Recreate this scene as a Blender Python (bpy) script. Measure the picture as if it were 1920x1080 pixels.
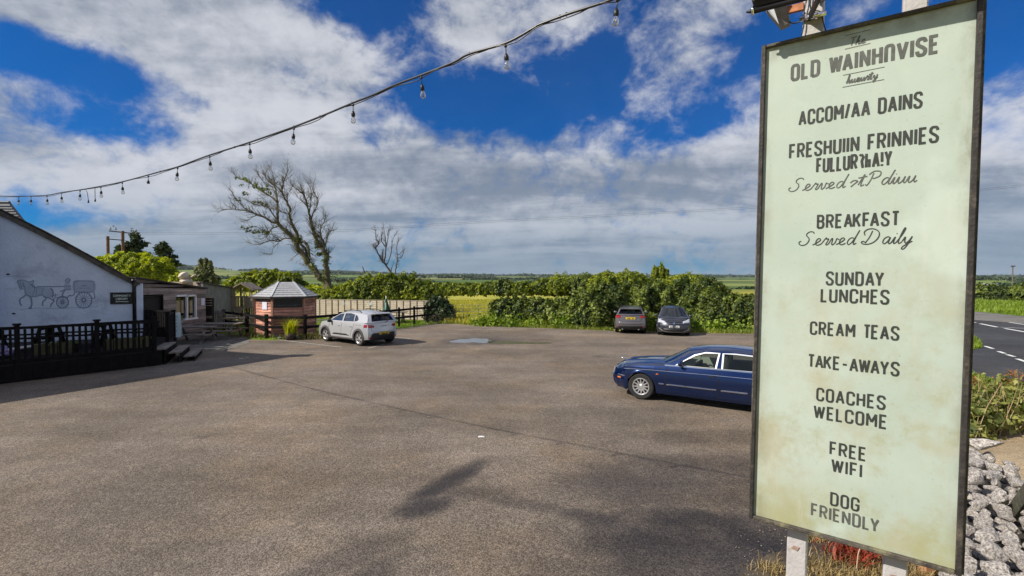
import bpy, bmesh, math, random
import numpy as np
from mathutils import Vector, Matrix
from mathutils.geometry import tessellate_polygon
random.seed(7); rng = np.random.default_rng(7)
R_ = math.radians
for o in list(bpy.data.objects): bpy.data.objects.remove(o)
S = bpy.context.scene; COL = S.collection

# ------------------------------------------------------------------ camera
F = 900.0; CAMZ = 3.0; PITCH = math.atan(18 / F)
cd = bpy.data.cameras.new('camera'); cam = bpy.data.objects.new('camera', cd); COL.objects.link(cam)
cd.sensor_width = 36; cd.lens = 36 * F / 1920; cd.clip_start = .05; cd.clip_end = 20000
cam.location = (0, 0, CAMZ); cam.rotation_euler = (R_(90) - PITCH, 0, 0); S.camera = cam

# ------------------------------------------------------------------ sky, sun, exposure
SUN_AZ = (-.9367, -.3502); SUN_EL = R_(40.2)
w = bpy.data.worlds.new('World'); S.world = w; w.use_nodes = True
nt = w.node_tree; N = nt.nodes; L = nt.links; N.clear()
def nd(t, **k):
    n = N.new(t)
    for a, b in k.items(): setattr(n, a, b)
    return n
sky = nd('ShaderNodeTexSky', sky_type='NISHITA', sun_disc=False, sun_elevation=SUN_EL,
         sun_rotation=math.atan2(SUN_AZ[0], SUN_AZ[1]), altitude=50, air_density=1.0, dust_density=.4, ozone_density=3.5)
def mth(op, a, b=None, c=None):
    n = nd('ShaderNodeMath', operation=op)
    for i, v in enumerate((a, b, c)):
        if v is None: continue
        if isinstance(v, (int, float)): n.inputs[i].default_value = v
        else: L.new(v, n.inputs[i])
    return n.outputs[0]
tc = nd('ShaderNodeTexCoord'); sep = nd('ShaderNodeSeparateXYZ'); L.new(tc.outputs['Generated'], sep.inputs[0])
zc = mth('MAXIMUM', sep.outputs[2], 0.0); den = mth('ADD', zc, .13)
cb = nd('ShaderNodeCombineXYZ'); L.new(mth('DIVIDE', sep.outputs[0], den), cb.inputs[0]); L.new(mth('DIVIDE', sep.outputs[1], den), cb.inputs[1])
def mp(src, loc=(0, 0, 0), rot=(0, 0, 0), sc=(1, 1, 1)):
    m = nd('ShaderNodeMapping'); L.new(src, m.inputs[0]); m.inputs[1].default_value = loc; m.inputs[2].default_value = rot; m.inputs[3].default_value = sc
    return m.outputs[0]
def noise(src, sc, det=6, ro=.55, dist=0.0):
    n = nd('ShaderNodeTexNoise'); L.new(src, n.inputs['Vector']); n.inputs['Scale'].default_value = sc
    n.inputs['Detail'].default_value = det; n.inputs['Roughness'].default_value = ro; n.inputs['Distortion'].default_value = dist
    return n.outputs['Fac']
Pd = mp(tc.outputs['Generated'], loc=(3.1, 1.7, .4), sc=(1, 1, 1.35))
Pc = mp(cb.outputs[0], loc=(3.1, 1.7, 0), rot=(0, 0, R_(25)), sc=(1, 1.25, 1))
big = noise(Pd, 3.1, 9, .60, .35); fine = noise(Pd, 11.5, 8, .62, .3); puff = noise(Pd, 26, 6, .6, .2)
def pixdir(px, py):
    d = Vector(((px - 960) / F, 1, (540 - py) / F)); d.rotate(Matrix.Rotation(-PITCH, 3, 'X')); return d.normalized()
dens = mth('ADD', mth('ADD', mth('MULTIPLY', mth('SUBTRACT', big, .5), 2.5), mth('MULTIPLY', mth('SUBTRACT', fine, .5), 1.9)), mth('MULTIPLY', mth('SUBTRACT', puff, .5), .7))
BLOBS = [(1000, 195, .25, .095, -1.05), (1330, 235, .15, .045, -.85), (800, 200, .10, .05, -.6), (700, 255, .05, .03, -.4), (1120, 110, .07, .05, -.45), (1400, 130, .07, .09, -.6),
         (90, 108, .15, .036, -1.1), (180, 212, .12, .05, -1.0), (20, 85, .05, .03, -.5), (700, 8, .10, .05, -.9), (560, 130, .06, .05, -.5), (1880, 230, .07, .24, -.8), (520, 10, .06, .03, -.3), (1200, 20, .07, .04, -.5),
         (600, 80, .14, .08, .45), (400, 190, .14, .09, .30), (250, 20, .34, .07, .65), (60, 20, .2, .06, .4), (480, 100, .12, .08, .45), (880, 60, .09, .07, .35), (1220, 115, .11, .06, .30), (1320, 60, .1, .05, .15), (930, 60, .08, .06, .3), (1050, 50, .08, .05, .25), (1880, 430, .2, .10, .3), (1650, 60, .12, .12, -.4), (90, 402, .12, .03, -.75), (480, 505, .3, .022, -.55), (1290, 505, .3, .02, -.4), (1880, 520, .1, .03, -.3), (620, 470, .1, .03, -.3)]
for (bx, by, sx, sy, am) in BLOBS:                       # large cloud banks and gaps, each at its own place in the sky
    d = pixdir(bx, by); az = math.atan2(d.x, d.y)
    rotm = Matrix.Rotation(az, 3, 'Z')
    vr = nd('ShaderNodeVectorRotate', rotation_type='Z_AXIS'); L.new(tc.outputs['Generated'], vr.inputs['Vector']); vr.inputs['Angle'].default_value = az
    s2 = nd('ShaderNodeSeparateXYZ'); L.new(vr.outputs[0], s2.inputs[0])
    ex = mth('DIVIDE', s2.outputs[0], sx); ez = mth('DIVIDE', mth('SUBTRACT', s2.outputs[2], d.z), sy)
    q = mth('ADD', mth('MULTIPLY', ex, ex), mth('MULTIPLY', ez, ez))
    g = mth('MULTIPLY', mth('EXPONENT', mth('MULTIPLY', q, -1.0)), mth('GREATER_THAN', s2.outputs[1], 0.0))
    dens = mth('MULTIPLY_ADD', g, am, dens)
low = nd('ShaderNodeMapRange', interpolation_type='SMOOTHSTEP'); L.new(sep.outputs[2], low.inputs[0])
low.inputs[1].default_value = .36; low.inputs[2].default_value = .24; low.inputs[3].default_value = .30; low.inputs[4].default_value = .95
dens = mth('ADD', dens, low.outputs[0])
cov = nd('ShaderNodeMapRange', interpolation_type='SMOOTHSTEP'); L.new(dens, cov.inputs[0])
cov.inputs[1].default_value = -.20; cov.inputs[2].default_value = .74; cov.inputs[3].default_value = .02; cov.inputs[4].default_value = .95
# cloud colour: white tops, blue-grey bellies in flat bands near the horizon
P2 = mp(cb.outputs[0], loc=(9, 4, 0), rot=(0, 0, R_(-8)), sc=(.55, 1.1, 1)); band = noise(P2, .9, 7, .58, .3)
bd = nd('ShaderNodeMapRange', interpolation_type='SMOOTHSTEP'); L.new(mth('ADD', mth('MULTIPLY', band, .64), mth('ADD', mth('MULTIPLY', fine, .24), mth('MULTIPLY', puff, .12))), bd.inputs[0]); bd.inputs[1].default_value = .38; bd.inputs[2].default_value = .60
cr = nd('ShaderNodeMix', data_type='RGBA'); L.new(bd.outputs[0], cr.inputs['Factor'])
cr.inputs[6].default_value = (2.0, 2.4, 3.05, 1); cr.inputs[7].default_value = (5.7, 5.85, 6.3, 1)
hz = nd('ShaderNodeMapRange', interpolation_type='SMOOTHSTEP'); L.new(sep.outputs[2], hz.inputs[0])
hz.inputs[1].default_value = .2; hz.inputs[2].default_value = .0; hz.inputs[3].default_value = 0; hz.inputs[4].default_value = .85
cr2 = nd('ShaderNodeMix', data_type='RGBA'); L.new(hz.outputs[0], cr2.inputs['Factor']); L.new(cr.outputs[2], cr2.inputs[6]); cr2.inputs[7].default_value = (1.9, 2.6, 3.4, 1)
tint = nd('ShaderNodeMix', data_type='RGBA', blend_type='MULTIPLY'); tint.inputs['Factor'].default_value = 1
L.new(sky.outputs[0], tint.inputs[6]); tint.inputs[7].default_value = (.02, .35, .76, 1)
mx = nd('ShaderNodeMix', data_type='RGBA'); L.new(cov.outputs[0], mx.inputs['Factor']); L.new(tint.outputs[2], mx.inputs[6]); L.new(cr2.outputs[2], mx.inputs[7])
bg = nd('ShaderNodeBackground'); bg.inputs['Strength'].default_value = .10; L.new(mx.outputs[2], bg.inputs[0])
wo = nd('ShaderNodeOutputWorld'); L.new(bg.outputs[0], wo.inputs[0])
w.cycles.sampling_method = 'MANUAL'; w.cycles.sample_map_resolution = 512

sl = bpy.data.lights.new('sun', 'SUN'); sl.energy = 5.0; sl.angle = R_(.55); sl.color = (1, .93, .82)
so = bpy.data.objects.new('sun', sl); COL.objects.link(so)
SD = Vector((SUN_AZ[0] * math.cos(SUN_EL), SUN_AZ[1] * math.cos(SUN_EL), math.sin(SUN_EL))).normalized()
so.rotation_euler = SD.to_track_quat('Z', 'Y').to_euler(); so.location = SD * 60
V = S.view_settings; V.view_transform = 'Standard'; V.look = 'None'; V.exposure = 0.22; V.gamma = 1.0; V.use_curve_mapping = False
S.render.engine = 'CYCLES'; S.cycles.use_denoising = True; S.cycles.max_bounces = 6; S.cycles.transparent_max_bounces = 12
S.cycles.volume_bounces = 0; S.cycles.caustics_reflective = False; S.cycles.caustics_refractive = False; S.cycles.sample_clamp_indirect = 6

# ------------------------------------------------------------------ helpers
def pray(px, py):
    d = Vector(((px - 960) / F, 1, (540 - py) / F)); d.rotate(Matrix.Rotation(-PITCH, 3, 'X')); return d
def G(px, py, z=0.0):                     # the point at height z seen at a pixel of the photograph
    d = pray(px, py); t = (z - CAMZ) / d.z; return Vector((d.x * t, d.y * t, z))
def A(px, py, Y):                         # the point at distance Y seen at a pixel
    d = pray(px, py); t = Y / d.y; return Vector((d.x * t, Y, CAMZ + d.z * t))
def sm(a, b, x):
    t = min(1, max(0, (x - a) / (b - a))); return t * t * (3 - 2 * t)
def tag(o, label=None, cat=None, group=None, kind=None):
    if label: o['label'] = label
    if cat: o['category'] = cat
    if group: o['group'] = group
    if kind: o['kind'] = kind
    return o
def empty(name, loc=(0, 0, 0), rz=0.0, label=None, cat=None, group=None):
    o = bpy.data.objects.new(name, None); COL.objects.link(o); o.location = loc; o.rotation_euler = (0, 0, rz); o.empty_display_size = .2
    return tag(o, label, cat, group)
def kids(o): return [c for c in o.children]
def copy_tree(o, parent=None):
    c = o.copy(); COL.objects.link(c)
    if parent is not None:
        c.parent = parent
    for ch in kids(o): copy_tree(ch, c)
    return c
def link(name, me, parent=None):
    o = bpy.data.objects.new(name, me); COL.objects.link(o)
    if parent is not None: o.parent = parent
    return o

class MB:
    def __init__(s): s.v = []; s.f = []; s.m = []; s.mi = 0
    def add(s, vs, fs):
        b = len(s.v); s.v += [tuple(v) for v in vs]; s.f += [tuple(b + i for i in f) for f in fs]; s.m += [s.mi] * len(fs); return s
    def box(s, c, d, rz=0.0, M=None, taper=1.0):
        x, y, z = (k / 2 for k in d); vs = []
        for zz in (-z, z):
            k = taper if zz > 0 else 1
            vs += [Vector((-x * k, -y * k, zz)), Vector((x * k, -y * k, zz)), Vector((x * k, y * k, zz)), Vector((-x * k, y * k, zz))]
        if M is None: M = Matrix.Rotation(rz, 3, 'Z')
        c = Vector(c); vs = [M @ v + c for v in vs]
        return s.add(vs, [(3, 2, 1, 0), (4, 5, 6, 7), (0, 1, 5, 4), (1, 2, 6, 5), (2, 3, 7, 6), (3, 0, 4, 7)])
    def bar(s, a, b, wd, th, up=(0, 0, 1)):       # a box from a to b
        a = Vector(a); b = Vector(b); d = b - a; l = d.length; d.normalize(); u = Vector(up)
        if abs(d.dot(u)) > .98: u = Vector((1, 0, 0))
        sd = d.cross(u).normalized(); u = sd.cross(d).normalized()
        M = Matrix((d, sd, u)).transposed(); return s.box((a + b) / 2, (l, wd, th), M=M)
    def tube(s, pts, r, n=6, cap=True):
        pts = [Vector(p) for p in pts]; rr = r if isinstance(r, (list, tuple)) else [r] * len(pts); b = len(s.v); up = Vector((.13, .21, 1)).normalized()
        for i, p in enumerate(pts):
            d = (pts[min(i + 1, len(pts) - 1)] - pts[max(i - 1, 0)])
            d = d.normalized() if d.length > 1e-9 else Vector((0, 0, 1))
            if abs(d.dot(up)) > .95: x = d.cross(Vector((1, .1, 0))).normalized()
            else: x = d.cross(up).normalized()
            y = d.cross(x).normalized()
            for k in range(n):
                a = 2 * math.pi * k / n; s.v.append(tuple(p + (x * math.cos(a) + y * math.sin(a)) * rr[i]))
        for i in range(len(pts) - 1):
            for k in range(n):
                k2 = (k + 1) % n; s.f.append((b + i * n + k, b + i * n + k2, b + (i + 1) * n + k2, b + (i + 1) * n + k)); s.m.append(s.mi)
        if cap and n > 2:
            s.f.append(tuple(b + k for k in range(n))[::-1]); s.m.append(s.mi); e = b + (len(pts) - 1) * n; s.f.append(tuple(e + k for k in range(n))); s.m.append(s.mi)
        return s
    def prism(s, poly, h0, h1, fn=None):          # poly in (x, y) extruded from h0 to h1; fn maps (x, y, h) to a point
        fn = fn or (lambda x, y, h: (x, y, h)); n = len(poly)
        vs = [fn(x, y, h0) for x, y in poly] + [fn(x, y, h1) for x, y in poly]
        return s.add(vs, [tuple(range(n))[::-1], tuple(range(n, 2 * n))] + [(i, (i + 1) % n, n + (i + 1) % n, n + i) for i in range(n)])
    def lathe(s, prof, c=(0, 0, 0), ax='z', n=16, M=None):  # prof: (radius, height)
        b = len(s.v); c = Vector(c)
        for r, h in prof:
            for k in range(n):
                a = 2 * math.pi * k / n; p = Vector((r * math.cos(a), r * math.sin(a), h))
                if ax == 'y': p = Vector((p.x, p.z, p.y))
                if ax == 'x': p = Vector((p.z, p.x, p.y))
                if M is not None: p = M @ p
                s.v.append(tuple(p + c))
        for i in range(len(prof) - 1):
            for k in range(n):
                k2 = (k + 1) % n; s.f.append((b + i * n + k, b + i * n + k2, b + (i + 1) * n + k2, b + (i + 1) * n + k)); s.m.append(s.mi)
        return s
    def mesh(s, name, mats, smooth=False, ang=None):
        me = bpy.data.meshes.new(name); me.from_pydata(s.v, [], s.f)
        for m in (mats if isinstance(mats, (list, tuple)) else [mats]): me.materials.append(m)
        me.polygons.foreach_set('material_index', s.m)
        if smooth: me.polygons.foreach_set('use_smooth', [True] * len(s.f))
        me.update(); me.validate()
        if ang is not None: me.set_sharp_from_angle(angle=R_(ang))
        return me
    def build(s, name, mats, parent=None, smooth=False, ang=None, bev=0.0):
        o = link(name, s.mesh(name, mats, smooth, ang), parent)
        if bev: 
            b = o.modifiers.new('b', 'BEVEL'); b.width = bev; b.segments = 1; b.limit_method = 'ANGLE'
        return o

# ------------------------------------------------------------------ materials
MC = {}
def mat(name, col, rough=.7, var=.25, sc=3.0, bump=0.0, bsc=40.0, metal=0.0, spec=.4, coat=0.0, dirt=None, dsc=1.5, dth=.55, stretch=None, em=0.0, ov=0.0):
    if name in MC: return MC[name]
    m = bpy.data.materials.new(name); MC[name] = m; m.use_nodes = True; n = m.node_tree.nodes; l = m.node_tree.links; b = n['Principled BSDF']
    b.inputs['Roughness'].default_value = rough; b.inputs['Metallic'].default_value = metal; b.inputs['Specular IOR Level'].default_value = spec
    b.inputs['Coat Weight'].default_value = coat; b.inputs['Coat Roughness'].default_value = .04
    t = n.new('ShaderNodeTexCoord'); src = t.outputs['Object']
    if stretch:
        q = n.new('ShaderNodeMapping'); l.new(src, q.inputs[0]); q.inputs[3].default_value = stretch; src = q.outputs[0]
    z = n.new('ShaderNodeTexNoise'); l.new(src, z.inputs[0]); z.inputs['Scale'].default_value = sc; z.inputs['Detail'].default_value = 6; z.inputs['Roughness'].default_value = .65
    r = n.new('ShaderNodeMapRange'); l.new(z.outputs[0], r.inputs[0]); r.inputs[1].default_value = .3; r.inputs[2].default_value = .7
    x = n.new('ShaderNodeMix'); x.data_type = 'RGBA'; l.new(r.outputs[0], x.inputs['Factor'])
    x.inputs[6].default_value = tuple(max(0, c * (1 - var)) for c in col) + (1,); x.inputs[7].default_value = tuple(c * (1 + var) for c in col) + (1,)
    out = x.outputs[2]
    if dirt:
        z2 = n.new('ShaderNodeTexNoise'); l.new(t.outputs['Object'], z2.inputs[0]); z2.inputs['Scale'].default_value = dsc; z2.inputs['Detail'].default_value = 7; z2.inputs['Roughness'].default_value = .7
        r2 = n.new('ShaderNodeMapRange'); l.new(z2.outputs[0], r2.inputs[0]); r2.inputs[1].default_value = dth; r2.inputs[2].default_value = dth + .15; r2.inputs[4].default_value = .8
        x2 = n.new('ShaderNodeMix'); x2.data_type = 'RGBA'; l.new(r2.outputs[0], x2.inputs['Factor']); l.new(out, x2.inputs[6]); x2.inputs[7].default_value = tuple(dirt) + (1,); out = x2.outputs[2]
    if ov:                                   # each plank or board has its own tone
        oi = n.new('ShaderNodeObjectInfo'); r4 = n.new('ShaderNodeMapRange'); l.new(oi.outputs['Random'], r4.inputs[0]); r4.inputs[3].default_value = 1 - ov; r4.inputs[4].default_value = 1 + ov
        sv = n.new('ShaderNodeVectorMath'); sv.operation = 'SCALE'; l.new(out, sv.inputs[0]); l.new(r4.outputs[0], sv.inputs['Scale']); out = sv.outputs[0]
    l.new(out, b.inputs['Base Color'])
    if bump:
        z3 = n.new('ShaderNodeTexNoise'); l.new(src, z3.inputs[0]); z3.inputs['Scale'].default_value = bsc; z3.inputs['Detail'].default_value = 5
        bp = n.new('ShaderNodeBump'); bp.inputs['Strength'].default_value = min(1, bump); bp.inputs['Distance'].default_value = .02; l.new(z3.outputs[0], bp.inputs['Height']); l.new(bp.outputs[0], b.inputs['Normal'])
    if em:
        b.inputs['Emission Color'].default_value = tuple(col) + (1,); b.inputs['Emission Strength'].default_value = em
    return m
def glass(name, tint=(.8, .85, .85), gloss=1.0):
    if name in MC: return MC[name]
    m = bpy.data.materials.new(name); MC[name] = m; m.use_nodes = True; n = m.node_tree.nodes; l = m.node_tree.links; n.clear()
    o = n.new('ShaderNodeOutputMaterial'); t = n.new('ShaderNodeBsdfTransparent'); t.inputs[0].default_value = tuple(tint) + (1,)
    g = n.new('ShaderNodeBsdfGlossy'); g.inputs['Roughness'].default_value = .02; f = n.new('ShaderNodeFresnel'); f.inputs[0].default_value = 1.5
    k = n.new('ShaderNodeMath'); k.operation = 'MULTIPLY'; k.use_clamp = True; k.inputs[1].default_value = gloss * 1.6; l.new(f.outputs[0], k.inputs[0])
    x = n.new('ShaderNodeMixShader'); l.new(k.outputs[0], x.inputs[0]); l.new(t.outputs[0], x.inputs[1]); l.new(g.outputs[0], x.inputs[2]); l.new(x.outputs[0], o.inputs[0]); return m
def leafmat(name, c0, c1, trans=.35, rough=.5):
    if name in MC: return MC[name]
    m = bpy.data.materials.new(name); MC[name] = m; m.use_nodes = True; n = m.node_tree.nodes; l = m.node_tree.links; n.clear()
    o = n.new('ShaderNodeOutputMaterial'); a = n.new('ShaderNodeAttribute'); a.attribute_name = 'rnd'
    t = n.new('ShaderNodeTexCoord'); z = n.new('ShaderNodeTexNoise'); z.inputs['Scale'].default_value = .55; z.inputs['Detail'].default_value = 3; l.new(t.outputs['Object'], z.inputs[0])
    k = n.new('ShaderNodeMath'); k.operation = 'MULTIPLY_ADD'; l.new(z.outputs[0], k.inputs[0]); k.inputs[1].default_value = 2.4; k.inputs[2].default_value = -1.2
    k2 = n.new('ShaderNodeMath'); k2.operation = 'ADD'; k2.use_clamp = True; l.new(k.outputs[0], k2.inputs[0]); l.new(a.outputs['Fac'], k2.inputs[1])
    x = n.new('ShaderNodeMix'); x.data_type = 'RGBA'; l.new(k2.outputs[0], x.inputs['Factor']); x.inputs[6].default_value = tuple(c0) + (1,); x.inputs[7].default_value = tuple(c1) + (1,)
    p = n.new('ShaderNodeBsdfPrincipled'); p.inputs['Roughness'].default_value = rough; p.inputs['Specular IOR Level'].default_value = .35; l.new(x.outputs[2], p.inputs['Base Color'])
    tr = n.new('ShaderNodeBsdfTranslucent'); hs = n.new('ShaderNodeHueSaturation'); hs.inputs['Value'].default_value = 1.5; hs.inputs['Saturation'].default_value = 1.1; l.new(x.outputs[2], hs.inputs['Color']); l.new(hs.outputs[0], tr.inputs[0])
    ms = n.new('ShaderNodeMixShader'); ms.inputs[0].default_value = trans; l.new(p.outputs[0], ms.inputs[1]); l.new(tr.outputs[0], ms.inputs[2]); l.new(ms.outputs[0], o.inputs[0]); return m

DARKWOOD = mat('dark_stained_timber', (.009, .008, .008), .85, .5, 6, .3, 60, spec=.12)
GREYWOOD = mat('weathered_timber', (.21, .18, .155), .85, .4, 5, .5, 40, dirt=(.07, .065, .05), dsc=2, ov=.25)
PALEWOOD = mat('pale_timber', (.36, .29, .2), .85, .3, 6, .5, 40, dirt=(.2, .17, .11), dsc=3, ov=.2)
BROWNBOARD = mat('brown_boarding', (.24, .195, .18), .85, .55, 3, .4, 60, stretch=(.3, .3, 3), dirt=(.06, .045, .04), dsc=2.5, ov=.4)
REDWOOD = mat('red_cedar_boarding', (.50, .24, .17), .8, .5, 4, .4, 50, stretch=(.5, .5, 2), dirt=(.16, .09, .06), dsc=3, ov=.38)
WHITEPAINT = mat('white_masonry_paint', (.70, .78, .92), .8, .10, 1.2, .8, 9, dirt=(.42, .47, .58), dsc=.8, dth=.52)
WHITE = mat('white_gloss', (.75, .76, .78), .4, .05)
BLACK = mat('black_plastic', (.012, .012, .013), .45, .3)
BLACKM = mat('black_rubber', (.02, .02, .021), .8, .3)
SLATE = mat('grey_slate', (.10, .11, .13), .6, .35, 4, .3, 30)
STEEL = mat('galvanised_steel', (.42, .43, .44), .5, .15, 6, metal=.5)
CHROME = mat('chrome', (.75, .76, .78), .12, .03, metal=1.0)
# ------------------------------------------------------------------ vegetation helpers
def leaf_mesh(name, pts, nrm, size, mat_, fold=True, aspect=1.5, rndv=None, up=.25, spread=.9):
    n = len(pts); nrm = nrm + rng.normal(0, spread * .6, (n, 3)); nrm[:, 2] += up
    nrm /= np.linalg.norm(nrm, axis=1)[:, None] + 1e-9
    a = rng.normal(0, 1, (n, 3)); t = np.cross(nrm, a); t /= np.linalg.norm(t, axis=1)[:, None] + 1e-9; b = np.cross(nrm, t)
    s = (size * rng.uniform(.6, 1.35, n))[:, None]
    # a pointed leaf folded along its midrib: 5 corners, 2 quads
    p0 = pts - t * s * .5 * aspect; p2 = pts + t * s * .5 * aspect
    p1 = pts + b * s * .5 + nrm * s * .18; p3 = pts - b * s * .5 + nrm * s * .18
    V_ = np.stack([p0, p1, p2, p3], 1).reshape(-1, 3); base = np.arange(n) * 4
    me = bpy.data.meshes.new(name); me.vertices.add(n * 4); me.vertices.foreach_set('co', V_.ravel())
    tri = np.stack([base, base + 1, base + 2, base, base + 2, base + 3], 1).reshape(-1)
    me.loops.add(n * 6); me.loops.foreach_set('vertex_index', tri.astype(np.int32)); me.polygons.add(n * 2)
    me.polygons.foreach_set('loop_start', np.arange(0, n * 6, 3, dtype=np.int32)); me.update(calc_edges=True)
    at = me.attributes.new('rnd', 'FLOAT', 'POINT'); r = rng.uniform(0, 1, n) if rndv is None else rndv
    at.data.foreach_set('value', np.repeat(r, 4).astype(np.float32)); me.materials.append(mat_); return me
def blob_points(blobs, n, lo=.70, jit=.24):     # points through the outer layers of overlapping lumps
    vol = np.array([b[3] * b[4] + b[4] * b[5] + b[3] * b[5] for b in blobs]); cnt = rng.multinomial(n, vol / vol.sum()); P_ = []; N_ = []
    for b, c in zip(blobs, cnt):
        d = rng.normal(0, 1, (c, 3)); d /= np.linalg.norm(d, axis=1)[:, None]; d[:, 2] = np.where(d[:, 2] < -.5, -d[:, 2], d[:, 2])
        ph = rng.uniform(0, 6.28, 6); lump = 1 + jit * (np.sin(d[:, 0] * 7 + ph[0]) * np.sin(d[:, 1] * 7 + ph[1]) + np.sin(d[:, 2] * 9 + ph[2]) * .6 * np.sin(d[:, 0] * 13 + ph[3]))
        r = rng.uniform(lo, 1.0, c) ** .6 * lump * (1 + (rng.uniform(0, 1, c) > .96) * rng.uniform(0, .14, c))
        P_.append(np.array(b[:3]) + d * r[:, None] * np.array(b[3:6])); N_.append(d / np.array(b[3:6]) * min(b[3:6]))
    P_ = np.concatenate(P_); N_ = np.concatenate(N_); k = P_[:, 2] > .02; return P_[k], N_[k]
HEDGE = leafmat('hedge_leaves', (.018, .042, .010), (.27, .325, .06), .32)
YELLOWLEAF = leafmat('yellow_green_leaves', (.14, .19, .012), (.46, .50, .03), .45)
MIDLEAF = leafmat('mid_green_leaves', (.06, .10, .012), (.36, .40, .04), .4)
DARKLEAF = leafmat('dark_green_leaves', (.012, .028, .010), (.06, .09, .025), .15)
FIELDLEAF = leafmat('meadow_grass', (.26, .29, .03), (.55, .48, .08), .4)
GRASSM = leafmat('lawn_grass', (.12, .18, .012), (.27, .36, .04), .35)
DRYM = leafmat('dry_grass', (.20, .14, .05), (.5, .38, .17), .3)
RUSTM = leafmat('rusty_red_plant', (.12, .018, .008), (.42, .07, .03), .2)
FARLEAF = leafmat('far_tree_leaves', (.02, .045, .018), (.07, .11, .035), .2)
BARK = mat('bark', (.12, .10, .065), .9, .5, 5, .8, 25, dirt=(.14, .17, .04), dsc=2.2, dth=.52)
DEADBARK = mat('dead_bark', (.075, .055, .04), .9, .4, 5, .6, 25)

def bush(name, label, blobs, n, size, m, cat='bush', group=None, stems=True, kind=None, **k):
    c = np.array([b[:3] for b in blobs]).mean(0); c[2] = 0; base = Vector(c)
    bl = [tuple(np.array(b[:3]) - c) + tuple(b[3:6]) for b in blobs]
    e = empty(name, base, 0, label, cat, group)
    P_, N_ = blob_points(bl, n); link('foliage', leaf_mesh('foliage', P_, N_, size, m, **k), e)
    # inner twiggy mass so that daylight does not pass straight through
    P2_, N2_ = blob_points(bl, max(60, n // 8), .45, .05); P2_ = P2_ * np.array([.92, .92, .88])
    link('inner_foliage', leaf_mesh('inner_foliage', P2_, N2_, size * 2.4, m, **k), e)
    if stems:
        mb = MB()
        for b in bl:
            for _ in range(3):
                x, y = b[0] + random.uniform(-.4, .4) * b[3], b[1] + random.uniform(-.4, .4) * b[4]
                mb.tube([(x, y, 0), (x + random.uniform(-.2, .2), y + random.uniform(-.2, .2), b[2] * .6), (b[0] + random.uniform(-.5, .5) * b[3], b[1] + random.uniform(-.5, .5) * b[4], b[2] + b[5] * .5)], [.05, .035, .012], 5)
        mb.build('trunk', BARK, e, True)
    return e
def blades(name, pts, h, m, wd=.012, lean=.5, parent=None, n_per=1):
    n = len(pts) * n_per; base = np.repeat(pts, n_per, 0) + np.concatenate([rng.normal(0, .03 if n_per > 1 else 0, (n, 2)), np.zeros((n, 1))], 1)
    a = rng.uniform(0, 6.283, n); hh = h * rng.uniform(.45, 1.25, n); dx = np.stack([np.cos(a), np.sin(a), np.zeros(n)], 1); sx = np.stack([-np.sin(a), np.cos(a), np.zeros(n)], 1)
    ln = lean * rng.uniform(.2, 1, n); mid = base + dx * (hh * ln * .3)[:, None] + np.array([0, 0, 1]) * (hh * .6)[:, None]; tip = base + dx * (hh * ln)[:, None] + np.array([0, 0, 1]) * hh[:, None]
    ww = wd * rng.uniform(.7, 1.4, n)[:, None]
    V_ = np.stack([base - sx * ww, base + sx * ww, mid + sx * ww * .8, mid - sx * ww * .8, tip], 1).reshape(-1, 3); k = np.arange(n) * 5
    idx = np.stack([k, k + 1, k + 2, k, k + 2, k + 3, k + 3, k + 2, k + 4], 1).reshape(-1)
    me = bpy.data.meshes.new(name); me.vertices.add(n * 5); me.vertices.foreach_set('co', V_.ravel()); me.loops.add(n * 9); me.loops.foreach_set('vertex_index', idx.astype(np.int32))
    me.polygons.add(n * 3); me.polygons.foreach_set('loop_start', np.arange(0, n * 9, 3, dtype=np.int32)); me.update(calc_edges=True)
    at = me.attributes.new('rnd', 'FLOAT', 'POINT'); at.data.foreach_set('value', np.repeat(rng.uniform(0, 1, n), 5).astype(np.float32)); me.materials.append(m)
    return link(name, me, parent)
def scatter_poly(poly, n):                       # random points inside a polygon
    xs = [p[0] for p in poly]; ys = [p[1] for p in poly]; out = []; k = len(poly)
    P_ = rng.uniform([min(xs), min(ys)], [max(xs), max(ys)], (n * 3, 2)); ins = np.zeros(len(P_), bool); j = k - 1
    for i in range(k):
        xi, yi = poly[i][:2]; xj, yj = poly[j][:2]
        c = ((yi > P_[:, 1]) != (yj > P_[:, 1])) & (P_[:, 0] < (xj - xi) * (P_[:, 1] - yi) / (yj - yi + 1e-12) + xi); ins ^= c; j = i
    P_ = P_[ins][:n]; return np.concatenate([P_, np.zeros((len(P_), 1))], 1)
def sheet(name, poly, z, m, kind='structure', label=None, th=0.0):
    mb = MB(); vs = [Vector((p[0], p[1], 0)) for p in poly]; tr = tessellate_polygon([vs])
    mb.add([(p[0], p[1], z) for p in poly], [t if (vs[t[1]] - vs[t[0]]).cross(vs[t[2]] - vs[t[0]]).z > 0 else t[::-1] for t in tr])
    o = mb.build(name, m); o['kind'] = kind
    if label: o['label'] = label
    return o

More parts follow.
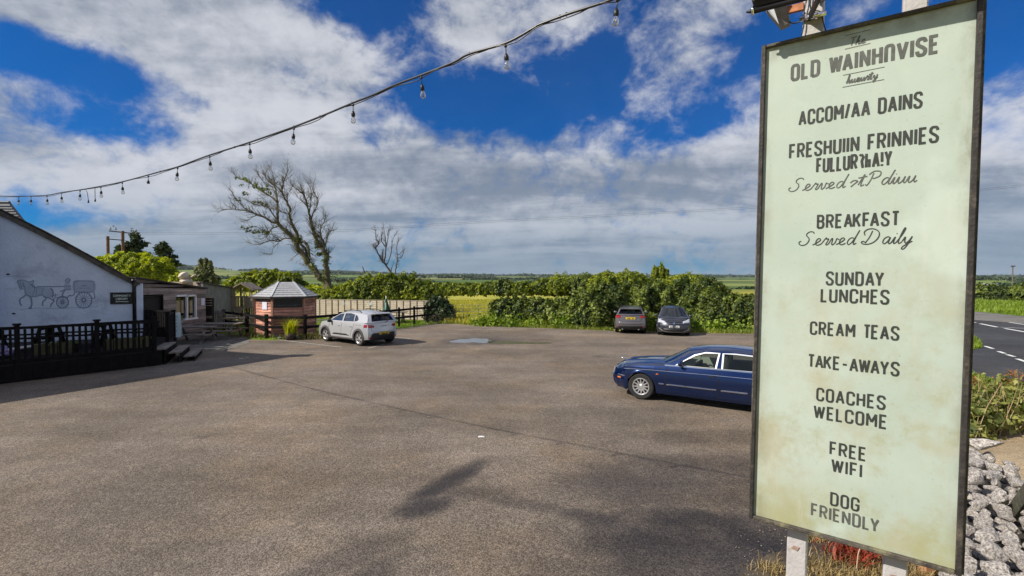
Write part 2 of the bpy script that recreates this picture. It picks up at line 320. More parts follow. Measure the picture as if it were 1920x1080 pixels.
# ------------------------------------------------------------------ ground materials
def ground_nodes(name):
    m = bpy.data.materials.new(name); MC[name] = m; m.use_nodes = True; return m, m.node_tree.nodes, m.node_tree.links, m.node_tree.nodes['Principled BSDF']
def asphalt(name, base, stains_shadow=(), speck=.5, warm=(.0, 0, 0), bstr=.5):
    m, n, l, b = ground_nodes(name)
    g = n.new('ShaderNodeNewGeometry'); pos = g.outputs['Position']
    def nz(sc, det=5, ro=.6, src=pos, dist=0):
        z = n.new('ShaderNodeTexNoise'); z.inputs['Scale'].default_value = sc; z.inputs['Detail'].default_value = det; z.inputs['Roughness'].default_value = ro; z.inputs['Distortion'].default_value = dist; l.new(src, z.inputs[0]); return z.outputs[0]
    def mr(s, a, c, d=0., e=1.):
        r = n.new('ShaderNodeMapRange'); r.interpolation_type = 'SMOOTHSTEP'; l.new(s, r.inputs[0]); r.inputs[1].default_value = a; r.inputs[2].default_value = c; r.inputs[3].default_value = d; r.inputs[4].default_value = e; return r.outputs[0]
    def ml(op, a, c):
        k = n.new('ShaderNodeMath'); k.operation = op
        for i, q in enumerate((a, c)):
            if isinstance(q, (int, float)): k.inputs[i].default_value = q
            else: l.new(q, k.inputs[i])
        return k.outputs[0]
    vo = n.new('ShaderNodeTexVoronoi'); vo.inputs['Scale'].default_value = 62; l.new(pos, vo.inputs['Vector'])
    sc_ = n.new('ShaderNodeSeparateColor'); l.new(vo.outputs['Color'], sc_.inputs[0])
    vo2 = n.new('ShaderNodeTexVoronoi'); vo2.inputs['Scale'].default_value = 24; l.new(pos, vo2.inputs['Vector']); sc2 = n.new('ShaderNodeSeparateColor'); l.new(vo2.outputs['Color'], sc2.inputs[0])
    agg = ml('ADD', mr(sc_.outputs[0], 0, 1, 1 - speck, 1 + speck), mr(sc2.outputs[1], .75, 1, -.08, speck * .7))
    agg = ml('MULTIPLY', agg, mr(vo.outputs['Distance'], .35, .75, 1.0, .62))
    bigv = ml('MULTIPLY', mr(nz(.22, 4), .3, .7, .76, 1.26), mr(nz(1.5, 5, .7), .3, .7, .88, 1.10))
    streak = n.new('ShaderNodeMapping'); l.new(pos, streak.inputs[0]); streak.inputs[2].default_value = (0, 0, R_(18)); streak.inputs[3].default_value = (.12, .8, 1)
    bigv = ml('MULTIPLY', bigv, mr(nz(1, 5, .65, streak.outputs[0]), .35, .7, .88, 1.14))
    val = ml('MULTIPLY', agg, bigv)
    c = n.new('ShaderNodeVectorMath'); c.operation = 'SCALE'; c.inputs[0].default_value = base; l.new(val, c.inputs['Scale'])
    hue = n.new('ShaderNodeMix'); hue.data_type = 'RGBA'; l.new(mr(nz(.35, 5, .6), .42, .66), hue.inputs['Factor']); l.new(c.outputs[0], hue.inputs[6])
    tw = n.new('ShaderNodeVectorMath'); tw.operation = 'MULTIPLY'; l.new(c.outputs[0], tw.inputs[0]); tw.inputs[1].default_value = (1.06, 1.0, .90); l.new(tw.outputs[0], hue.inputs[7])
    out = hue.outputs[2]; dark_mask = None
    if stains_shadow:
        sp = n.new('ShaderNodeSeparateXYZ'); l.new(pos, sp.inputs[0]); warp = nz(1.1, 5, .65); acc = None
        for (x, y, rx, ry, rot, am) in stains_shadow:
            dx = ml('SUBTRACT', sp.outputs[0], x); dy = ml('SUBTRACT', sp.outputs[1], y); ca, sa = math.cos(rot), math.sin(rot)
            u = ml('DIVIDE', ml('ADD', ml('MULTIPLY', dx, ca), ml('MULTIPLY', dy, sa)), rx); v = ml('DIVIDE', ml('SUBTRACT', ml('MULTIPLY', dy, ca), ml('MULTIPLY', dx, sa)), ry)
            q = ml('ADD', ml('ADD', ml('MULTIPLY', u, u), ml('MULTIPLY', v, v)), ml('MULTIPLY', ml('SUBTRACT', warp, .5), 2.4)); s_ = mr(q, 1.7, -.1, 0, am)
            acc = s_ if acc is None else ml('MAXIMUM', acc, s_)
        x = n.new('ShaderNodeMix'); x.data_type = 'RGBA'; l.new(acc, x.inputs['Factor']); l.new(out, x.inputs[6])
        dk = n.new('ShaderNodeVectorMath'); dk.operation = 'MULTIPLY'; l.new(out, dk.inputs[0]); dk.inputs[1].default_value = (.17, .18, .23); l.new(dk.outputs[0], x.inputs[7]); out = x.outputs[2]; dark_mask = acc
    l.new(out, b.inputs['Base Color'])
    if dark_mask is not None: l.new(mr(dark_mask, 0, 1, .85, .62), b.inputs['Roughness'])
    else: b.inputs['Roughness'].default_value = .85
    b.inputs['Specular IOR Level'].default_value = .3
    bp = n.new('ShaderNodeBump'); bp.inputs['Strength'].default_value = bstr; bp.inputs['Distance'].default_value = .012
    l.new(ml('ADD', ml('MULTIPLY', vo.outputs['Distance'], -1.0), ml('MULTIPLY', nz(9, 4), .8)), bp.inputs['Height']); l.new(bp.outputs[0], b.inputs['Normal'])
    return m
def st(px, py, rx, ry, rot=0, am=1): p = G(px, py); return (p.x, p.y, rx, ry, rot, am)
STAINS_SHADOW = [st(890, 639, 1.9, 1.5, 0, .6), st(845, 900, .85, .24, R_(60), .9), st(795, 950, .50, .26, .6, .85), st(880, 925, .7, .22, .1, .5), st(985, 945, .7, .2, -.35, .5), st(1110, 970, .55, .2, -.35, .8), st(560, 650, .25, .1, 0, .5), st(1120, 668, .2, .12, 0, .5), st(760, 690, .2, .1, 0, .4), st(380, 820, .16, .1, 0, .35), st(1230, 930, .8, .55, -.2, .45), st(1330, 985, 1.1, .5, -.3, .95), st(1420, 1010, .9, .5, -.2, 1),  # oil and damp stains, plus a soft cast shadow painted near the centre
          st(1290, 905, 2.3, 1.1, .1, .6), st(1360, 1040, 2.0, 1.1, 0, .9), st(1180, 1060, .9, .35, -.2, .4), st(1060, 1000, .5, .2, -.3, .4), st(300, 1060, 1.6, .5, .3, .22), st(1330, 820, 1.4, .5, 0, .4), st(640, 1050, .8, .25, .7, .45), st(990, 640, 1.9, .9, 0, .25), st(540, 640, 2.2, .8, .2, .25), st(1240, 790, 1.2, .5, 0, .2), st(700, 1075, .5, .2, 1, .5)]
ASPH = asphalt('car_park_asphalt', (.212, .172, .137), STAINS_SHADOW, .32)
ROADM = asphalt('dark_road_asphalt', (.060, .062, .070), (), .35)
ROAD2M = asphalt('pale_road_asphalt', (.21, .20, .185), (), .3)
CONC = asphalt('sandy_concrete', (.40, .31, .20), (), .16, bstr=.3)
def fieldmat():
    m, n, l, b = ground_nodes('fields_and_grass'); g = n.new('ShaderNodeNewGeometry'); pos = g.outputs['Position']
    mpn = n.new('ShaderNodeMapping'); l.new(pos, mpn.inputs[0]); mpn.inputs[2].default_value = (0, 0, R_(11)); mpn.inputs[3].default_value = (.0042, .0060, 0)
    wz = n.new('ShaderNodeTexNoise'); wz.inputs['Scale'].default_value = 3; l.new(mpn.outputs[0], wz.inputs[0])
    wa = n.new('ShaderNodeMix'); wa.data_type = 'RGBA'; wa.blend_type = 'LINEAR_LIGHT'; wa.inputs['Factor'].default_value = .06; l.new(mpn.outputs[0], wa.inputs[6]); l.new(wz.outputs['Color'], wa.inputs[7])
    v = n.new('ShaderNodeTexVoronoi'); v.distance = 'CHEBYCHEV'; v.inputs['Scale'].default_value = 1; l.new(wa.outputs[2], v.inputs['Vector'])
    v2 = n.new('ShaderNodeTexVoronoi'); v2.distance = 'CHEBYCHEV'; v2.feature = 'F2'; v2.inputs['Scale'].default_value = 1; l.new(wa.outputs[2], v2.inputs['Vector'])
    s = n.new('ShaderNodeSeparateColor'); l.new(v.outputs['Color'], s.inputs[0]); r = n.new('ShaderNodeValToRGB'); l.new(s.outputs[0], r.inputs[0])
    e = r.color_ramp.elements; e[0].color = (.10, .16, .035, 1); e[1].position = 1; e[1].color = (.20, .20, .07, 1)
    for p_, c in ((.25, (.16, .22, .05, 1)), (.45, (.07, .12, .03, 1)), (.6, (.13, .21, .04, 1)), (.8, (.24, .25, .08, 1))):
        q = e.new(p_); q.color = c
    d = n.new('ShaderNodeMath'); d.operation = 'SUBTRACT'; l.new(v2.outputs['Distance'], d.inputs[0]); l.new(v.outputs['Distance'], d.inputs[1])
    d2 = n.new('ShaderNodeMapRange'); l.new(d.outputs[0], d2.inputs[0]); d2.inputs[1].default_value = .035; d2.inputs[2].default_value = .075; d2.inputs[3].default_value = 1; d2.inputs[4].default_value = 0
    x = n.new('ShaderNodeMix'); x.data_type = 'RGBA'; l.new(d2.outputs[0], x.inputs['Factor']); l.new(r.outputs[0], x.inputs[6]); x.inputs[7].default_value = (.018, .035, .014, 1)
    # near meadow
    nz_ = n.new('ShaderNodeTexNoise'); nz_.inputs['Scale'].default_value = .25; nz_.inputs['Detail'].default_value = 8; l.new(pos, nz_.inputs[0])
    nr = n.new('ShaderNodeValToRGB'); l.new(nz_.outputs[0], nr.inputs[0]); ee = nr.color_ramp.elements; ee[0].position = .35; ee[0].color = (.24, .26, .035, 1); ee[1].position = .65; ee[1].color = (.44, .39, .08, 1)
    ln = n.new('ShaderNodeVectorMath'); ln.operation = 'LENGTH'; l.new(pos, ln.inputs[0]); lr = n.new('ShaderNodeMapRange'); l.new(ln.outputs['Value'], lr.inputs[0]); lr.inputs[1].default_value = 100; lr.inputs[2].default_value = 170
    y = n.new('ShaderNodeMix'); y.data_type = 'RGBA'; l.new(lr.outputs[0], y.inputs['Factor']); l.new(nr.outputs[0], y.inputs[6]); l.new(x.outputs[2], y.inputs[7]); l.new(y.outputs[2], b.inputs['Base Color'])
    b.inputs['Roughness'].default_value = .95; b.inputs['Specular IOR Level'].default_value = .1
    return m
FIELDS = fieldmat()

# ------------------------------------------------------------------ terrain and paved surfaces
def hill(x, y):
    r = math.hypot(x, y)
    if r < 130: return 0.0
    th = math.degrees(math.atan2(x, max(y, 1e-3) if y > 0 else 1e-3)); px = 960 + 900 * math.tan(R_(max(-80, min(80, th))))
    a = float(np.interp(px, [-900, 100, 340, 420, 520, 620, 800, 960, 1200, 1420, 1900, 3000], [60, 62, 60, 52, 40, 33, 20, 15, 11, 9, 6, 6]))
    h = a * sm(500, 3300, r) * (1 + .12 * math.sin(px / 47) + .08 * math.sin(px / 19 + 1) * sm(1500, 2500, r))
    h += -4.5 * sm(130, 330, r) * (1 - sm(400, 1300, r)) + 1.2 * math.sin(r / 190 + px / 120) * sm(300, 700, r)
    return h * (1 if y > 0 else .3)
mb = MB(); rs = [0, 6, 14, 24, 36, 50, 70, 95, 130] + [130 * 1.13 ** k for k in range(1, 38)]; ths = list(np.radians(np.concatenate([np.arange(-180, -70, 10), np.arange(-70, 70, 1.4), np.arange(70, 180, 10)])))
vs = [(r * math.sin(t), r * math.cos(t), hill(r * math.sin(t), r * math.cos(t)) - .02) for r in rs for t in ths]; nt_ = len(ths)
fs = [(i * nt_ + j, i * nt_ + (j + 1) % nt_, (i + 1) * nt_ + (j + 1) % nt_, (i + 1) * nt_ + j) for i in range(len(rs) - 1) for j in range(nt_)]
mb.add(vs, [f[::-1] for f in fs]); o = mb.build('ground', FIELDS, smooth=True); o['kind'] = 'structure'
g2 = lambda *a: tuple(G(*a)[:2])
edge_far = [g2(430, 634), g2(500, 638), g2(590, 634), g2(700, 622), g2(760, 615), g2(800, 609), g2(830, 606), g2(860, 607), g2(920, 611), g2(1000, 614), g2(1070, 617), g2(1150, 620), g2(1300, 624), g2(1420, 626)]
cp = [(-24, 2), (-24, 19.5), (-13.5, 19.8), (-14.5, 24.2)] + edge_far + [(21, 26.5), g2(1812, 640), g2(1806, 697), (11.2, 12.4), (7.6, 9), (5.4, 5.4), (3.0, 3.3), (2.6, -6), (-24, -6)]
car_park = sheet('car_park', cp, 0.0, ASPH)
road = sheet('road', [g2(1812, 697), g2(1812, 640), (21.3, 26.5), g2(1700, 607), (24, 34), (100, 70), (100, 12), g2(1925, 737)], .000, ROADM)
road2 = sheet('road_far_lane', [g2(1560, 606), (20, 40), g2(1826, 584), g2(1925, 594), (110, 72), (118, 62), g2(1925, 607), g2(1826, 600)], .004, ROAD2M)
# white lines
LINEM = mat('road_paint', (.72, .72, .70), .7, .15, 8, dirt=(.3, .3, .3), dsc=5, dth=.6)
FADED = mat('worn_bay_paint', (.42, .40, .36), .8, .3, 10, dirt=(.20, .18, .16), dsc=4, dth=.48)
def stripe(p, q, wd, name='road_marking', m=LINEM, z=.008):
    p = Vector(p[:2]); q = Vector(q[:2]); d = (q - p).normalized(); s_ = Vector((-d.y, d.x)) * wd / 2; k = MB()
    k.add([(*(p + s_), z), (*(p - s_), z), (*(q - s_), z), (*(q + s_), z)], [(0, 1, 2, 3)]); o = k.build(name, m); o['kind'] = 'structure'; return o
for a, b_ in (((1824, 640), (1836, 644)), ((1872, 659), (1884, 663)), ((1888, 665), (1902, 669)), ((1907, 673), (1925, 679)), ((1846, 649), (1862, 654))):
    stripe(g2(*a), g2(*b_), .14)
for a, b_, wd in (((1838, 607), (1870, 613.5), .2), ((1884, 616), (1930, 624), .2), ((1892, 604.5), (1930, 610), .16), ((1822, 603.5), (1829, 605), .15), ((1876, 613.6), (1925, 616), .12)):
    stripe(g2(*a), g2(*b_), wd)
for a, b_ in (((508, 635.5), (640, 651)), ((690, 653), (722, 646)), ((737, 632), (770, 635))): stripe(g2(*a), g2(*b_), .08, 'bay_line', FADED, .004)
for (px, py, rr) in ((901, 819, .09), (452, 672, .10), (463, 670, .07)):      # white splash marks
    c = G(px, py); k = MB(); n_ = 9; k.add([(c.x + math.cos(i * .7) * rr * random.uniform(.5, 1.4), c.y + math.sin(i * .7) * rr * random.uniform(.3, .8), .006) for i in range(n_)], [tuple(range(n_))]); q = k.build('paint_splash', LINEM); q['kind'] = 'structure'
# puddle and muddy patch
WATER = mat('puddle_water', (.13, .13, .13), .05, .1, spec=.8)
MUD = mat('mossy_mud', (.075, .075, .02), .5, .5, 6, .4, 30)
def wobble(c, rx, ry, z, name, m, n_=26, sd=1):
    random.seed(sd); ph = [random.uniform(0, 6.3) for _ in range(4)]; k = MB(); pts = []
    for i in range(n_):
        a = 2 * math.pi * i / n_; r = 1 + .22 * math.sin(2 * a + ph[0]) + .16 * math.sin(3 * a + ph[1]) + .1 * math.sin(7 * a + ph[2]); pts.append((c.x + rx * r * math.cos(a), c.y + ry * r * math.sin(a), z))
    k.add(pts, [tuple(range(n_))]); q = k.build(name, m); q['kind'] = 'structure'; return q
wobble(G(888, 639), .85, 1.0, .006, 'puddle', WATER, sd=3)
wobble(G(968, 642.5), 1.35, .45, .006, 'mud_patch', MUD, sd=9)
# right-hand side: grass bank, sandy strip, red earth below the sign
sandy = sheet('sandy_verge', [(3.35, 3.5), (4.2, 3.4), (12, 6), (30, 9), (13.2, 10.4), (9.2, 9.6), (7.2, 8.6), (5.5, 6.2)], .012, CONC)
EARTH = mat('bare_earth', (.07, .055, .04), .95, .5, 8, .8, 30, dirt=(.13, .10, .06), dsc=5)
sheet('earth_strip', [g2(1385, 1078), g2(1440, 1040), g2(1560, 1020), (4.2, 5.1), (4.1, 4.2), (3.2, 3.4), (2.3, 3.0), (2.2, 4.2)], .008, EARTH)
# ------------------------------------------------------------------ the pub's white gable, cabin and yard on the left
WC = Vector((-15.8, 20.0, 0)); WD = Vector((-.9207, -.3903, 0)); WN = Vector((.3903, -.9207, 0)); BK = Vector((-.66, .75, 0))
def W(s, z, off=0.0): return WC + WD * s + WN * off + Vector((0, 0, z))
def on_plane(px, py, p0, n):
    d = pray(px, py); c = Vector((0, 0, CAMZ)); return c + d * ((p0 - c).dot(n) / d.dot(n))
def verge(s): return 2.90 + .66 * s + .035 * s * (4.2 - s) * .5
pub = empty('white_gable_building', WC, 0, 'white painted pub gable wall with horse and wagon mural and sloping slate verge', 'building')
def rel(o, base): o.location = -base; return o
def attach(mb_, name, m, root, **k):
    o = mb_.build(name, m, root, **k); mwi = root.matrix_basis if False else None
    M_ = Matrix.Translation(root.location) @ root.rotation_euler.to_matrix().to_4x4()
    o.matrix_parent_inverse = M_.inverted(); return o
k = MB(); ss = [0, .5, 1, 1.6, 2.3, 3.0, 4.0, 5.5, 6.3]
zs = [verge(s) - .04 for s in ss]
fr = [W(s, 0) for s in ss] + [W(s, z) for s, z in zip(ss, zs)]; n_ = len(ss); bk = [v + BK * 5 for v in fr]
k.add(fr + bk, [(i, i + 1, n_ + i + 1, n_ + i) for i in range(n_ - 1)] + [(2 * n_ + i + 1, 2 * n_ + i, 3 * n_ + i, 3 * n_ + i + 1) for i in range(n_ - 1)] +
      [(0, n_, 3 * n_, 2 * n_), (n_ - 1, 3 * n_ - 1, 4 * n_ - 1, 2 * n_ - 1)] + [(n_ + i, n_ + i + 1, 3 * n_ + i + 1, 3 * n_ + i) for i in range(n_ - 1)])
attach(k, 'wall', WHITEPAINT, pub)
VERGE = mat('mossy_slate_edge', (.085, .07, .06), .9, .5, 8, .6, 30, dirt=(.20, .17, .13), dsc=3)
s0 = -.28
for i in range(22):                                   # slates of the verge, one by one
    s1 = s0 + .31; k = MB(); zz0 = 2.90 + .66 * s0 + .035 * s0 * (4.2 - s0) * .5 + .02 + random.uniform(0, .02); zz1 = 2.90 + .66 * s1 + .035 * s1 * (4.2 - s1) * .5 + .04
    a, b = W(s0, zz0, .12), W(s1, zz1, .12); a2, b2 = a + Vector((0, 0, .06)), b + Vector((0, 0, .05)); u = BK * 5.2
    k.add([a, b, b + u, a + u, a2, b2, b2 + u, a2 + u], [(0, 1, 5, 4), (4, 5, 6, 7), (3, 2, 1, 0), (0, 4, 7, 3), (1, 2, 6, 5), (2, 3, 7, 6)]); attach(k, 'slate', VERGE, pub); s0 = s1 - .02
k = MB(); 
for i in range(8): a, b = W(-.2 + i * .82, verge(max(-.1, -.2 + i * .82)) - .10, .075), W(.62 + i * .82, verge(.62 + i * .82) - .10, .075); k.bar(a, b, .09, .17)
attach(k, 'barge_board', mat('aged_barge_board', (.10, .085, .07), .9, .5, 5), pub)
k = MB(); k.tube([W(-.04, 2.88, .1), W(-.05, 2.6, .08), W(-.05, .4, .08)], .055, 8); k.tube([W(-.05, 2.9, .16), W(-.05, 2.9, -.1)], .07, 8); attach(k, 'drainpipe', BLACK, pub, smooth=True)
k = MB(); k.bar(W(-.24, .6, .03), W(-.24, 2.78, .03), .2, .1, up=WN); attach(k, 'white_pilaster', WHITEPAINT, pub)
# mural, a flat painting in thin grey-blue strokes
MUR = mat('faded_mural_paint', (.27, .33, .45), .85, .2, 9); MURL = mat('faint_mural_wash', (.46, .53, .66), .85, .12, 5)
def mpnt(x, y, off=.006): return on_plane(x / 7.385, 500 + y / 7.385, WC + WN * off, WN)
def catmull(pts, n=6, closed=False):
    pts = [Vector(p) for p in pts]; out = []; m_ = len(pts)
    for i in range(m_ if closed else m_ - 1):
        p = [pts[(i + j) % m_] if closed else pts[min(max(i + j, 0), m_ - 1)] for j in (-1, 0, 1, 2)]
        for t in range(n):
            t /= n; out.append(.5 * ((2 * p[1]) + (-p[0] + p[2]) * t + (2 * p[0] - 5 * p[1] + 4 * p[2] - p[3]) * t * t + (-p[0] + 3 * p[1] - 3 * p[2] + p[3]) * t ** 3))
    if not closed: out.append(pts[-1])
    return out
def strip3(k, P_, wd, nrm):
    b0 = len(k.v); nrm = Vector(nrm).normalized(); n = len(P_)
    for i, p in enumerate(P_):
        d = (P_[min(i + 1, n - 1)] - P_[max(0, i - 1)]).normalized(); s_ = nrm.cross(d).normalized() * (wd[i] if isinstance(wd, list) else wd) / 2; k.v += [tuple(p + s_), tuple(p - s_)]
    for i in range(n - 1): k.f.append((b0 + 2 * i, b0 + 2 * i + 1, b0 + 2 * i + 3, b0 + 2 * i + 2)); k.m.append(k.mi)
def mstroke(k, pts, wd=.03, sm_=True, off=.006):
    P_ = catmull([Vector((x, y, 0)) for x, y in pts], 5) if sm_ else [Vector((x, y, 0)) for x, y in pts]
    strip3(k, [mpnt(p.x, p.y, off) for p in P_], wd, WN)
def mfill(k, pts, off=.004):
    P_ = catmull([Vector((x, y, 0)) for x, y in pts], 4, True); tr = tessellate_polygon([P_]); k.add([mpnt(p.x, p.y, off) for p in P_], [t for t in tr])
k = MB()
mfill(k, [(232, 205), (285, 188), (345, 192), (430, 215), (470, 250), (490, 285), (590, 290), (690, 300), (735, 330), (745, 400), (690, 430), (600, 400), (500, 418), (420, 412), (350, 395), (345, 330), (290, 310), (262, 285)])
mfill(k, [(1025, 200), (1150, 192), (1300, 203), (1300, 350), (1030, 350)]); mfill(k, [(910, 180), (935, 165), (960, 185), (965, 230), (985, 320), (900, 320), (890, 270)])
attach(k, 'mural_wash', MURL, pub)
k = MB()
for pts, wd in (([(235, 205), (262, 190), (315, 186), (350, 195), (400, 212), (430, 205), (465, 190)], .035), ([(235, 205), (262, 240), (270, 285), (290, 312), (325, 305)], .03), ([(325, 215), (322, 250), (345, 290), (345, 340), (358, 380)], .03),
                ([(465, 190), (455, 230), (425, 245), (400, 235)], .03), ([(430, 240), (470, 285), (540, 278), (680, 278), (900, 272)], .045), ([(358, 380), (330, 415), (285, 440), (272, 480), (285, 520), (300, 540)], .05),
                ([(400, 400), (430, 440), (438, 500), (430, 555), (405, 575), (440, 578)], .055), ([(358, 385), (420, 412), (500, 412), (580, 390), (620, 415), (690, 440), (740, 470)], .04), ([(600, 410), (640, 440), (600, 480), (588, 520), (600, 545)], .045),
                ([(740, 440), (745, 480), (710, 520), (700, 560)], .045), ([(690, 300), (720, 315), (735, 370), (725, 430)], .05), ([(735, 330), (710, 310)], .05), ([(340, 260), (300, 275), (260, 270)], .02), ([(280, 200), (290, 250), (300, 300)], .02),
                ([(470, 250), (480, 320), (450, 400)], .025), ([(510, 300), (500, 400)], .02), ([(600, 300), (570, 400)], .02), ([(280, 595), (500, 575), (800, 578), (1100, 565), (1360, 553)], .015), ([(60, 130), (250, 135), (430, 140)], .012),
                ([(905, 265), (940, 270), (985, 268)], .04), ([(900, 320), (870, 370), (860, 420)], .05), ([(985, 310), (900, 320), (830, 345)], .04), ([(780, 430), (860, 420), (930, 425), (960, 400), (1010, 400), (1040, 350)], .04), ([(900, 200), (930, 165), (965, 175), (955, 210), (915, 212)], .035),
                ([(1130, 265), (1200, 262)], .04), ([(1100, 300), (1240, 296)], .02), ([(1300, 350), (1310, 440), (1270, 430)], .03), ([(770, 370), (760, 440)], .03), ([(740, 400), (800, 390)], .03)): mstroke(k, pts, wd)
mstroke(k, [(1022, 205), (1150, 195), (1302, 205), (1302, 350), (1032, 352), (1022, 205)], .035, False)
def wheel_m(cx, cy, r, ns):
    ring = [(cx + r * math.cos(a), cy + r * math.sin(a)) for a in np.linspace(0, 2 * math.pi, 30)]; mstroke(k, ring, .03, False); mstroke(k, [(cx + .2 * (x - cx), cy + .2 * (y - cy)) for x, y in ring], .05, False); mstroke(k, [(cx + .9 * (x - cx), cy + .9 * (y - cy)) for x, y in ring], .012, False)
    for i in range(ns): a = 2 * math.pi * i / ns + .1; mstroke(k, [(cx + .2 * r * math.cos(a), cy + .2 * r * math.sin(a)), (cx + r * math.cos(a), cy + r * math.sin(a))], .02, False)
wheel_m(865, 492, 84, 14); wheel_m(1160, 462, 114, 16)
attach(k, 'horse_and_wagon_mural', MUR, pub)
for (x, y) in ((190, 650), (110, 105)): k = MB(); mfill(k, [(x - 30, y), (x, y - 12), (x + 30, y), (x, y + 12)]); attach(k, 'air_brick', BLACK, pub)

# stroke lettering --------------------------------------------------
def arc(cx, cy, rx, ry, a0, a1, n=6): return [(cx + rx * math.cos(R_(a0 + (a1 - a0) * i / n)), cy + ry * math.sin(R_(a0 + (a1 - a0) * i / n))) for i in range(n + 1)]
q = .34; qy = .2
def rr_(x0, x1, y0, y1): return arc(x1 - q, y1 - qy, q, qy, 0, 90) + arc(x0 + q, y1 - qy, q, qy, 90, 180) + arc(x0 + q, y0 + qy, q, qy, 180, 270) + arc(x1 - q, y0 + qy, q, qy, 270, 360)
GL = {'O': (1, [rr_(0, 1, 0, 1) + [(1, 1 - qy)]]), 'C': (1, [[(1, .7), (1, .8)] + arc(1 - q, 1 - qy, q, qy, 0, 90) + arc(q, 1 - qy, q, qy, 90, 180) + arc(q, qy, q, qy, 180, 270) + arc(1 - q, qy, q, qy, 270, 360) + [(1, .3)]]),
      'G': (1, [[(1, .72), (1, .8)] + arc(1 - q, 1 - qy, q, qy, 0, 90) + arc(q, 1 - qy, q, qy, 90, 180) + arc(q, qy, q, qy, 180, 270) + arc(1 - q, qy, q, qy, 270, 360) + [(1, .46), (.52, .46)]]),
      'A': (1.1, [[(0, 0), (.5, 1), (1, 0)], [(.17, .3), (.83, .3)]]), 'B': (1, [[(0, 0), (0, 1), (.6, 1)] + arc(.6, .77, .34, .23, 90, -90) + [(0, .54)], [(.6, .54)] + arc(.62, .27, .38, .27, 90, -90) + [(0, 0)]]),
      'D': (1, [[(0, 0), (0, 1), (.55, 1)] + arc(.6, .78, .4, .22, 80, 0) + arc(.6, .22, .4, .22, 0, -80) + [(.55, 0), (0, 0)]]), 'E': (.85, [[(1, 1), (0, 1), (0, 0), (1, 0)], [(0, .52), (.85, .52)]]), 'F': (.85, [[(1, 1), (0, 1), (0, 0)], [(0, .5), (.85, .5)]]),
      'H': (1, [[(0, 0), (0, 1)], [(1, 0), (1, 1)], [(0, .52), (1, .52)]]), 'I': (.0, [[(0, 0), (0, 1)]]), 'K': (1, [[(0, 0), (0, 1)], [(1, 1), (.05, .38)], [(.38, .6), (1, 0)]]), 'L': (.8, [[(0, 1), (0, 0), (1, 0)]]),
      'M': (1.3, [[(0, 0), (0, 1), (.5, .35), (1, 1), (1, 0)]]), 'N': (1.05, [[(0, 0), (0, 1), (1, 0), (1, 1)]]), 'R': (1, [[(0, 0), (0, 1), (.6, 1)] + arc(.6, .75, .4, .25, 90, -90) + [(0, .5)], [(.5, .5), (1, 0)]]),
      'S': (1, [[(1, .78)] + arc(1 - q, 1 - qy, q, qy, 20, 90) + arc(q, .76, q, .24, 90, 200) + [(.3, .56), (.7, .45)] + arc(1 - q, .24, q, .24, 20, -90) + arc(q, qy, q, qy, 270, 180) + [(0, .26)]]), 'T': (.95, [[(0, 1), (1, 1)], [(.5, 1), (.5, 0)]]),
      'U': (1, [[(0, 1), (0, qy)] + arc(q, qy, q, qy, 180, 270) + arc(1 - q, qy, q, qy, 270, 360) + [(1, 1)]]), 'V': (1.1, [[(0, 1), (.5, 0), (1, 1)]]), 'W': (1.55, [[(0, 1), (.25, 0), (.5, .95), (.75, 0), (1, 1)]]), 'Y': (1.05, [[(0, 1), (.5, .42), (1, 1)], [(.5, .42), (.5, 0)]]),
      'P': (1, [[(0, 0), (0, 1), (.6, 1)] + arc(.6, .73, .4, .27, 90, -90) + [(0, .46)]]), '-': (.7, [[(0, .45), (1, .45)]]), '/': (.5, [[(0, 0), (1, 1)]]), '!': (.1, [[(0, 1), (.6, .3)], [(.6, .12), (.6, 0)]]), 'n': (.95, [[(0, 0), (0, .8)] + arc(q, .8, q, .2, 180, 90) + arc(1 - q, .8, q, .2, 90, 0) + [(1, 0)]]), 'h': (.8, [[(0, 0), (0, 1)], [(0, .5), (.8, .5), (.8, 0)]]), '?': (.8, [[(0, .9), (.5, 1), (1, .8), (.6, .5), (.9, 0)]]), ' ': (.45, [])}
SEGN = [0]
def seg_ribbon(k, P_, t, nrm):                      # constant-width stroke; sharp corners start a new stroke, gentle ones are mitred
    P_ = [Vector(p) for p in P_]
    for i in range(1, len(P_) - 1):
        a_, b_ = P_[i] - P_[i - 1], P_[i + 1] - P_[i]
        if a_.length > 1e-7 and b_.length > 1e-7 and a_.normalized().dot(b_.normalized()) < -.15: seg_ribbon(k, P_[:i + 1], t, nrm); seg_ribbon(k, P_[i:], t, nrm); return
    SEGN[0] += 1; lift = Vector(nrm).normalized() * (.00025 * (SEGN[0] % 3)); P_ = [p + lift for p in P_]
    nrm = Vector(nrm).normalized(); P2 = [P_[0]]
    for p in P_[1:]:
        if (p - P2[-1]).length > t * .02: P2.append(p)
    P_ = P2; n = len(P_)
    if n < 2: return
    b0 = len(k.v)
    for i, p in enumerate(P_):
        d0 = (p - P_[i - 1]).normalized() if i > 0 else None; d1 = (P_[i + 1] - p).normalized() if i < n - 1 else None
        if d0 is None: s_ = nrm.cross(d1) * t / 2; p = p - d1 * 0
        elif d1 is None: s_ = nrm.cross(d0) * t / 2
        else:
            m_ = (nrm.cross(d0) + nrm.cross(d1)); m_ = m_.normalized() if m_.length > 1e-6 else nrm.cross(d0); c_ = max(.45, m_.dot(nrm.cross(d0))); s_ = m_ * t / 2 / c_
        k.v += [tuple(p + s_), tuple(p - s_)]
    for i in range(n - 1): k.f.append((b0 + 2 * i, b0 + 2 * i + 1, b0 + 2 * i + 3, b0 + 2 * i + 2)); k.m.append(k.mi)
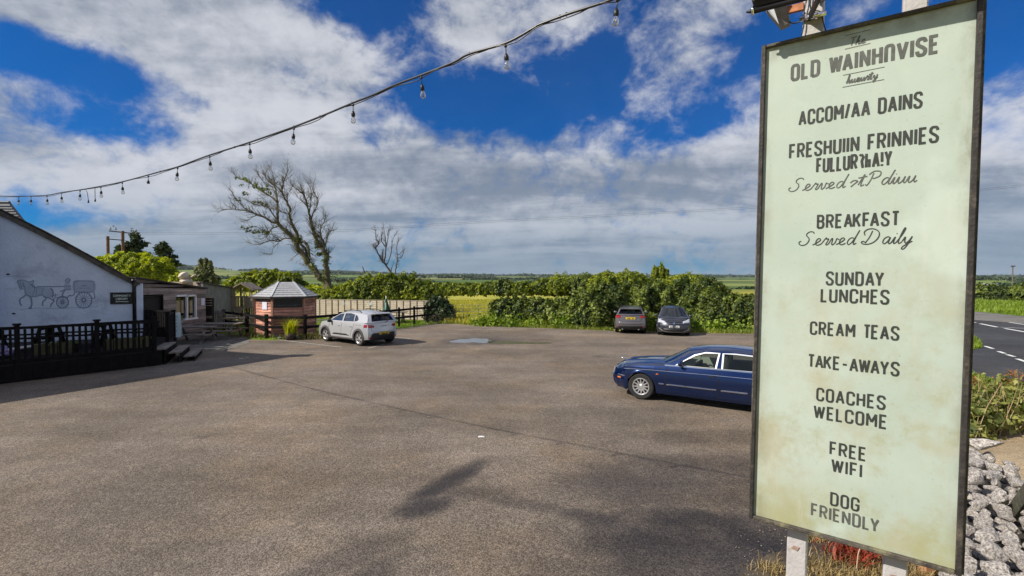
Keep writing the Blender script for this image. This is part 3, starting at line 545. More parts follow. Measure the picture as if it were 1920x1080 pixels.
def text_width(s, h, wf, gap): return sum(GL[c][0] * wf * h + gap * h for c in s) - gap * h - sum(h * .10 for i in range(len(s)) if s[i:i + 2] in ('LY', 'AY', 'AW', 'WA', 'TA', 'FA', 'AK', 'L ', 'TE'))
def lettering(k, s, fn, u0, u1, v0, h, t, nrm, wf=.44, gap=.27, kern=None):
    w0 = text_width(s, h, wf, gap); kx = (u1 - u0 - t) / w0; u = u0 + t / 2
    for i, c in enumerate(s):
        wd, strokes = GL[c]; wd *= wf * h * kx
        for stn in strokes: seg_ribbon(k, [fn(u + x * wd, v0 + t / 2 + y * (h - t)) for x, y in stn], t, nrm)
        u += wd + gap * h * kx - (h * .10 * kx if s[i:i + 2] in ('LY', 'AY', 'AW', 'WA', 'TA', 'FA', 'AK', 'L ', 'TE') else 0)
# community library board
lib = empty('community_library_sign', on_plane(229, 559, WC + WN * .01, WN), 0, 'black board lettered COMMUNITY LIBRARY on the white wall beside the drainpipe', 'sign')
c = lib.location.copy(); RT = -WD
def LB(u, v, off=.0): return c + RT * u + Vector((0, 0, v)) + WN * off
k = MB(); k.prism([(-.39, -.24), (.39, -.24), (.39, .24), (-.39, .24)], .0, .03, lambda x, y, h: LB(x, y, h)); attach(k, 'board', BLACK, lib)
PALEPAINT = mat('pale_lettering', (.62, .68, .62), .7, .1)
k = MB(); lettering(k, 'COMMUNITY', lambda u, v: LB(u, v, .034), -.29, .30, .05, .10, .018, WN); lettering(k, 'LIBRARY', lambda u, v: LB(u, v, .034), -.20, .20, -.08, .10, .018, WN)
k.prism([(-.21, -.16), (.19, -.16), (.24, -.145), (.19, -.13), (-.21, -.13)], .033, .036, lambda x, y, h: LB(x, y, h)); attach(k, 'lettering', PALEPAINT, lib)

# slate roof seen beyond the gable, and an unseen pub block just outside the frame, outlined to cast the long shadow
sr = empty('slate_roofed_wing', (-24, 23, 0), 0, 'slate roof end of the taller pub wing rising behind the white gable', 'building')
def SP(px, py, Y): return A(px, py, Y)
k = MB(); a, b, c_, d_ = SP(-60, 380, 22), SP(18, 381, 22), SP(52, 424, 22), SP(-60, 424, 22); u = Vector((-2.2, 3.2, -1.0))
k.add([a, b, c_, d_, a + u, b + u, c_ + u, d_ + u], [(0, 3, 2, 1), (0, 1, 5, 4), (1, 2, 6, 5), (4, 5, 6, 7)]); attach(k, 'wall', mat('roof_felt', (.06, .06, .07), .9, .3), sr)
for i in range(9):
    t0, t1 = i / 9, (i + 1) / 9 + .02; off = Vector((0, -.05 - .0, .0)); k = MB()
    L0, R0, L1, R1 = a.lerp(d_, t0), b.lerp(c_, t0), a.lerp(d_, t1), b.lerp(c_, t1); o1 = Vector((0, -.03, 0)); o2 = Vector((0, -.07, 0))
    k.add([L0 + o1, R0 + o1, R1 + o2, L1 + o2, L1 + o1 * .2, R1 + o1 * .2], [(0, 3, 2, 1), (3, 4, 5, 2)]); attach(k, 'slate_course', SLATE, sr)
k = MB(); k.tube([a + Vector((0, 0, .03)), b + Vector((0, 0, .03))], .07, 6); k.tube([b, c_], .05, 6); attach(k, 'ridge_tiles', SLATE, sr)
mp_ = empty('pub_shadow_block', (-22, 15, 0), 0, 'unseen tall pub block with outline shaped to cast the long car park shadow', 'building')
gp = [(-17.0, 7.0, 0), (-17.0, 7.0, 2.55), (-17.0, 9.75, 4.2), (-16.86, 15.3, 7.55), (-18.3, 16.95, 6.2), (-19.7, 18.2, 5.3), (-19.7, 18.2, 0)]
k = MB(); n_ = 7; vs_ = [Vector(p) for p in gp] + [Vector(p) + Vector((-6, -.6, 0)) for p in gp]
k.add(vs_, [(0, 1, 2), (0, 2, 3), (0, 3, 6), (3, 4, 6), (4, 5, 6), tuple(range(13, 6, -1))] + [(i, 7 + i, 7 + (i + 1) % 7, (i + 1) % 7) for i in range(7)]); attach(k, 'wall', WHITEPAINT, mp_)  # walls of the unseen shadow-casting block
k = MB(); k.box((-17.9, 15.0, 7.9), (.7, .45, 1.5)); k.box((-17.9, 15.0, 8.7), (.8, .55, .12)); attach(k, 'shadow_chimney', SLATE, mp_)  # unseen chimney, placed for the narrow tip of the shadow
for i in range(1, 5):
    k = MB(); p, q_ = Vector(gp[i]), Vector(gp[i + 1]); u = Vector((-6.1, -.6, 0)); up_ = Vector((0, 0, .08)); ov = Vector((.05, 0, 0))
    k.add([p + ov, q_ + ov, q_ + u, p + u, p + ov + up_, q_ + ov + up_, q_ + u + up_, p + u + up_], [(0, 1, 2, 3), (7, 6, 5, 4), (0, 4, 5, 1), (2, 6, 7, 3), (1, 5, 6, 2), (3, 7, 4, 0)]); attach(k, 'roof', SLATE, mp_)  # roof of the unseen shadow-casting block

# timber cabin ------------------------------------------------------
CX = -16.15
cab = empty('timber_cabin', (CX, 23, 0), 0, 'weathered board cabin with white framed window joined to the white gable', 'building')
def C_(Y, z, off=0.0): return Vector((CX + off, Y, z))
zr = lambda Y: 2.98 - (Y - 20.7) * .115
k = MB(); k.box((CX - 1.3, 22.9, 1.17), (2.4, 4.4, 2.34)); attach(k, 'inner_wall', mat('cabin_dark_lining', (.03, .027, .025), .9), cab)
nrow = 15; hgt = .2
def gaps(z0, z1):                                       # the door and window openings
    out = [(20.62, 25.25)]
    for (a_, b_, c0, c1) in ((20.75, 22.15, 0, 2.18), (23.02, 24.42, 1.0, 2.16)):
        if z0 < c1 - .02 and z1 > c0 + .02:
            nn = []
            for (s_, e_) in out:
                if b_ <= s_ or a_ >= e_: nn.append((s_, e_)); continue
                if a_ > s_: nn.append((s_, a_))
                if b_ < e_: nn.append((b_, e_))
            out = nn
    return out
for r in range(nrow):
    z0, z1 = r * hgt, (r + 1) * hgt - .012
    for (ya, yb) in gaps(z0, z1):
        if z0 > zr(yb) - .05:
            yb = min(yb, 20.7 + (2.98 - z0 - .05) / .115)
        if yb - ya < .05: continue
        k = MB(); za, zb = min(z1, zr(ya)), min(z1, zr(yb)); o1, o2 = random.uniform(.028, .036), random.uniform(.012, .02)
        k.add([C_(ya, z0, o1), C_(yb, z0, o1), C_(yb, zb, o2), C_(ya, za, o2), C_(ya, z0, -.02), C_(yb, z0, -.02), C_(yb, zb, -.02), C_(ya, za, -.02)], [(0, 1, 2, 3), (4, 7, 6, 5), (0, 4, 5, 1), (3, 2, 6, 7), (0, 3, 7, 4), (1, 5, 6, 2)]); attach(k, 'board', BROWNBOARD, cab)
k = MB(); k.add([C_(20.5, zr(20.5), .1), C_(25.35, zr(25.35), .1), C_(25.35, zr(25.35), -3), C_(20.5, zr(20.5), -3), C_(20.5, zr(20.5) + .07, .1), C_(25.35, zr(25.35) + .07, .1), C_(25.35, zr(25.35) + .07, -3), C_(20.5, zr(20.5) + .07, -3)],
                [(0, 3, 2, 1), (4, 5, 6, 7), (0, 1, 5, 4), (1, 2, 6, 5), (2, 3, 7, 6), (3, 0, 4, 7)]); attach(k, 'roof', mat('roof_felt_edge', (.05, .04, .035), .9, .4, 6), cab)
wf_ = MB(); 
for (a_, b_) in ((C_(23.72, 1.0, .05), C_(23.72, 2.16, .05)), (C_(24.38, 1.0, .05), C_(24.38, 2.16, .05)), (C_(23.7, 2.14, .05), C_(24.4, 2.14, .05)), (C_(23.0, 2.16, .05), C_(23.72, 2.16, .05)), (C_(23.5, .98, .06), C_(24.5, .98, .06))): wf_.bar(a_, b_, .09, .10, up=(1, 0, 0))
wfo = attach(wf_, 'window', WHITE, cab)
k = MB(); k.add([C_(23.02, 1.0, .02), C_(24.4, 1.0, .02), C_(24.4, 2.14, .02), C_(23.02, 2.14, .02)], [(0, 1, 2, 3)]); o = k.build('pane', glass('dark_window_glass', (.2, .22, .24), 1.6), wfo)
k = MB(); 
for (a_, b_) in ((C_(20.76, .5, .02), C_(20.76, 2.25, .02)), (C_(22.13, .5, .02), C_(22.13, 2.25, .02)), (C_(20.76, 2.24, .02), C_(22.13, 2.24, .02))): k.bar(a_, b_, .06, .06, up=(1, 0, 0))
attach(k, 'door_frame', DARKWOOD, cab)
k = MB(); k.box((CX + .045, 25.0, 1.78), (.01, .28, .36)); o = k.build('notice', mat('white_paper', (.72, .72, .85), .8, .05)); tag(o, 'white paper notice pinned to the cabin boards by its far corner', 'notice')
# block wall beyond the cabin
bw = empty('grey_block_wall', (-18, 29.5, 0), 0, 'grey rendered block wall running back from the timber cabin', 'wall')
p, q_ = Vector((-16.35, 25.4, 0)), Vector((-19.7, 34.2, 0)); GREYR = mat('grey_render', (.20, .195, .18), .9, .35, 2.2, .5, 15, dirt=(.09, .09, .08), dsc=1.4)
k = MB(); k.add([p, q_, q_ + Vector((0, 0, 2.26)), p + Vector((0, 0, 2.72)), p + Vector((-.3, 0, 0)), q_ + Vector((-.3, 0, 0)), q_ + Vector((-.3, 0, 2.26)), p + Vector((-.3, 0, 2.72))], [(0, 1, 2, 3), (5, 4, 7, 6), (3, 2, 6, 7), (0, 3, 7, 4), (1, 5, 6, 2)]); attach(k, 'wall', GREYR, bw)
k = MB(); k.bar(p + Vector((-.12, 0, 2.76)), q_ + Vector((-.12, 0, 2.30)), .42, .07); attach(k, 'coping', mat('dark_coping', (.07, .06, .05), .9, .4), bw)
pw = MB(); pw.box((-18.15, 26.6, 1.4), (1.9, .3, 2.83)); o = pw.build('pale_garden_wall', mat('cream_render', (.55, .44, .33), .9, .2, 3)); tag(o, 'low cream rendered wall top showing above the cabin roof', 'wall')
def rock(name, c, d, m, sd=0, sub=2, amp=.18, parent=None, flat=1.0):
    random.seed(sd); bm = bmesh.new(); bmesh.ops.create_icosphere(bm, subdivisions=sub, radius=.5); ph = [random.uniform(0, 6.3) for _ in range(6)]
    pl_ = [(Vector((random.gauss(0, 1), random.gauss(0, 1), random.gauss(0, 1))).normalized(), random.uniform(.26, .42)) for _ in range(9)]
    for v in bm.verts:
        p = v.co.copy(); r = 1 + amp * (math.sin(p.x * 6 + ph[0]) * math.sin(p.y * 5 + ph[1]) + .6 * math.sin(p.z * 8 + ph[2]) * math.sin(p.x * 9 + ph[3]) + .4 * math.sin(p.y * 17 + ph[4]) * math.sin(p.z * 15 + ph[5])); p = p * r
        for n_, dd in pl_:
            e_ = p.dot(n_) - dd
            if e_ > 0: p -= n_ * e_ * .85
        v.co = Vector((p.x * d[0], p.y * d[1], p.z * d[2] * flat))
    rot = Matrix.Rotation(random.uniform(0, 6.3), 4, 'Z'); bmesh.ops.transform(bm, matrix=Matrix.Translation(c) @ rot, verts=bm.verts)
    me = bpy.data.meshes.new(name); bm.to_mesh(me); bm.free(); me.materials.append(m); me.polygons.foreach_set('use_smooth', [True] * len(me.polygons)); me.set_sharp_from_angle(angle=R_(32)); return link(name, me, parent)
CREAM = mat('cream_canvas', (.58, .50, .40), .85, .2, 4)
orn = empty('cream_ornament', (-18.0, 26.6, 2.8), 0, 'rounded cream ornament sitting on the cream wall behind the cabin roof', 'ornament')
o = rock('bowl', (-.15, 0, .28), (.75, .6, .62), CREAM, 3, amp=.12, parent=orn); o = rock('base', (-.1, 0, .06), (1.1, .6, .35), CREAM, 8, parent=orn); k = MB(); k.tube([(.15, 0, .2), (.35, 0, .34), (.5, 0, .42)], [.08, .05, .04], 7); k.build('spout', CREAM, orn, True)

# deck, balustrade, steps -------------------------------------------
DZ = .56; FD = Vector((.618, .786, 0)); F0 = Vector((-14.5, 13.6, 0)); RB = Vector((-.447, .894, 0))
fp = lambda s: F0 + FD * s
dk = empty('timber_deck', fp(1), 0, 'dark raised timber deck in front of the white gable', 'deck')
poly = [fp(-3), fp(3.62), fp(3.62) + RB * 4.3, Vector((-15.8, 20.45, 0)), W(6.0, 0, -.0)]
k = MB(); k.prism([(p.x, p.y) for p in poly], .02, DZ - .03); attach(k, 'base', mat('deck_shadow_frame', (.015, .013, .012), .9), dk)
for i in range(34):                                  # skirt boards
    s = -2.9 + i * .2; k = MB(); a_ = fp(s) + Vector((.03, -.02, 0)); k.bar(a_ + Vector((0, 0, .03)), a_ + Vector((0, 0, DZ - .06)), .19, .02, up=(.786, -.618, 0)); attach(k, 'skirt_board', DARKWOOD, dk)
dn = Vector((-.786, .618, 0))
for i in range(26):
    a_ = fp(-3) + dn * (i * .145 + .07); ln = 6.5 if i < 24 else 6; b_ = fp(3.55) + RB * 0 + dn * (i * .145 + .07); k = MB(); k.bar(a_ + Vector((0, 0, DZ - .015)), b_ + Vector((0, 0, DZ - .015)), .138, .03); attach(k, 'deck_board', DARKWOOD, dk)
def balustrade(name, P0, P1, posts, ztop, label, gap=.15, H=1.05, z0=DZ, m=DARKWOOD, cap=True, pk=(.06, .03)):
    P0 = Vector(P0); P1 = Vector(P1); d = (P1 - P0); Ln = d.length; d.normalize(); side = d.cross(Vector((0, 0, 1)))
    e = empty(name, P0, 0, label, 'fence', 'balustrades round the deck')
    for s in posts:
        k = MB(); k.box(P0 + d * s + Vector((0, 0, (z0 + ztop) / 2 - .1)), (.11, .11, ztop - z0 + .3), rz=math.atan2(d.y, d.x)); 
        if cap: k.box(P0 + d * s + Vector((0, 0, ztop + .07)), (.17, .17, .05), rz=math.atan2(d.y, d.x))
        attach(k, 'post', m, e)
    for nm, zz, hh in (('top_rail', ztop - .04, .07), ('bottom_rail', z0 + .05, .09)):
        k = MB(); k.bar(P0 + Vector((0, 0, zz)), P1 + Vector((0, 0, zz)), .06, hh); attach(k, nm, m, e)
    s = gap / 2; me = None
    while s < Ln:
        if all(abs(s - pp) > .09 for pp in posts):
            p = P0 + d * s
            if me is None: k = MB(); k.box((0, 0, 0), (pk[0], pk[1], ztop - z0 - .1), rz=math.atan2(d.y, d.x)); me = k.mesh('picket', m)
            o = link('picket', me, e); o.location = p + Vector((0, 0, (ztop + z0) / 2 - .03)) - P0; o.rotation_euler = (random.uniform(-.01, .01), random.uniform(-.01, .01), 0)
        s += gap
    return e
balustrade('deck_balustrade', fp(-2.6), fp(3.62), (.4, 2.72 + .19, 4.69, 6.2), 1.6, 'dark picket balustrade along the front of the deck')
balustrade('deck_return_balustrade', fp(3.62) + RB * 2.15, fp(3.62) + RB * 3.6, (.05, 1.42), 1.62, 'short dark picket balustrade behind the deck steps', gap=.13, pk=(.09, .03))
balustrade('deck_back_balustrade', fp(3.62) + RB * 3.6 + Vector((-.12, .1, 0)), (-15.55, 20.3, 0), (), 1.68, 'dark picket balustrade between the drainpipe and the steps', gap=.13, pk=(.08, .03), cap=False)
stp = empty('deck_steps', fp(3.62), 0, 'three grey timber steps leading down from the deck', 'steps')
for i, (off, z, ln, st_) in enumerate(((.12, DZ - .02, 2.0, 0), (.58, .37, 2.05, .05), (1.02, .18, 2.1, .1))):
    for j in range(3):
        k = MB(); a_ = fp(3.62 + off + (j - 1) * .13) + RB * st_; k.bar(a_ + Vector((0, 0, z)), a_ + RB * ln + Vector((0, 0, z)), .12, .045); attach(k, 'tread', GREYWOOD, stp)
    k = MB(); a_ = fp(3.62 + off + .16); k.bar(a_ + Vector((0, 0, z / 2 - .01)), a_ + RB * ln + Vector((0, 0, z / 2 - .01)), .025, z - .04); attach(k, 'riser', DARKWOOD, stp)
# planter boards and white pipe behind the balustrade
OLIVE = mat('olive_stained_boards', (.10, .085, .04), .85, .3, 5)
def planter(px0, px1, Y0, Y1, label):
    a_ = A(px0, 600, Y0); b_ = A(px1, 600, Y1); a_.z = b_.z = DZ; d = (b_ - a_); ln = d.length; d.normalize(); e = empty('timber_planter', a_, math.atan2(d.y, d.x), label, 'planter', 'planters on the deck')
    k = MB(); k.box((ln / 2, .17, .14), (ln, .3, .26)); k.build('soil_box', DARKWOOD, e); n_ = int(ln / .2)
    for i in range(n_): k = MB(); k.box((i * .2 + .1, 0, .17), (.17, .025, .34)); k.build('board', OLIVE, e)
    P_ = np.stack([rng.uniform(0, ln, 160), rng.uniform(.05, .3, 160), np.full(160, .28)], 1); blades('planting', P_, .10, HEDGE, .012, .8, e)
planter(58, 150, 15.1, 15.9, 'long olive timber planter behind the front balustrade near its left post'); planter(198, 285, 16.3, 17.2, 'olive timber planter behind the front balustrade nearest the steps')
k = MB(); k.tube([A(2, 658, 14.9), A(60, 649, 15.8), A(105, 641, 16.8)], .045, 8); o = k.build('white_pipe', WHITE, smooth=True); tag(o, 'white plastic pipe lying along the deck behind the balustrade', 'pipe')
fl = empty('flower_tub', A(4, 668, 14.6), 0, 'small tub of pale purple flowers at the far left of the deck', 'flower tub'); k = MB(); k.lathe([(.0, -.26), (.16, -.26), (.2, 0), (.17, 0), (0, -.02)], n=12); k.build('tub', DARKWOOD, fl)
P_, N_ = blob_points([(0, 0, .1, .22, .22, .2)], 200); link('flowers', leaf_mesh('flowers', P_, N_, .05, leafmat('pale_purple_flowers', (.25, .2, .45), (.6, .55, .8), .2)), fl)

# picnic tables ------------------------------------------------------
def picnic(m, L_=1.8, name='picnic_table'):
    e = empty(name)
    for j in range(5): k = MB(); k.box((random.uniform(-.01, .01), (j - 2) * .15, .74 + random.uniform(-.003, .003)), (L_, .14, .04)); k.build('top_plank', m, e)
    for sy in (-1, 1):
        for j in range(2): k = MB(); k.box((0, sy * (.62 + j * .14), .44), (L_, .13, .04)); k.build('seat_plank', m, e)
    for sx in (-1, 1):
        x = sx * (L_ / 2 - .28)
        for sy in (-1, 1): k = MB(); k.bar((x, sy * .68, 0), (x, sy * .22, .72), .045, .1, up=(1, 0, 0)); k.build('leg', m, e)
        k = MB(); k.bar((x + .05 * sx, -.78, .39), (x + .05 * sx, .78, .39), .045, .09); k.bar((x + .05 * sx, -.34, .69), (x + .05 * sx, .34, .69), .045, .07); k.build('cross_beam', m, e)
    return e
def put(e, x, y, z, rz, label, cat, group=None): e.location = (x, y, z); e.rotation_euler = (0, 0, rz); return tag(e, label, cat, group)
dt = picnic(DARKWOOD); gt = picnic(GREYWOOD); pt_ = picnic(PALEWOOD, 1.7)
GT = 'picnic tables round the pub'
wrz = math.atan2(.39, .92)
for i, (px, Y, lb) in enumerate(((36, 16.2, 'dark picnic table at the left end of the deck'), (146, 17.1, 'dark picnic table on the deck under the horse mural'), (240, 18.0, 'dark picnic table on the deck under the black library board'))):
    e = dt if i == 0 else copy_tree(dt); p = A(px, 600, Y); put(e, p.x, p.y, DZ + .03, wrz, lb, 'picnic table', GT)
for i, (px, Y, rz, lb) in enumerate(((363, 22.3, .1, 'grey picnic table just beyond the deck steps'), (416, 24.0, .06, 'grey picnic table standing before the low picket panel'), (600, 29.0, .2, 'grey picnic table between the brick-red hut and the white car'), (688, 30.8, .1, 'grey picnic table behind the roof of the white car'), (738, 32.2, .1, 'grey picnic table on the lawn right of the closed parasol'))):
    e = gt if i == 0 else copy_tree(gt); p = A(px, 600, Y); put(e, p.x, p.y, 0, rz, lb, 'picnic table', GT)
for i, (px, Y, rz, lb) in enumerate(((452, 27.6, .25, 'large pale picnic table in front of the play tower'), (425, 29.5, .15, 'pale picnic table half hidden behind the larger pale one'))):
    e = pt_ if i == 0 else copy_tree(pt_); p = A(px, 600, Y); put(e, p.x, p.y, 0, rz, lb, 'picnic table', GT)
# A-board
ab = empty('a_board', (-14.1, 20.0, DZ), .5, 'pale blue A-board standing at the top of the deck steps', 'sign')
PB = mat('pale_blue_board', (.50, .62, .66), .7, .15, 8)
for s_ in (-1, 1): k = MB(); k.bar((0, s_ * .22, 0), (0, s_ * .03, 1.0), .02, .5, up=(0, 1, 0)) if False else k.add([(-.26, s_ * .24, 0), (.26, s_ * .24, 0), (.22, s_ * .03, 1.0), (-.22, s_ * .03, 1.0), (-.26, s_ * .22, 0), (.26, s_ * .22, 0), (.22, s_ * .01, 1.0), (-.22, s_ * .01, 1.0)], [(0, 1, 2, 3), (7, 6, 5, 4), (0, 4, 5, 1), (1, 5, 6, 2), (2, 6, 7, 3), (3, 7, 4, 0)]); k.build('panel', PB, ab)
k = MB(); 
for i in range(5): k.box((random.uniform(-.03, .03), -.05 - .19 * (i + 1) / 6 - .012, .85 - i * .14), (.3 - (i % 2) * .08, .006, .03))
k.build('faint_writing', mat('grey_ink', (.2, .28, .3), .8), ab)
# slatted rack and small picket panel
rk = empty('slatted_rack', A(389, 600, 25.5), .0, 'dark rack with pale slats at the far corner of the cabin', 'rack'); rk.location.z = 0
k = MB(); k.box((0, .15, .98), (.42, .2, 1.95)); k.build('back_panel', mat('rack_dark', (.02, .018, .015), .9), rk)
for z in (1.98, 1.84, 1.70, 1.56, .98, .9): k = MB(); k.box((0, -.02, z), (.42, .16, .035)); k.build('slat', PALEWOOD, rk)
lp = empty('low_picket_panel', A(398, 600, 26.4), .05, 'small pale picket panel between the rack and the pale tables', 'fence'); lp.location.z = .25
for i in range(8): k = MB(); k.box((i * .09, 0, .5), (.045, .02, .95)); k.build('picket', GREYWOOD, lp)
for z in (.3, .8): k = MB(); k.box((.32, .025, z), (.72, .03, .05)); k.build('rail', GREYWOOD, lp)

# play tower ---------------------------------------------------------
pt = empty('play_tower', A(462, 600, 33.5), .10, 'wooden play tower with pitched roof behind the red timber hut', 'play tower'); pt.location.z = 0
sx_, sy_ = .62, .62
for x in (-sx_, sx_):
    for y in (-sy_, sy_): k = MB(); k.box((x, y, 1.2), (.1, .1, 2.4)); k.build('post', PALEWOOD, pt)
k = MB(); k.box((0, 0, 1.0), (1.3, 1.3, .08)); k.build('platform', PALEWOOD, pt)
for (z, h_) in ((1.75, .1), (1.02, .1)): k = MB(); k.box((0, -sy_ - .06, z), (1.46, .04, h_)); k.build('rail', PALEWOOD, pt)
for i in range(8):
    if i in (3, 4): continue
    k = MB(); k.box((-.56 + i * .16, -sy_ - .03, 1.4), (.14, .02, .66)); k.build('board', PALEWOOD, pt)
for i in range(6): k = MB(); k.box((sx_ + .03, -.5 + i * .2, 1.4), (.02, .17, .66)); k.build('board', PALEWOOD, pt)
k = MB(); k.bar((.18, -sy_ - .1, 0), (.18, -sy_ - .1, 2.1), .09, .06, up=(0, 1, 0)); k.build('ladder_pole', PALEWOOD, pt)
k = MB(); k.prism([(-.62, .98), (.12, .98), (-.2, .2)], -sy_ - .12, -sy_ - .06, lambda x, y, h: (x, h, y)); k.build('climbing_panel', PALEWOOD, pt)
for i in range(8): k = MB(); k.box((-.56 + i * .16, sy_ + .03, 1.35), (.14, .02, .8)); k.build('board', GREYWOOD, pt)
for i in range(8): k = MB(); k.box((-.56 + i * .16, sy_ + .03, .5), (.14, .02, .85)); k.build('board', GREYWOOD, pt)
for s_ in (-1, 1): k = MB(); k.add([(0, -.8, 2.72), (0, .8, 2.72), (s_ * .86, .8, 2.24), (s_ * .86, -.8, 2.24), (0, -.8, 2.66), (0, .8, 2.66), (s_ * .86, .8, 2.18), (s_ * .86, -.8, 2.18)], [(0, 1, 2, 3), (7, 6, 5, 4), (0, 3, 7, 4), (1, 5, 6, 2), (2, 6, 7, 3)]); k.build('roof', GREYWOOD, pt)
k = MB(); k.bar((0, -.78, 2.64), (-.8, -.78, 2.2), .04, .14, up=(0, 1, 0)); k.bar((0, -.78, 2.64), (.8, -.78, 2.2), .04, .14, up=(0, 1, 0)); k.build('barge_board', PALEWOOD, pt)
k = MB(); k.bar((1.9, -.2, .05), (.7, -.2, 1.0), .5, .04); k.bar((1.9, -.46, .12), (.7, -.46, 1.1), .03, .12); k.build('ramp', PALEWOOD, pt)
k = MB(); k.bar((.62, .1, 2.0), (2.2, .1, 1.95), .09, .09); k.bar((2.2, .1, 1.95), (2.4, .5, 0), .08, .08); k.bar((2.2, .1, 1.95), (2.3, -.5, 0), .08, .08); k.build('swing_beam', PALEWOOD, pt)

# red timber hut -----------------------------------------------------
KC = Vector((-12.02, 25.5, 0)); kr = 1.42
hut = empty('timber_hut', KC, 0, 'six-sided red boarded hut with grey felt roof and black hatch', 'hut')
hv = [Vector((kr * math.cos(R_(30 + 60 * i)), kr * math.sin(R_(30 + 60 * i)), 0)) for i in range(6)]
k = MB(); k.prism([(v.x * .97, v.y * .97) for v in hv], .0, 2.05); k.build('inner_wall', mat('hut_dark_lining', (.02, .012, .01), .9), hut)
for f_ in range(6):
    a_, b_ = hv[f_], hv[(f_ + 1) % 6]; nrm = ((a_ + b_) / 2).normalized(); vis = nrm.y < .1 and nrm.x < .99 or abs(nrm.y) < .1
    big_ = MB()
    for r in range(13):
        z0 = .06 + r * .153; z1 = z0 + .128; ua, ub = .02, .98; k = MB() if vis else big_
        A0, B0 = a_.lerp(b_, ua), a_.lerp(b_, ub); o1, o2 = nrm * random.uniform(.03, .038), nrm * .014; up0, up1 = Vector((0, 0, z0)), Vector((0, 0, z1))
        k.add([A0 + o1 + up0, B0 + o1 + up0, B0 + o2 + up1, A0 + o2 + up1, A0 - nrm * .02 + up0, B0 - nrm * .02 + up0, B0 - nrm * .02 + up1, A0 - nrm * .02 + up1], [(0, 1, 2, 3), (4, 7, 6, 5), (0, 4, 5, 1), (3, 2, 6, 7), (0, 3, 7, 4), (1, 5, 6, 2)])
        if vis: k.build('plank', REDWOOD, hut)
    if not vis: o = big_.build('planks', REDWOOD, hut); o['kind'] = 'stuff'
    k = MB(); k.bar(a_ * 1.03 + Vector((0, 0, .02)), a_ * 1.03 + Vector((0, 0, 2.06)), .09, .09, up=a_.normalized()); k.build('corner_post', mat('pinkish_corner_post', (.42, .22, .15), .8, .3, 5), hut)
RIDG = Vector((.866, .5, 0)) * .36; ZE, ZT = 2.06, 2.80; FELT = mat('grey_felt_shingles', (.36, .365, .38), .85, .25, 7, .4, 60, dirt=(.25, .25, .26), dsc=4)
ev = [v * 1.14 + Vector((0, 0, ZE)) for v in hv]
top = [(RIDG if v.dot(RIDG) > 0 else -RIDG) * (1 if abs(v.normalized().dot(RIDG.normalized())) > .3 else 0) + Vector((0, 0, ZT)) for v in hv]
for f_ in range(6):
    a_, b_, c_, d_ = ev[f_], ev[(f_ + 1) % 6], top[(f_ + 1) % 6], top[f_]; nr = 7; rp = MB(); rp.add([a_ - Vector((0, 0, .03)), b_ - Vector((0, 0, .03)), c_ - Vector((0, 0, .03)), d_ - Vector((0, 0, .03))], [(0, 1, 2, 3)] if (c_ - d_).length > .01 else [(0, 1, 2)]); rp = rp.build('roof', FELT, hut)
    nn = (b_ - a_).cross(d_ - a_).normalized()
    for r in range(nr):
        t0, t1 = r / nr, min(1, (r + 1.15) / nr); k = MB(); x0, x1, y0, y1 = a_.lerp(d_, t0), b_.lerp(c_, t0), b_.lerp(c_, t1), a_.lerp(d_, t1); up_ = nn * .028
        k.add([x0 + up_, x1 + up_, y0 + nn * .004, y1 + nn * .004, x0, x1], [(0, 1, 2, 3), (4, 5, 1, 0)]); k.build('shingle', FELT, rp)
    k = MB(); k.bar(a_ + nn * .03, d_ + nn * .03, .09, .03); k.build('hip_strip', mat('hip_strip_grey', (.46, .47, .48), .8, .2), hut)
for s_ in (-1, 1): k = MB(); k.lathe([(0, 0), (.035, 0), (.03, .05), (.045, .08), (0, .15)], c=RIDG * s_ + Vector((0, 0, ZT)), n=8); k.build('finial', PALEWOOD, hut, True)
k = MB(); 
for f_ in range(6): k.bar(ev[f_] - Vector((0, 0, .05)), ev[(f_ + 1) % 6] - Vector((0, 0, .05)), .03, .07)
k.build('fascia', mat('dark_fascia', (.06, .05, .045), .8), hut)
fa, fb = hv[4], hv[5] if False else hv[5]; fa, fb = hv[4], hv[5]; fn = ((fa + fb) / 2).normalized()
def KP(u, z, off=.0): return fa.lerp(fb, u) + fn * (.04 + off) + Vector((0, 0, z))
k = MB(); k.prism([(.04, 1.52), (.96, 1.52), (.96, 1.99), (.04, 1.99)], 0, .02, lambda x, y, h: KP(x, y, h)); k.build('black_hatch', BLACK, hut)
k = MB(); kk = [('n', .12), ('h', .3)]; lettering(k, 'WAIN HOUSE', lambda u, v: KP(u, v, .026), .12, .86, 1.57, .11, .016, fn) if False else [k.bar(KP(u, 1.58 + random.uniform(0, .03), .024), KP(u + random.uniform(-.015, .03), 1.64 + random.uniform(0, .05), .024), .012, .004, up=fn) for u in np.linspace(.10, .88, 30) if random.random() > .15]
k.build('faint_chalk_lettering', mat('dim_chalk', (.12, .13, .14), .9), hut)['kind'] = 'stuff'
k = MB(); k.prism([(.04, 1.02), (.96, 1.02), (.96, 1.06), (.04, 1.06)], 0, .1, lambda x, y, h: KP(x, y, h)); k.build('serving_shelf', DARKWOOD, hut)
ga, gb = hv[3], hv[4]; gn = ((ga + gb) / 2).normalized()
k = MB(); k.prism([(.45, 1.42), (.72, 1.42), (.72, 1.8), (.45, 1.8)], 0, .012, lambda x, y, h: ga.lerp(gb, x) + gn * (.045 + h) + Vector((0, 0, y))); o = k.build('hut_notice', mat('white_paper', (1, 1, 1))); o.location = KC; tag(o, 'white paper notice pinned to the left face of the red hut', 'notice')
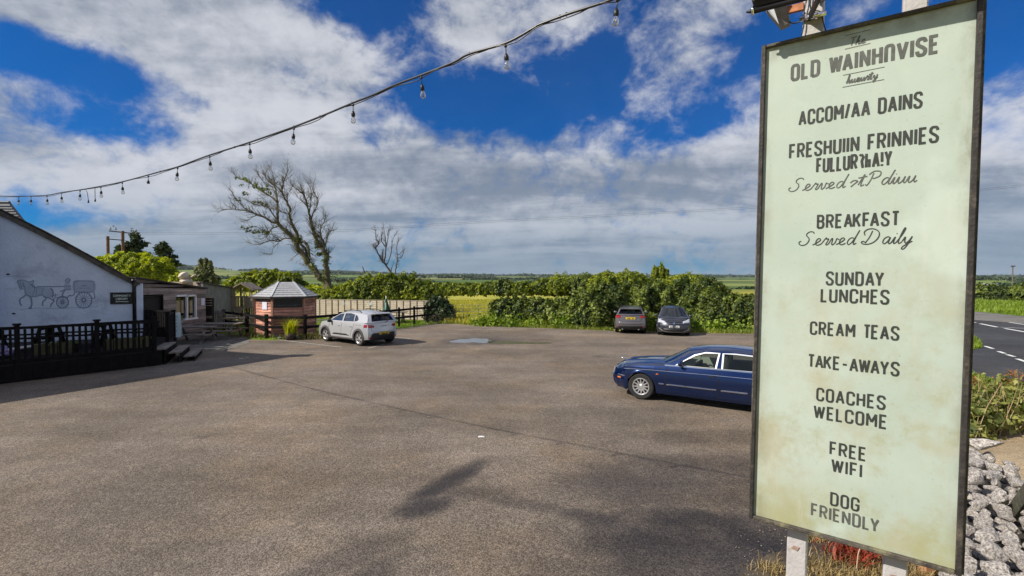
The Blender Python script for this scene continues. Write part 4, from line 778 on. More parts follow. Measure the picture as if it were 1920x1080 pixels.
k = MB(); k.prism([(.12, 1.86), (.88, 1.86), (.88, 1.93), (.12, 1.93)], 0, .03, lambda x, y, h: ga.lerp(gb, x) + gn * (.045 + h) + Vector((0, 0, y))); k.build('name_strip', GREYWOOD, hut)

# rail fence ----------------------------------------------------------
rf = empty('rail_fence', (-10, 25, 0), 0, 'dark two-rail timber fence round the beer garden lawn', 'fence')
RP = [(-16.6, 27.6), (-14.15, 25.6), (-12.22, 23.85), (-10.25, 23.75), (-9.15, 25.6), (-8.0, 27.5), (-6.95, 29.5), (-6.3, 30.9), (-5.62, 32.0), (-5.2, 32.9)]
for x, y in RP: k = MB(); k.box((x, y, .6), (.13, .13, 1.22), rz=random.uniform(-.2, .2)); attach(k, 'post', DARKWOOD, rf)
for i in range(len(RP) - 1):
    for z in (1.06, .58):
        k = MB(); a_, b_ = RP[i], RP[i + 1]; dn_ = Vector((b_[0] - a_[0], b_[1] - a_[1], 0)).normalized(); off = dn_.cross(Vector((0, 0, 1))) * .08; k.bar(Vector((*a_, z)) + off - dn_ * .05, Vector((*b_, z)) + off + dn_ * .05, .04, .13); attach(k, 'rail', DARKWOOD, rf)
# pale panel fence -----------------------------------------------------
pf = empty('panel_fence', (-10.5, 35, 0), 0, 'pale lapped timber panel fence at the back of the lawn', 'fence'); a0, b0 = Vector((-15.6, 36.6, 0)), Vector((-5.75, 34.0, 0)); nb = 19; dd = (b0 - a0) / nb; nn = dd.cross(Vector((0, 0, 1))).normalized()
FENCEW = mat('pale_fence_boards', (.56, .47, .36), .85, .22, 5, .4, 30, dirt=(.34, .28, .2), dsc=2.5)
for i in range(nb):
    k = MB(); p = a0 + dd * i
    for r in range(9):
        z0 = .05 + r * .15; z1 = z0 + .16; j = random.uniform(-.004, .004); k.add([p + nn * (.03 + j) + Vector((0, 0, z0)), p + dd + nn * (.03 + j) + Vector((0, 0, z0)), p + dd + nn * .012 + Vector((0, 0, z1)), p + nn * .012 + Vector((0, 0, z1)), p + Vector((0, 0, z0)), p + dd + Vector((0, 0, z0))], [(0, 1, 2, 3), (4, 5, 1, 0)])
    attach(k, 'panel', FENCEW, pf)
    k = MB(); w_ = .07 if i % 4 == 0 else .04; k.box(p + nn * .042 + Vector((0, 0, .71)), (w_, .025, 1.42 + (.05 if i % 4 == 0 else 0)), rz=math.atan2(dd.y, dd.x)); attach(k, 'batten', mat('dark_batten', (.16, .12, .09), .85, .3), pf)
k = MB(); k.box(b0 + Vector((.05, 0, .75)), (.14, .14, 1.55)); attach(k, 'end_post', PALEWOOD, pf)
k = MB(); k.bar(a0 + Vector((0, 0, 1.41)), b0 + Vector((0, 0, 1.41)), .09, .03); attach(k, 'capping', FENCEW, pf)
for i, (px, lb) in enumerate(((653, 'round white plate hung on the pale fence behind the white car'), (703, 'round white plate hung on the pale fence near the closed parasol'))):
    t = (px - 583) / 224; k = MB(); k.lathe([(0, 0), (.13, 0), (.13, .02), (0, .03)], c=a0.lerp(b0, t) + nn * .06 + Vector((0, 0, 1.12 + i * .02)), ax='y', n=14); o = k.build('fence_plate', WHITE); tag(o, lb, 'plate')
# closed parasol
pa = empty('closed_parasol', A(724, 600, 31.6), 0, 'closed dark green parasol standing on the lawn', 'parasol'); pa.location.z = 0
PGREEN = mat('parasol_green', (.015, .10, .05), .7, .3, 6)
k = MB(); 
prof = [(.0, 1.72), (.05, 1.62), (.10, 1.35), (.17, 1.0), (.25, .78), (.22, .74)]; b0_ = len(k.v); n_ = 16
for r, h in prof:
    for i in range(n_): a_ = 2 * math.pi * i / n_; rr2 = r * (1 + .28 * math.cos(a_ * 8)); k.v.append((rr2 * math.cos(a_) + .05 * (1.7 - h), rr2 * math.sin(a_), h))
for j in range(len(prof) - 1):
    for i in range(n_): k.f.append((j * n_ + i, j * n_ + (i + 1) % n_, (j + 1) * n_ + (i + 1) % n_, (j + 1) * n_ + i)); k.m.append(0)
k.build('canopy', PGREEN, pa, True); k = MB(); k.tube([(0, 0, 0), (0, 0, 1.85)], .025, 8); k.lathe([(.25, 0), (.25, .07), (.04, .1)], n=14); k.build('pole', WHITE, pa, True)
k = MB(); k.box((.02, -.17, 1.15), (.05, .03, .5)); k.build('white_strap', WHITE, pa)
# potted plant by the hut
pp = empty('potted_grass', A(545, 636, 23.4), 0, 'bright yellow-green spiky plant in a dark tub before the hut', 'plant'); pp.location.z = 0
k = MB(); k.lathe([(0, 0), (.2, 0), (.28, .32), (.24, .32), (.22, .25), (0, .25)], n=14); k.build('tub', mat('dark_tub', (.05, .035, .03), .8), pp, True); blades('foliage', np.stack([rng.normal(0, .10, 260), rng.normal(0, .10, 260), np.full(260, .25)], 1), .72, leafmat('bright_spiky_leaves', (.22, .28, .01), (.58, .55, .03), .4), .014, 1.0, pp)
for i, (px, py, s_) in enumerate(((515, 634, .3), (525, 636, .22), (558, 636, .28), (506, 631, .3))):
    p = G(px, py); o = rock('garden_stone', (p.x, p.y, s_ * .3), (s_ * 1.2, s_, s_ * .8), GREYR, 50 + i); tag(o, ['grey stone left of the potted plant', 'small grey stone touching the plant tub', 'grey stone right of the plant tub', 'grey stone at the foot of the first hut fence post'][i], 'stone', 'stones along the hut border')
# lawn
LAWN = asphalt('lawn_turf', (.17, .27, .03), (), .25)
lawn = sheet('lawn', [(-17.5, 27.5)] + edge_far[:7] + [(-4.6, 34.5), (-15.4, 38), (-19, 33)], .010, LAWN)
lp_ = scatter_poly([(-17.5, 27.5), (-14.6, 24.6)] + [tuple(e_) for e_ in edge_far[1:7]] + [(-4.6, 34.5), (-15.4, 37), (-18.5, 32)], 26000); o = blades('lawn_grass', lp_, .10, GRASSM, .012, .7); tag(o, kind='stuff')
PAV = mat('grey_paving', (.15, .14, .125), .9, .35, 4, .4, 20)
pav = sheet('paved_yard', [(-16.1, 20.4), (-13.8, 20.2), (-12.0, 19.9), (-12.2, 22.2), g2(470, 633), (-14.4, 25.4), (-16.2, 26.2)], .006, PAV)
ms = []
for i in range(9):
    for j in range(9):
        x, y = -16 + i * .5 + (j % 2) * .2, 20.4 + j * .62
        if x < -12.3 - (y - 20) * .25 and x < -12.2 and y < 25.6: ms.append((x, y))
pme = None
for (x, y) in ms:
    k = MB(); 
    if pme is None: k.box((0, 0, 0), (.47, .59, .03)); pme = k.mesh('paving_slab', PAV)
    o = link('paving_slab', pme, pav); o.location = (x, y, .018 + random.uniform(-.003, .003)); o.rotation_euler = (0, 0, random.uniform(-.01, .01))
# ------------------------------------------------------------------ cars
def paint(name, col, metal=.35, rough=.28): return mat(name, col, rough, .03, 2, metal=metal, spec=.5, coat=1.0)
TYRE = mat('tyre_rubber', (.022, .021, .02), .85, .3, 12)
ALLOY = mat('alloy_rim', (.62, .62, .62), .3, .05, metal=.7)
WELL = mat('wheel_well_black', (.006, .006, .006), .95, .1)
REDLAMP = mat('red_lamp', (.35, .008, .01), .15, .1, 30, coat=1.0); AMBER = mat('amber_lamp', (.65, .16, .02), .2, .1, 30, coat=1.0); CLEARLAMP = mat('clear_lamp', (.62, .65, .68), .12, .12, 25, metal=.3, coat=1.0)
YPLATE = mat('yellow_plate', (.75, .52, .03), .5, .03); WPLATE = mat('white_plate', (.72, .72, .70), .5, .03)
SEAT = mat('cream_leather', (.60, .56, .47), .6, .08); SEATD = mat('dark_seat_fabric', (.03, .03, .033), .9, .2); SEAM = mat('panel_gap', (.004, .004, .005), .8, .1)
GLASSC = glass('car_window', (.66, .74, .71), .9); GLASSD = glass('dark_car_window', (.16, .19, .19), .7)
class Car:
    def __init__(s, sp, root):
        s.p = sp; s.root = root; s.L = sp['L']; s.W = sp['W'] / 2; s.scale = sp.get('k', 1.0)
    def fin(s, v): return ((v[0] - s.L / 2) * s.scale, v[1] * s.scale, v[2] * s.scale)
    def w(s, x):
        p = s.p; e0, e1 = p.get('we', (.84, .86)); l0, l1 = p.get('wl', (.55, .5))
        f = e0 + (1 - e0) * math.sin(math.pi / 2 * min(1, max(0, x) / l0)) if x < l0 else 1; f2 = e1 + (1 - e1) * math.sin(math.pi / 2 * min(1, max(0, s.L - x) / l1)) if s.L - x < l1 else 1
        return s.W * f * f2
    def q(s, z):
        zs, qs = s.p['sec']; return float(np.interp(z, zs, qs))
    def top(s, x): xs, zs = s.p['top']; return float(np.interp(x, xs, zs))
    def low(s, x):
        b = float(np.interp(x, *s.p['low']))
        for xw in s.p['wx']:
            Ra = s.p['Ra']; d = abs(x - xw)
            if d < Ra: b = max(b, s.p['rt'] + math.sqrt(Ra * Ra - d * d))
        return b
    def D(s, x, y, z):
        p = s.p; ff = 1 - sm(0, p.get('ff', .6), x); fr = 1 - sm(0, p.get('fr', .5), s.L - x); yy = (abs(y) / s.W) ** 2
        return (x + float(np.interp(z, *p['F'])) * ff + p.get('bf', .2) * yy * ff - float(np.interp(z, *p['R'])) * fr - p.get('br', .14) * yy * fr, y, z)
    def side(s, x, z, off=0.0, sg=-1): return s.fin(s.D(x, sg * (s.w(x) * s.q(z) + off), z))
    def front(s, y, z, off=0.0): return s.fin(s.D(-off, y, z))
    def rear(s, y, z, off=0.0): return s.fin(s.D(s.L + off, y, z))
    def gy(s, z, off=0): return s.p['wb'] - s.p['kt'] * (z - s.p['zb']) + off
    def gside(s, x, z, off=0.0, sg=-1): return s.fin((x, sg * s.gy(z, off), z))
    def build(s):
        p = s.p; L = s.L; root = s.root; M_ = p['paint']; xs = set(np.linspace(0, L, 90).tolist())
        for xw in p['wx']:
            for a in np.linspace(0, math.pi, 25): xs.add(xw + p['Ra'] * math.cos(a) * .9999)
            xs.add(xw - p['Ra'] - .001); xs.add(xw + p['Ra'] + .001)
        xs = sorted(xs); nz = 12; na = 8; k = MB(); row = 2 * (nz + na) + 1 - 0
        g0, g1 = p['gx0'], p['gx1']; ring = []
        for x in xs:
            lo, hi = s.low(x), s.top(x); r = []
            for i in range(nz + 1):
                z = lo + (hi - lo) * (i / nz); r.append((x, -s.w(x) * s.q(z), z))
            yt = s.w(x) * s.q(hi); cr = p.get('crown', .05) * (1 - .3 * sm(.8, 0, x)); sh = p.get('shr', .06)
            for i in range(1, 2 * na):
                t = -1 + i / na; y = yt * t; z = hi + cr * (1 - abs(t) ** 2.2) + sh * (1 - max(0, (abs(t) - .86) / .14) ** 2) * .5; r.append((x, y, z))
            for i in range(nz, -1, -1):
                z = lo + (hi - lo) * (i / nz); r.append((x, s.w(x) * s.q(z), z))
            ring.append(r)
        nr = len(ring[0])
        for r in ring: k.v += [s.fin(s.D(*v)) for v in r]
        for i in range(len(xs) - 1):
            for j in range(nr - 1):
                if nz <= j < nr - 1 - nz and g0 + .12 < xs[i] and xs[i + 1] < g1 - .06: continue
                k.f.append((i * nr + j, (i + 1) * nr + j, (i + 1) * nr + j + 1, i * nr + j + 1)); k.m.append(0)
        # nose and tail faces: rows in z, columns in y, bulged by the plan curve
        for end, idx in ((0, 0), (1, len(xs) - 1)):
            b = idx * nr; x = xs[idx]; prev = None; nc = 2 * na
            for i in range(nz + 1):
                z = ring[idx][i][2]; yy = ring[idx][i][1]; cur = [b + i]
                if i == nz: cur = [b + nz + j for j in range(nc + 1)]
                else:
                    for j in range(1, nc): k.v.append(s.fin(s.D(x, yy * (1 - 2 * j / nc), z))); cur.append(len(k.v) - 1)
                    cur.append(b + nr - 1 - i)
                if prev:
                    for j in range(nc): k.f.append((prev[j], cur[j], cur[j + 1], prev[j + 1]) if end == 0 else (prev[j], prev[j + 1], cur[j + 1], cur[j])); k.m.append(0)
                prev = cur
        k.build('body', M_, root, True, ang=38)
        # underside and wheel wells
        k = MB(); k.box(*[s.fin2((L / 2, 0, .30), (L - .9, s.W * 1.5, .2))][0]); k.build('underside', WELL, root)
        k = MB(); Ra = p['Ra']; wi = s.W - .30
        for xw in p['wx']:
            for sg in (-1, 1):
                b = len(k.v); n = 14
                for i in range(n + 1):
                    a = math.pi * i / n; x, z = xw + Ra * .985 * math.cos(a), p['rt'] + Ra * .985 * math.sin(a); k.v += [s.fin((x, sg * (s.w(x) * s.q(z) - .012), z)), s.fin((x, sg * wi, z))]
                for i in range(n): k.f.append((b + 2 * i, b + 2 * i + 1, b + 2 * i + 3, b + 2 * i + 2)); k.m.append(0)
                k.f.append(tuple(b + 2 * i + 1 for i in range(n + 1))); k.m.append(0)
        k.build('wheel_well', WELL, root)
        s.greenhouse(); s.wheels(); s.details()
    def fin2(s, c, d): return (s.fin((c[0], c[1], c[2])), tuple(q * s.scale for q in d))
    def greenhouse(s):
        p = s.p; root = s.root; M_ = p['paint']; out = p['gh']; wins = p['win']           # outline and window loops in (x, z)
        for sg in (-1, 1):
            loops = [[Vector((x, z, 0)) for x, z in out]] + [[Vector((x, z, 0)) for x, z in w_] for w_ in wins]
            tr = tessellate_polygon(loops); flat = [v for l in loops for v in l]; k = MB(); k.add([s.gside(v.x, v.y, 0, sg) for v in flat], [tuple(t) for t in tr]); k.build('window_frame', p.get('pillar', M_), root)
            for w_ in wins:
                k = MB(); ww = [Vector((x, z, 0)) for x, z in w_]; k.add([s.gside(v.x, v.y, -.012, sg) for v in ww], [tuple(t) for t in tessellate_polygon([ww])]); wo = k.build('side_window', p['glass'], root)
                k = MB(); cx = sum(v.x for v in ww) / len(ww); cz = sum(v.y for v in ww) / len(ww); n = len(ww); tw = p.get('trimw', .018)
                for i, v in enumerate(ww):
                    d = Vector((v.x - cx, v.y - cz, 0)).normalized() * tw; k.v += [s.gside(v.x - d.x * .2, v.y - d.y * .2, .006, sg), s.gside(v.x + d.x, v.y + d.y, .006, sg)]
                for i in range(n): j = (i + 1) % n; k.f.append((2 * i, 2 * i + 1, 2 * j + 1, 2 * j)); k.m.append(0)
                k.build('trim', p.get('trim', BLACK), wo)
        # roof from the two top edges
        rx, rz = p['roof']; xs = np.linspace(rx[0], rx[-1], 22); na = 10; k = MB(); cr = p.get('rcrown', .085)
        for x in xs:
            z = float(np.interp(x, rx, rz)); yt = s.gy(z)
            fade = 1
            for i in range(2 * na + 1): t = -1 + i / na; k.v.append(s.fin((x - (p.get('wbow', .12) if x < xs[3] else 0) * (1 - t * t) * max(0, 1 - (x - xs[0]) / (xs[3] - xs[0])) + p.get('rbow', .08) * (1 - t * t) * max(0, 1 - (xs[-1] - x) / (xs[-1] - xs[-4])), yt * t, z + cr * (1 - abs(t) ** 2.3) + .012 * (1 - abs(t) ** 8))))
        n = 2 * na + 1; k.add([], [])
        for i in range(len(xs) - 1):
            for j in range(n - 1): k.f.append((i * n + j, (i + 1) * n + j, (i + 1) * n + j + 1, i * n + j + 1)); k.m.append(0)
        k.build('roof', M_, root, True)
        # windscreen and rear window: a curved panel, its border painted, its middle glass
        def screen(b0, b1, bow0, bow1, nm, mg, border, zc=0.0):
            (xa, za), (xb, zb_) = b0, b1; nu, nv = 16, 8; grid = []
            for i in range(nv + 1):
                t = i / nv; x = xa + (xb - xa) * t; z = za + (zb_ - za) * t; yt = s.gy(max(z, p['zb'])); bow = bow0 + (bow1 - bow0) * t; dz = cr * t
                grid.append([s.fin((x + bow * (1 - u * u), yt * u, z + (dz + zc * (1 - t)) * (1 - abs(u) ** 2.3) + .012 * t * (1 - abs(u) ** 8))) for u in np.linspace(-1, 1, nu + 1)])
            def mk(sel, name, m, par, off=0.0):
                k = MB(); ids = {}
                def vid(i, j):
                    if (i, j) not in ids: ids[(i, j)] = len(k.v); g = grid[i][j]; k.v.append((g[0] + (off if xb > xa and False else 0), g[1], g[2] - off))
                    return ids[(i, j)]
                for i in range(nv):
                    for j in range(nu):
                        if sel(i, j): k.f.append((vid(i, j), vid(i, j + 1), vid(i + 1, j + 1), vid(i + 1, j))); k.m.append(0)
                return k.build(name, m, par, True)
            bi, bt, bb = border; inner = lambda i, j: bi <= j < nu - bi and bb <= i < nv - bt
            mk(lambda i, j: not inner(i, j), nm + '_surround', p.get('surround', M_), root); mk(inner, nm, mg, root, .004)
        screen(p['ws'][0], p['ws'][1], -p.get('wbow0', .30), -p.get('wbow', .12), 'windscreen', p.get('wglass', glass('windscreen_glass', (.42, .50, .48), .28)), (1, 0, 0), .02)
        screen(p['rs'][0], p['rs'][1], p.get('rbow0', .16), p.get('rbow', .08), 'rear_window', p.get('rglass', p['glass']), p.get('rborder', (1, 1, 1)), .02)
        # interior
        k = MB(); x0 = p['gx0']; k.box(*s.fin2((x0 + .34, 0, p['zb'] - .10), (.5, s.W * 1.45, .16))); k.build('dashboard', SEATD, root)
        k = MB(); k.box(*s.fin2(((p['gx0'] + p['gx1']) / 2, 0, .42), (p['gx1'] - p['gx0'] - .2, s.W * 1.6, .1))); k.build('cabin_floor', p.get('seatm', WELL), root)
        for sg in (-1, 1):
            k = MB(); k.box(*s.fin2(((p['gx0'] + p['gx1']) / 2, sg * s.W * .86, .68), (p['gx1'] - p['gx0'] - .5, .05, .5))); k.build('door_card', p.get('seatm', SEATD), root)
        for sx in p['seats']:
            for sy in (-.37, .37):
                k = MB(); k.box(*s.fin2((sx - .2, sy, .55), (.5, .48, .16)), M=Matrix.Rotation(.08, 3, 'Y')); k.box(*s.fin2((sx + .13, sy, .80), (.15, .46, .55)), M=Matrix.Rotation(.2, 3, 'Y')); st_ = k.build('seat', p.get('seatm', SEATD), root, bev=.03)
                k = MB(); k.box(*s.fin2((sx + .22, sy, p.get('hrz', 1.16)), (.1, .26, .17))); k.build('headrest', p.get('seatm', SEATD), st_, bev=.03)
        k = MB(); a = R_(25); c = Vector((p['seats'][0] - .52, .37, p['zb'] - .02)); tor = [c + Matrix.Rotation(R_(24), 3, 'Y') @ Vector((0, .185 * math.cos(t), .185 * math.sin(t))) for t in np.linspace(0, 2 * math.pi, 20)]
        k.tube([Vector(s.fin(v)) for v in tor], .014 * s.scale, 6); k.bar(s.fin((c.x, c.y - .18, c.z)), s.fin((c.x, c.y + .18, c.z)), .05, .03); k.build('steering_wheel', p.get('seatm', SEATD), root)
        k = MB(); k.box(*s.fin2((p['ws'][1][0] + .05, 0, p['ws'][1][1] - .06), (.03, .24, .07))); k.build('rear_view_mirror', BLACK, root)
    def wheels(s):
        p = s.p; r = p['wr']; rr = p['rimr']; proto = None
        for xw in p['wx']:
            for sg in (-1, 1):
                loc = Vector(s.fin((xw, sg * (s.W * .985 - .11), r)))
                if proto is None or proto[0] != sg:
                    k = MB(); k.lathe([(rr, -.10), (r - .03, -.105), (r - .006, -.085), (r, -.05), (r, .05), (r - .006, .085), (r - .03, .105), (rr, .10), (rr - .01, .07)], ax='y', n=34); tm = k.mesh('tyre', TYRE, True, 35)
                    k = MB(); f = sg; k.lathe([(rr + .004, .096 * f), (rr - .012, .100 * f), (rr - .03, .085 * f), (rr - .035, .04 * f)], ax='y', n=34); ns = p['spokes']
                    hub = .3 * rr; k.lathe([(0, .088 * f), (hub * .55, .09 * f), (hub, .075 * f), (hub, .03 * f)], ax='y', n=18)
                    for i in range(ns):
                        a = 2 * math.pi * i / ns; 
                        prs = ((a, a - p['sv']), (a, a + p['sv'])) if p['sv'] else ((a, a),)
                        for a0, a1 in prs:
                            k.bar((hub * .85 * math.cos(a0), .072 * f, hub * .85 * math.sin(a0)), ((rr - .015) * math.cos(a1), .082 * f, (rr - .015) * math.sin(a1)), .03, p['sw'], up=(math.sin(a0), 0, -math.cos(a0)))
                    rm = k.mesh('rim', ALLOY, False); k = MB(); k.lathe([(0, .03 * f), (rr, .03 * f)], ax='y', n=24); dm = k.mesh('brake_disc', WELL)
                    proto = (sg, tm, rm, dm)
                e = bpy.data.objects.new('wheel', proto[1]); COL.objects.link(e); e.parent = s.root; e.location = loc; e.scale = (s.scale,) * 3; e.rotation_euler = (0, random.uniform(0, .5), 0)
                link('rim', proto[2], e); link('brake_disc', proto[3], e)
            proto = None
    # small pieces laid on the surfaces
    def patch(s, fn, pts, th, name, m, par=None, sm_=False):
        par = par or s.root; k = MB(); n = len(pts); vs = [fn(a, b, th) for a, b in pts] + [fn(a, b, -.01) for a, b in pts]; P_ = [Vector((a, b, 0)) for a, b in pts]; tr = tessellate_polygon([P_])
        k.add(vs, [tuple(t) for t in tr] + [(i, (i + 1) % n, n + (i + 1) % n, n + i) for i in range(n)]); return k.build(name, m, par, sm_)
    def gpatch(s, fn, x0, x1, z0, z1, th, name, m, nx=8, nz=3, shape=None, par=None):   # a gridded patch that follows curvature
        k = MB(); 
        for i in range(nx + 1):
            for j in range(nz + 1):
                a = x0 + (x1 - x0) * i / nx; b = z0 + (z1 - z0) * j / nz
                if shape: a, b = shape(i / nx, j / nz, a, b)
                e = (i in (0, nx)) or (j in (0, nz)); k.v.append(fn(a, b, -.004 if e else th))
        for i in range(nx):
            for j in range(nz): o = i * (nz + 1) + j; k.f.append((o, o + 1, o + nz + 2, o + nz + 1)); k.m.append(0)
        return k.build(name, m, par or s.root)
    def seam(s, fn, pts, wd=.014, off=.002, name='panel_gap', m=None, par=None):
        k = MB(); P_ = []
        for i in range(len(pts) - 1):
            for t in np.linspace(0, 1, 7, endpoint=False): P_.append((pts[i][0] + (pts[i + 1][0] - pts[i][0]) * t, pts[i][1] + (pts[i + 1][1] - pts[i][1]) * t))
        P_.append(pts[-1]); b0 = 0; n = len(P_)
        for i, q_ in enumerate(P_):
            a, b = P_[max(0, i - 1)], P_[min(n - 1, i + 1)]; d = Vector((b[0] - a[0], b[1] - a[1])).normalized() * wd / 2; k.v += [fn(q_[0] - d.y, q_[1] + d.x, off), fn(q_[0] + d.y, q_[1] - d.x, off)]
        for i in range(n - 1): k.f.append((2 * i, 2 * i + 1, 2 * i + 3, 2 * i + 2)); k.m.append(0)
        return k.build(name, m or SEAM, par or s.root)
    def mirrorh(s, x, z, m, sg=-1):
        k = MB(); prof = [(0, 0), (.06, .005), (.085, .04), (.085, .10), (.06, .14), (0, .15)]; c = s.gside(x, z, .12, sg); 
        k.lathe([(.001, -.11), (.055, -.10), (.075, -.05), (.08, .03), (.07, .085), (.0, .10)], ax='y', n=10, M=Matrix.Diagonal((.75, 1.0, .95)) @ Matrix.Scale(s.scale, 3)); k.v = [(v[0] + c[0], v[1] + c[1], v[2] + c[2]) for v in k.v]
        k.bar(s.gside(x - .02, z - .06, -.02, sg), s.gside(x, z - .03, .08, sg), .05 * s.scale, .03 * s.scale); k.build('wing_mirror', m, s.root, True)
    def plate(s, fn, z, wd, ht, m, th=.02, y0=0.0):
        o = s.patch(fn, [(y0 - wd / 2, z), (y0 + wd / 2, z), (y0 + wd / 2, z + ht), (y0 - wd / 2, z + ht)], th, 'number_plate', m)
        k = MB()
        for i in range(8):
            if i == 4: continue
            a = y0 - wd * .40 + i * wd * .105; vs = [fn(a, z + ht * .2, th + .003), fn(a + wd * .07, z + ht * .2, th + .003), fn(a + wd * .07, z + ht * .8, th + .003), fn(a, z + ht * .8, th + .003)]; k.add(vs, [(0, 1, 2, 3)])
            k.add([fn(a + wd * .02, z + ht * .35, th + .004), fn(a + wd * .045, z + ht * .35, th + .004), fn(a + wd * .045, z + ht * .62, th + .004), fn(a + wd * .02, z + ht * .62, th + .004)], [(0, 1, 2, 3)]); k.m[-1] = 1
        k.build('characters', [mat('plate_black', (.03, .03, .03), .6), m], o)['kind'] = 'stuff'
    def details(s): s.p['details'](s)
SECS = ([.15, .25, .45, .60, .72, .86, .95, 1.05], [.90, .945, .985, 1.0, .995, .97, .95, .92])

# the blue saloon
def jag_details(s):
    L = s.L
    for sg in (-1, 1):
        sd = lambda x, z, o: s.side(x, z, o, sg)
        s.seam(sd, [(1.56, .875), (1.53, .60), (1.50, .25)]); s.seam(sd, [(2.70, .885), (2.74, .60), (2.72, .24)]); s.seam(sd, [(3.72, .895), (3.78, .80), (3.55, .62), (3.38, .42), (3.34, .28)])
        s.seam(sd, [(1.50, .25), (2.6, .235), (3.34, .25)], .012)
        s.seam(sd, [(.42, .735), (1.2, .765), (2.6, .785), (3.9, .79), (4.8, .76)], .006, .003, 'coach_line', mat('silver_coach_line', (.3, .33, .4), .4))
        for a_, b_ in ((1.36, 1.50), (1.53, 2.69), (2.76, 3.33)):
            s.gpatch(sd, a_, b_, .43, .475, .016, 'rubbing_strip', CHROME, 10, 3)
        for hx in (2.50, 3.55): s.gpatch(sd, hx, hx + .17, .725, .765, .02, 'door_handle', BLACK, 4, 3)
        s.gpatch(sd, 1.30, 1.37, .66, .695, .012, 'side_repeater', AMBER, 3, 3)
        # arch lips
        for xw in s.p['wx']:
            k = MB(); n = 24
            for i in range(n + 1):
                a = math.pi * i / n; 
                for r_, o_ in ((s.p['Ra'] - .004, .004), (s.p['Ra'] + .022, .014), (s.p['Ra'] + .05, .001)): x, z = xw + r_ * math.cos(a), s.p['rt'] + r_ * math.sin(a); k.v.append(sd(x, z, o_))
            for i in range(n):
                for j in range(2): o = i * 3 + j; k.f.append((o, o + 1, o + 4, o + 3)); k.m.append(0)
            k.build('arch_lip', s.p['paint'], s.root, True)
        k = MB(); x, z0 = 1.33, .12; k.add([sd(x, .40, -.01), sd(x, .40, -.2), sd(x + .03, z0, -.2), sd(x + .03, z0, -.01)], [(0, 1, 2, 3)]); k.build('mudflap', BLACKM, s.root)
        k = MB(); P_ = [Vector(s.side(x, .86, .004, sg)) for x in (1.6, 2.6, 3.6, 4.0)]
        s.seam(lambda x, z, o: s.side(x, z, o, sg), [(1.50, .905), (2.7, .918), (4.0, .925)], .03, .006, 'waist_chrome', CHROME)
        s.mirrorh(1.88, .985, s.p['paint'], sg)
        s.gpatch(sd, .10, .52, .535, .57, .02, 'bumper_chrome', CHROME, 8, 3); s.gpatch(sd, .12, .30, .455, .51, .014, 'front_indicator', AMBER, 5, 3)
        s.gpatch(sd, .02, .60, .22, .52, .012, 'front_bumper', s.p['paint'], 10, 5)
        s.gpatch(sd, L - .6, L - .05, .50, .54, .02, 'bumper_chrome', CHROME, 8, 3)
    s.gpatch(s.front, -.80, .80, .535, .57, .03, 'bumper_chrome', CHROME, 16, 3); s.gpatch(s.front, -.28, .28, .58, .72, .02, 'grille', BLACK, 8, 4)
    for sg in (-1, 1):
        for yy, r in ((.62, .085), (.42, .07)):
            k = MB(); n = 14; c = [s.front(sg * yy + r * math.cos(a), .655 + r * math.sin(a), .025) for a in np.linspace(0, 2 * math.pi, n, endpoint=False)]; k.add(c + [s.front(sg * yy, .655, .045)], [(i, (i + 1) % n, n) for i in range(n)]); k.build('headlight', CLEARLAMP, s.root, True)
        s.gpatch(s.rear, sg * .45, sg * .82, .62, .80, .015, 'tail_light', REDLAMP, 5, 4)
    s.plate(s.front, .36, .52, .11, WPLATE); s.plate(s.rear, .60, .52, .11, YPLATE)
    # bonnet ridges, leaping ornament
    for y0 in (-.36, .36):
        k = MB(); b = []
        for x in np.linspace(.25, 1.42, 14):
            z = s.top(x) + .045 * (1 - (y0 / s.W) ** 2) + .034; yy = y0 * (.55 + .45 * x / 1.4)
            for dy, dz in ((-.07, -.006), (0, .022), (.07, -.006)): k.v.append(s.fin(s.D(x, yy + dy, z + dz)))
        for i in range(13):
            for j in range(2): o = i * 3 + j; k.f.append((o, o + 1, o + 4, o + 3)); k.m.append(0)
        k.build('bonnet_ridge', s.p['paint'], s.root, True)
    z = s.top(.2) + .07; k = MB(); k.tube([s.fin((.36, 0, z - .02)), s.fin((.30, 0, z + .01)), s.fin((.22, 0, z + .04)), s.fin((.14, 0, z + .045)), s.fin((.08, 0, z + .07))], [.012, .018, .02, .013, .006], 6); k.tube([s.fin((.16, 0, z + .04)), s.fin((.12, 0, z + .01))], .006, 5); k.box(s.fin((.28, 0, z - .02)), (.1, .02, .03)); k.build('bonnet_ornament', CHROME, s.root, True)
    k = MB(); k.box(s.fin((1.62, 0, .985)), (.16, 1.1, .02)); k.build('scuttle_vent', BLACK, s.root)
    for y0 in (-.15, .4): k = MB(); k.bar(s.fin((1.63, y0, .995)), s.fin((1.80, y0 + .45, 1.06)), .015, .02); k.build('wiper', BLACK, s.root)
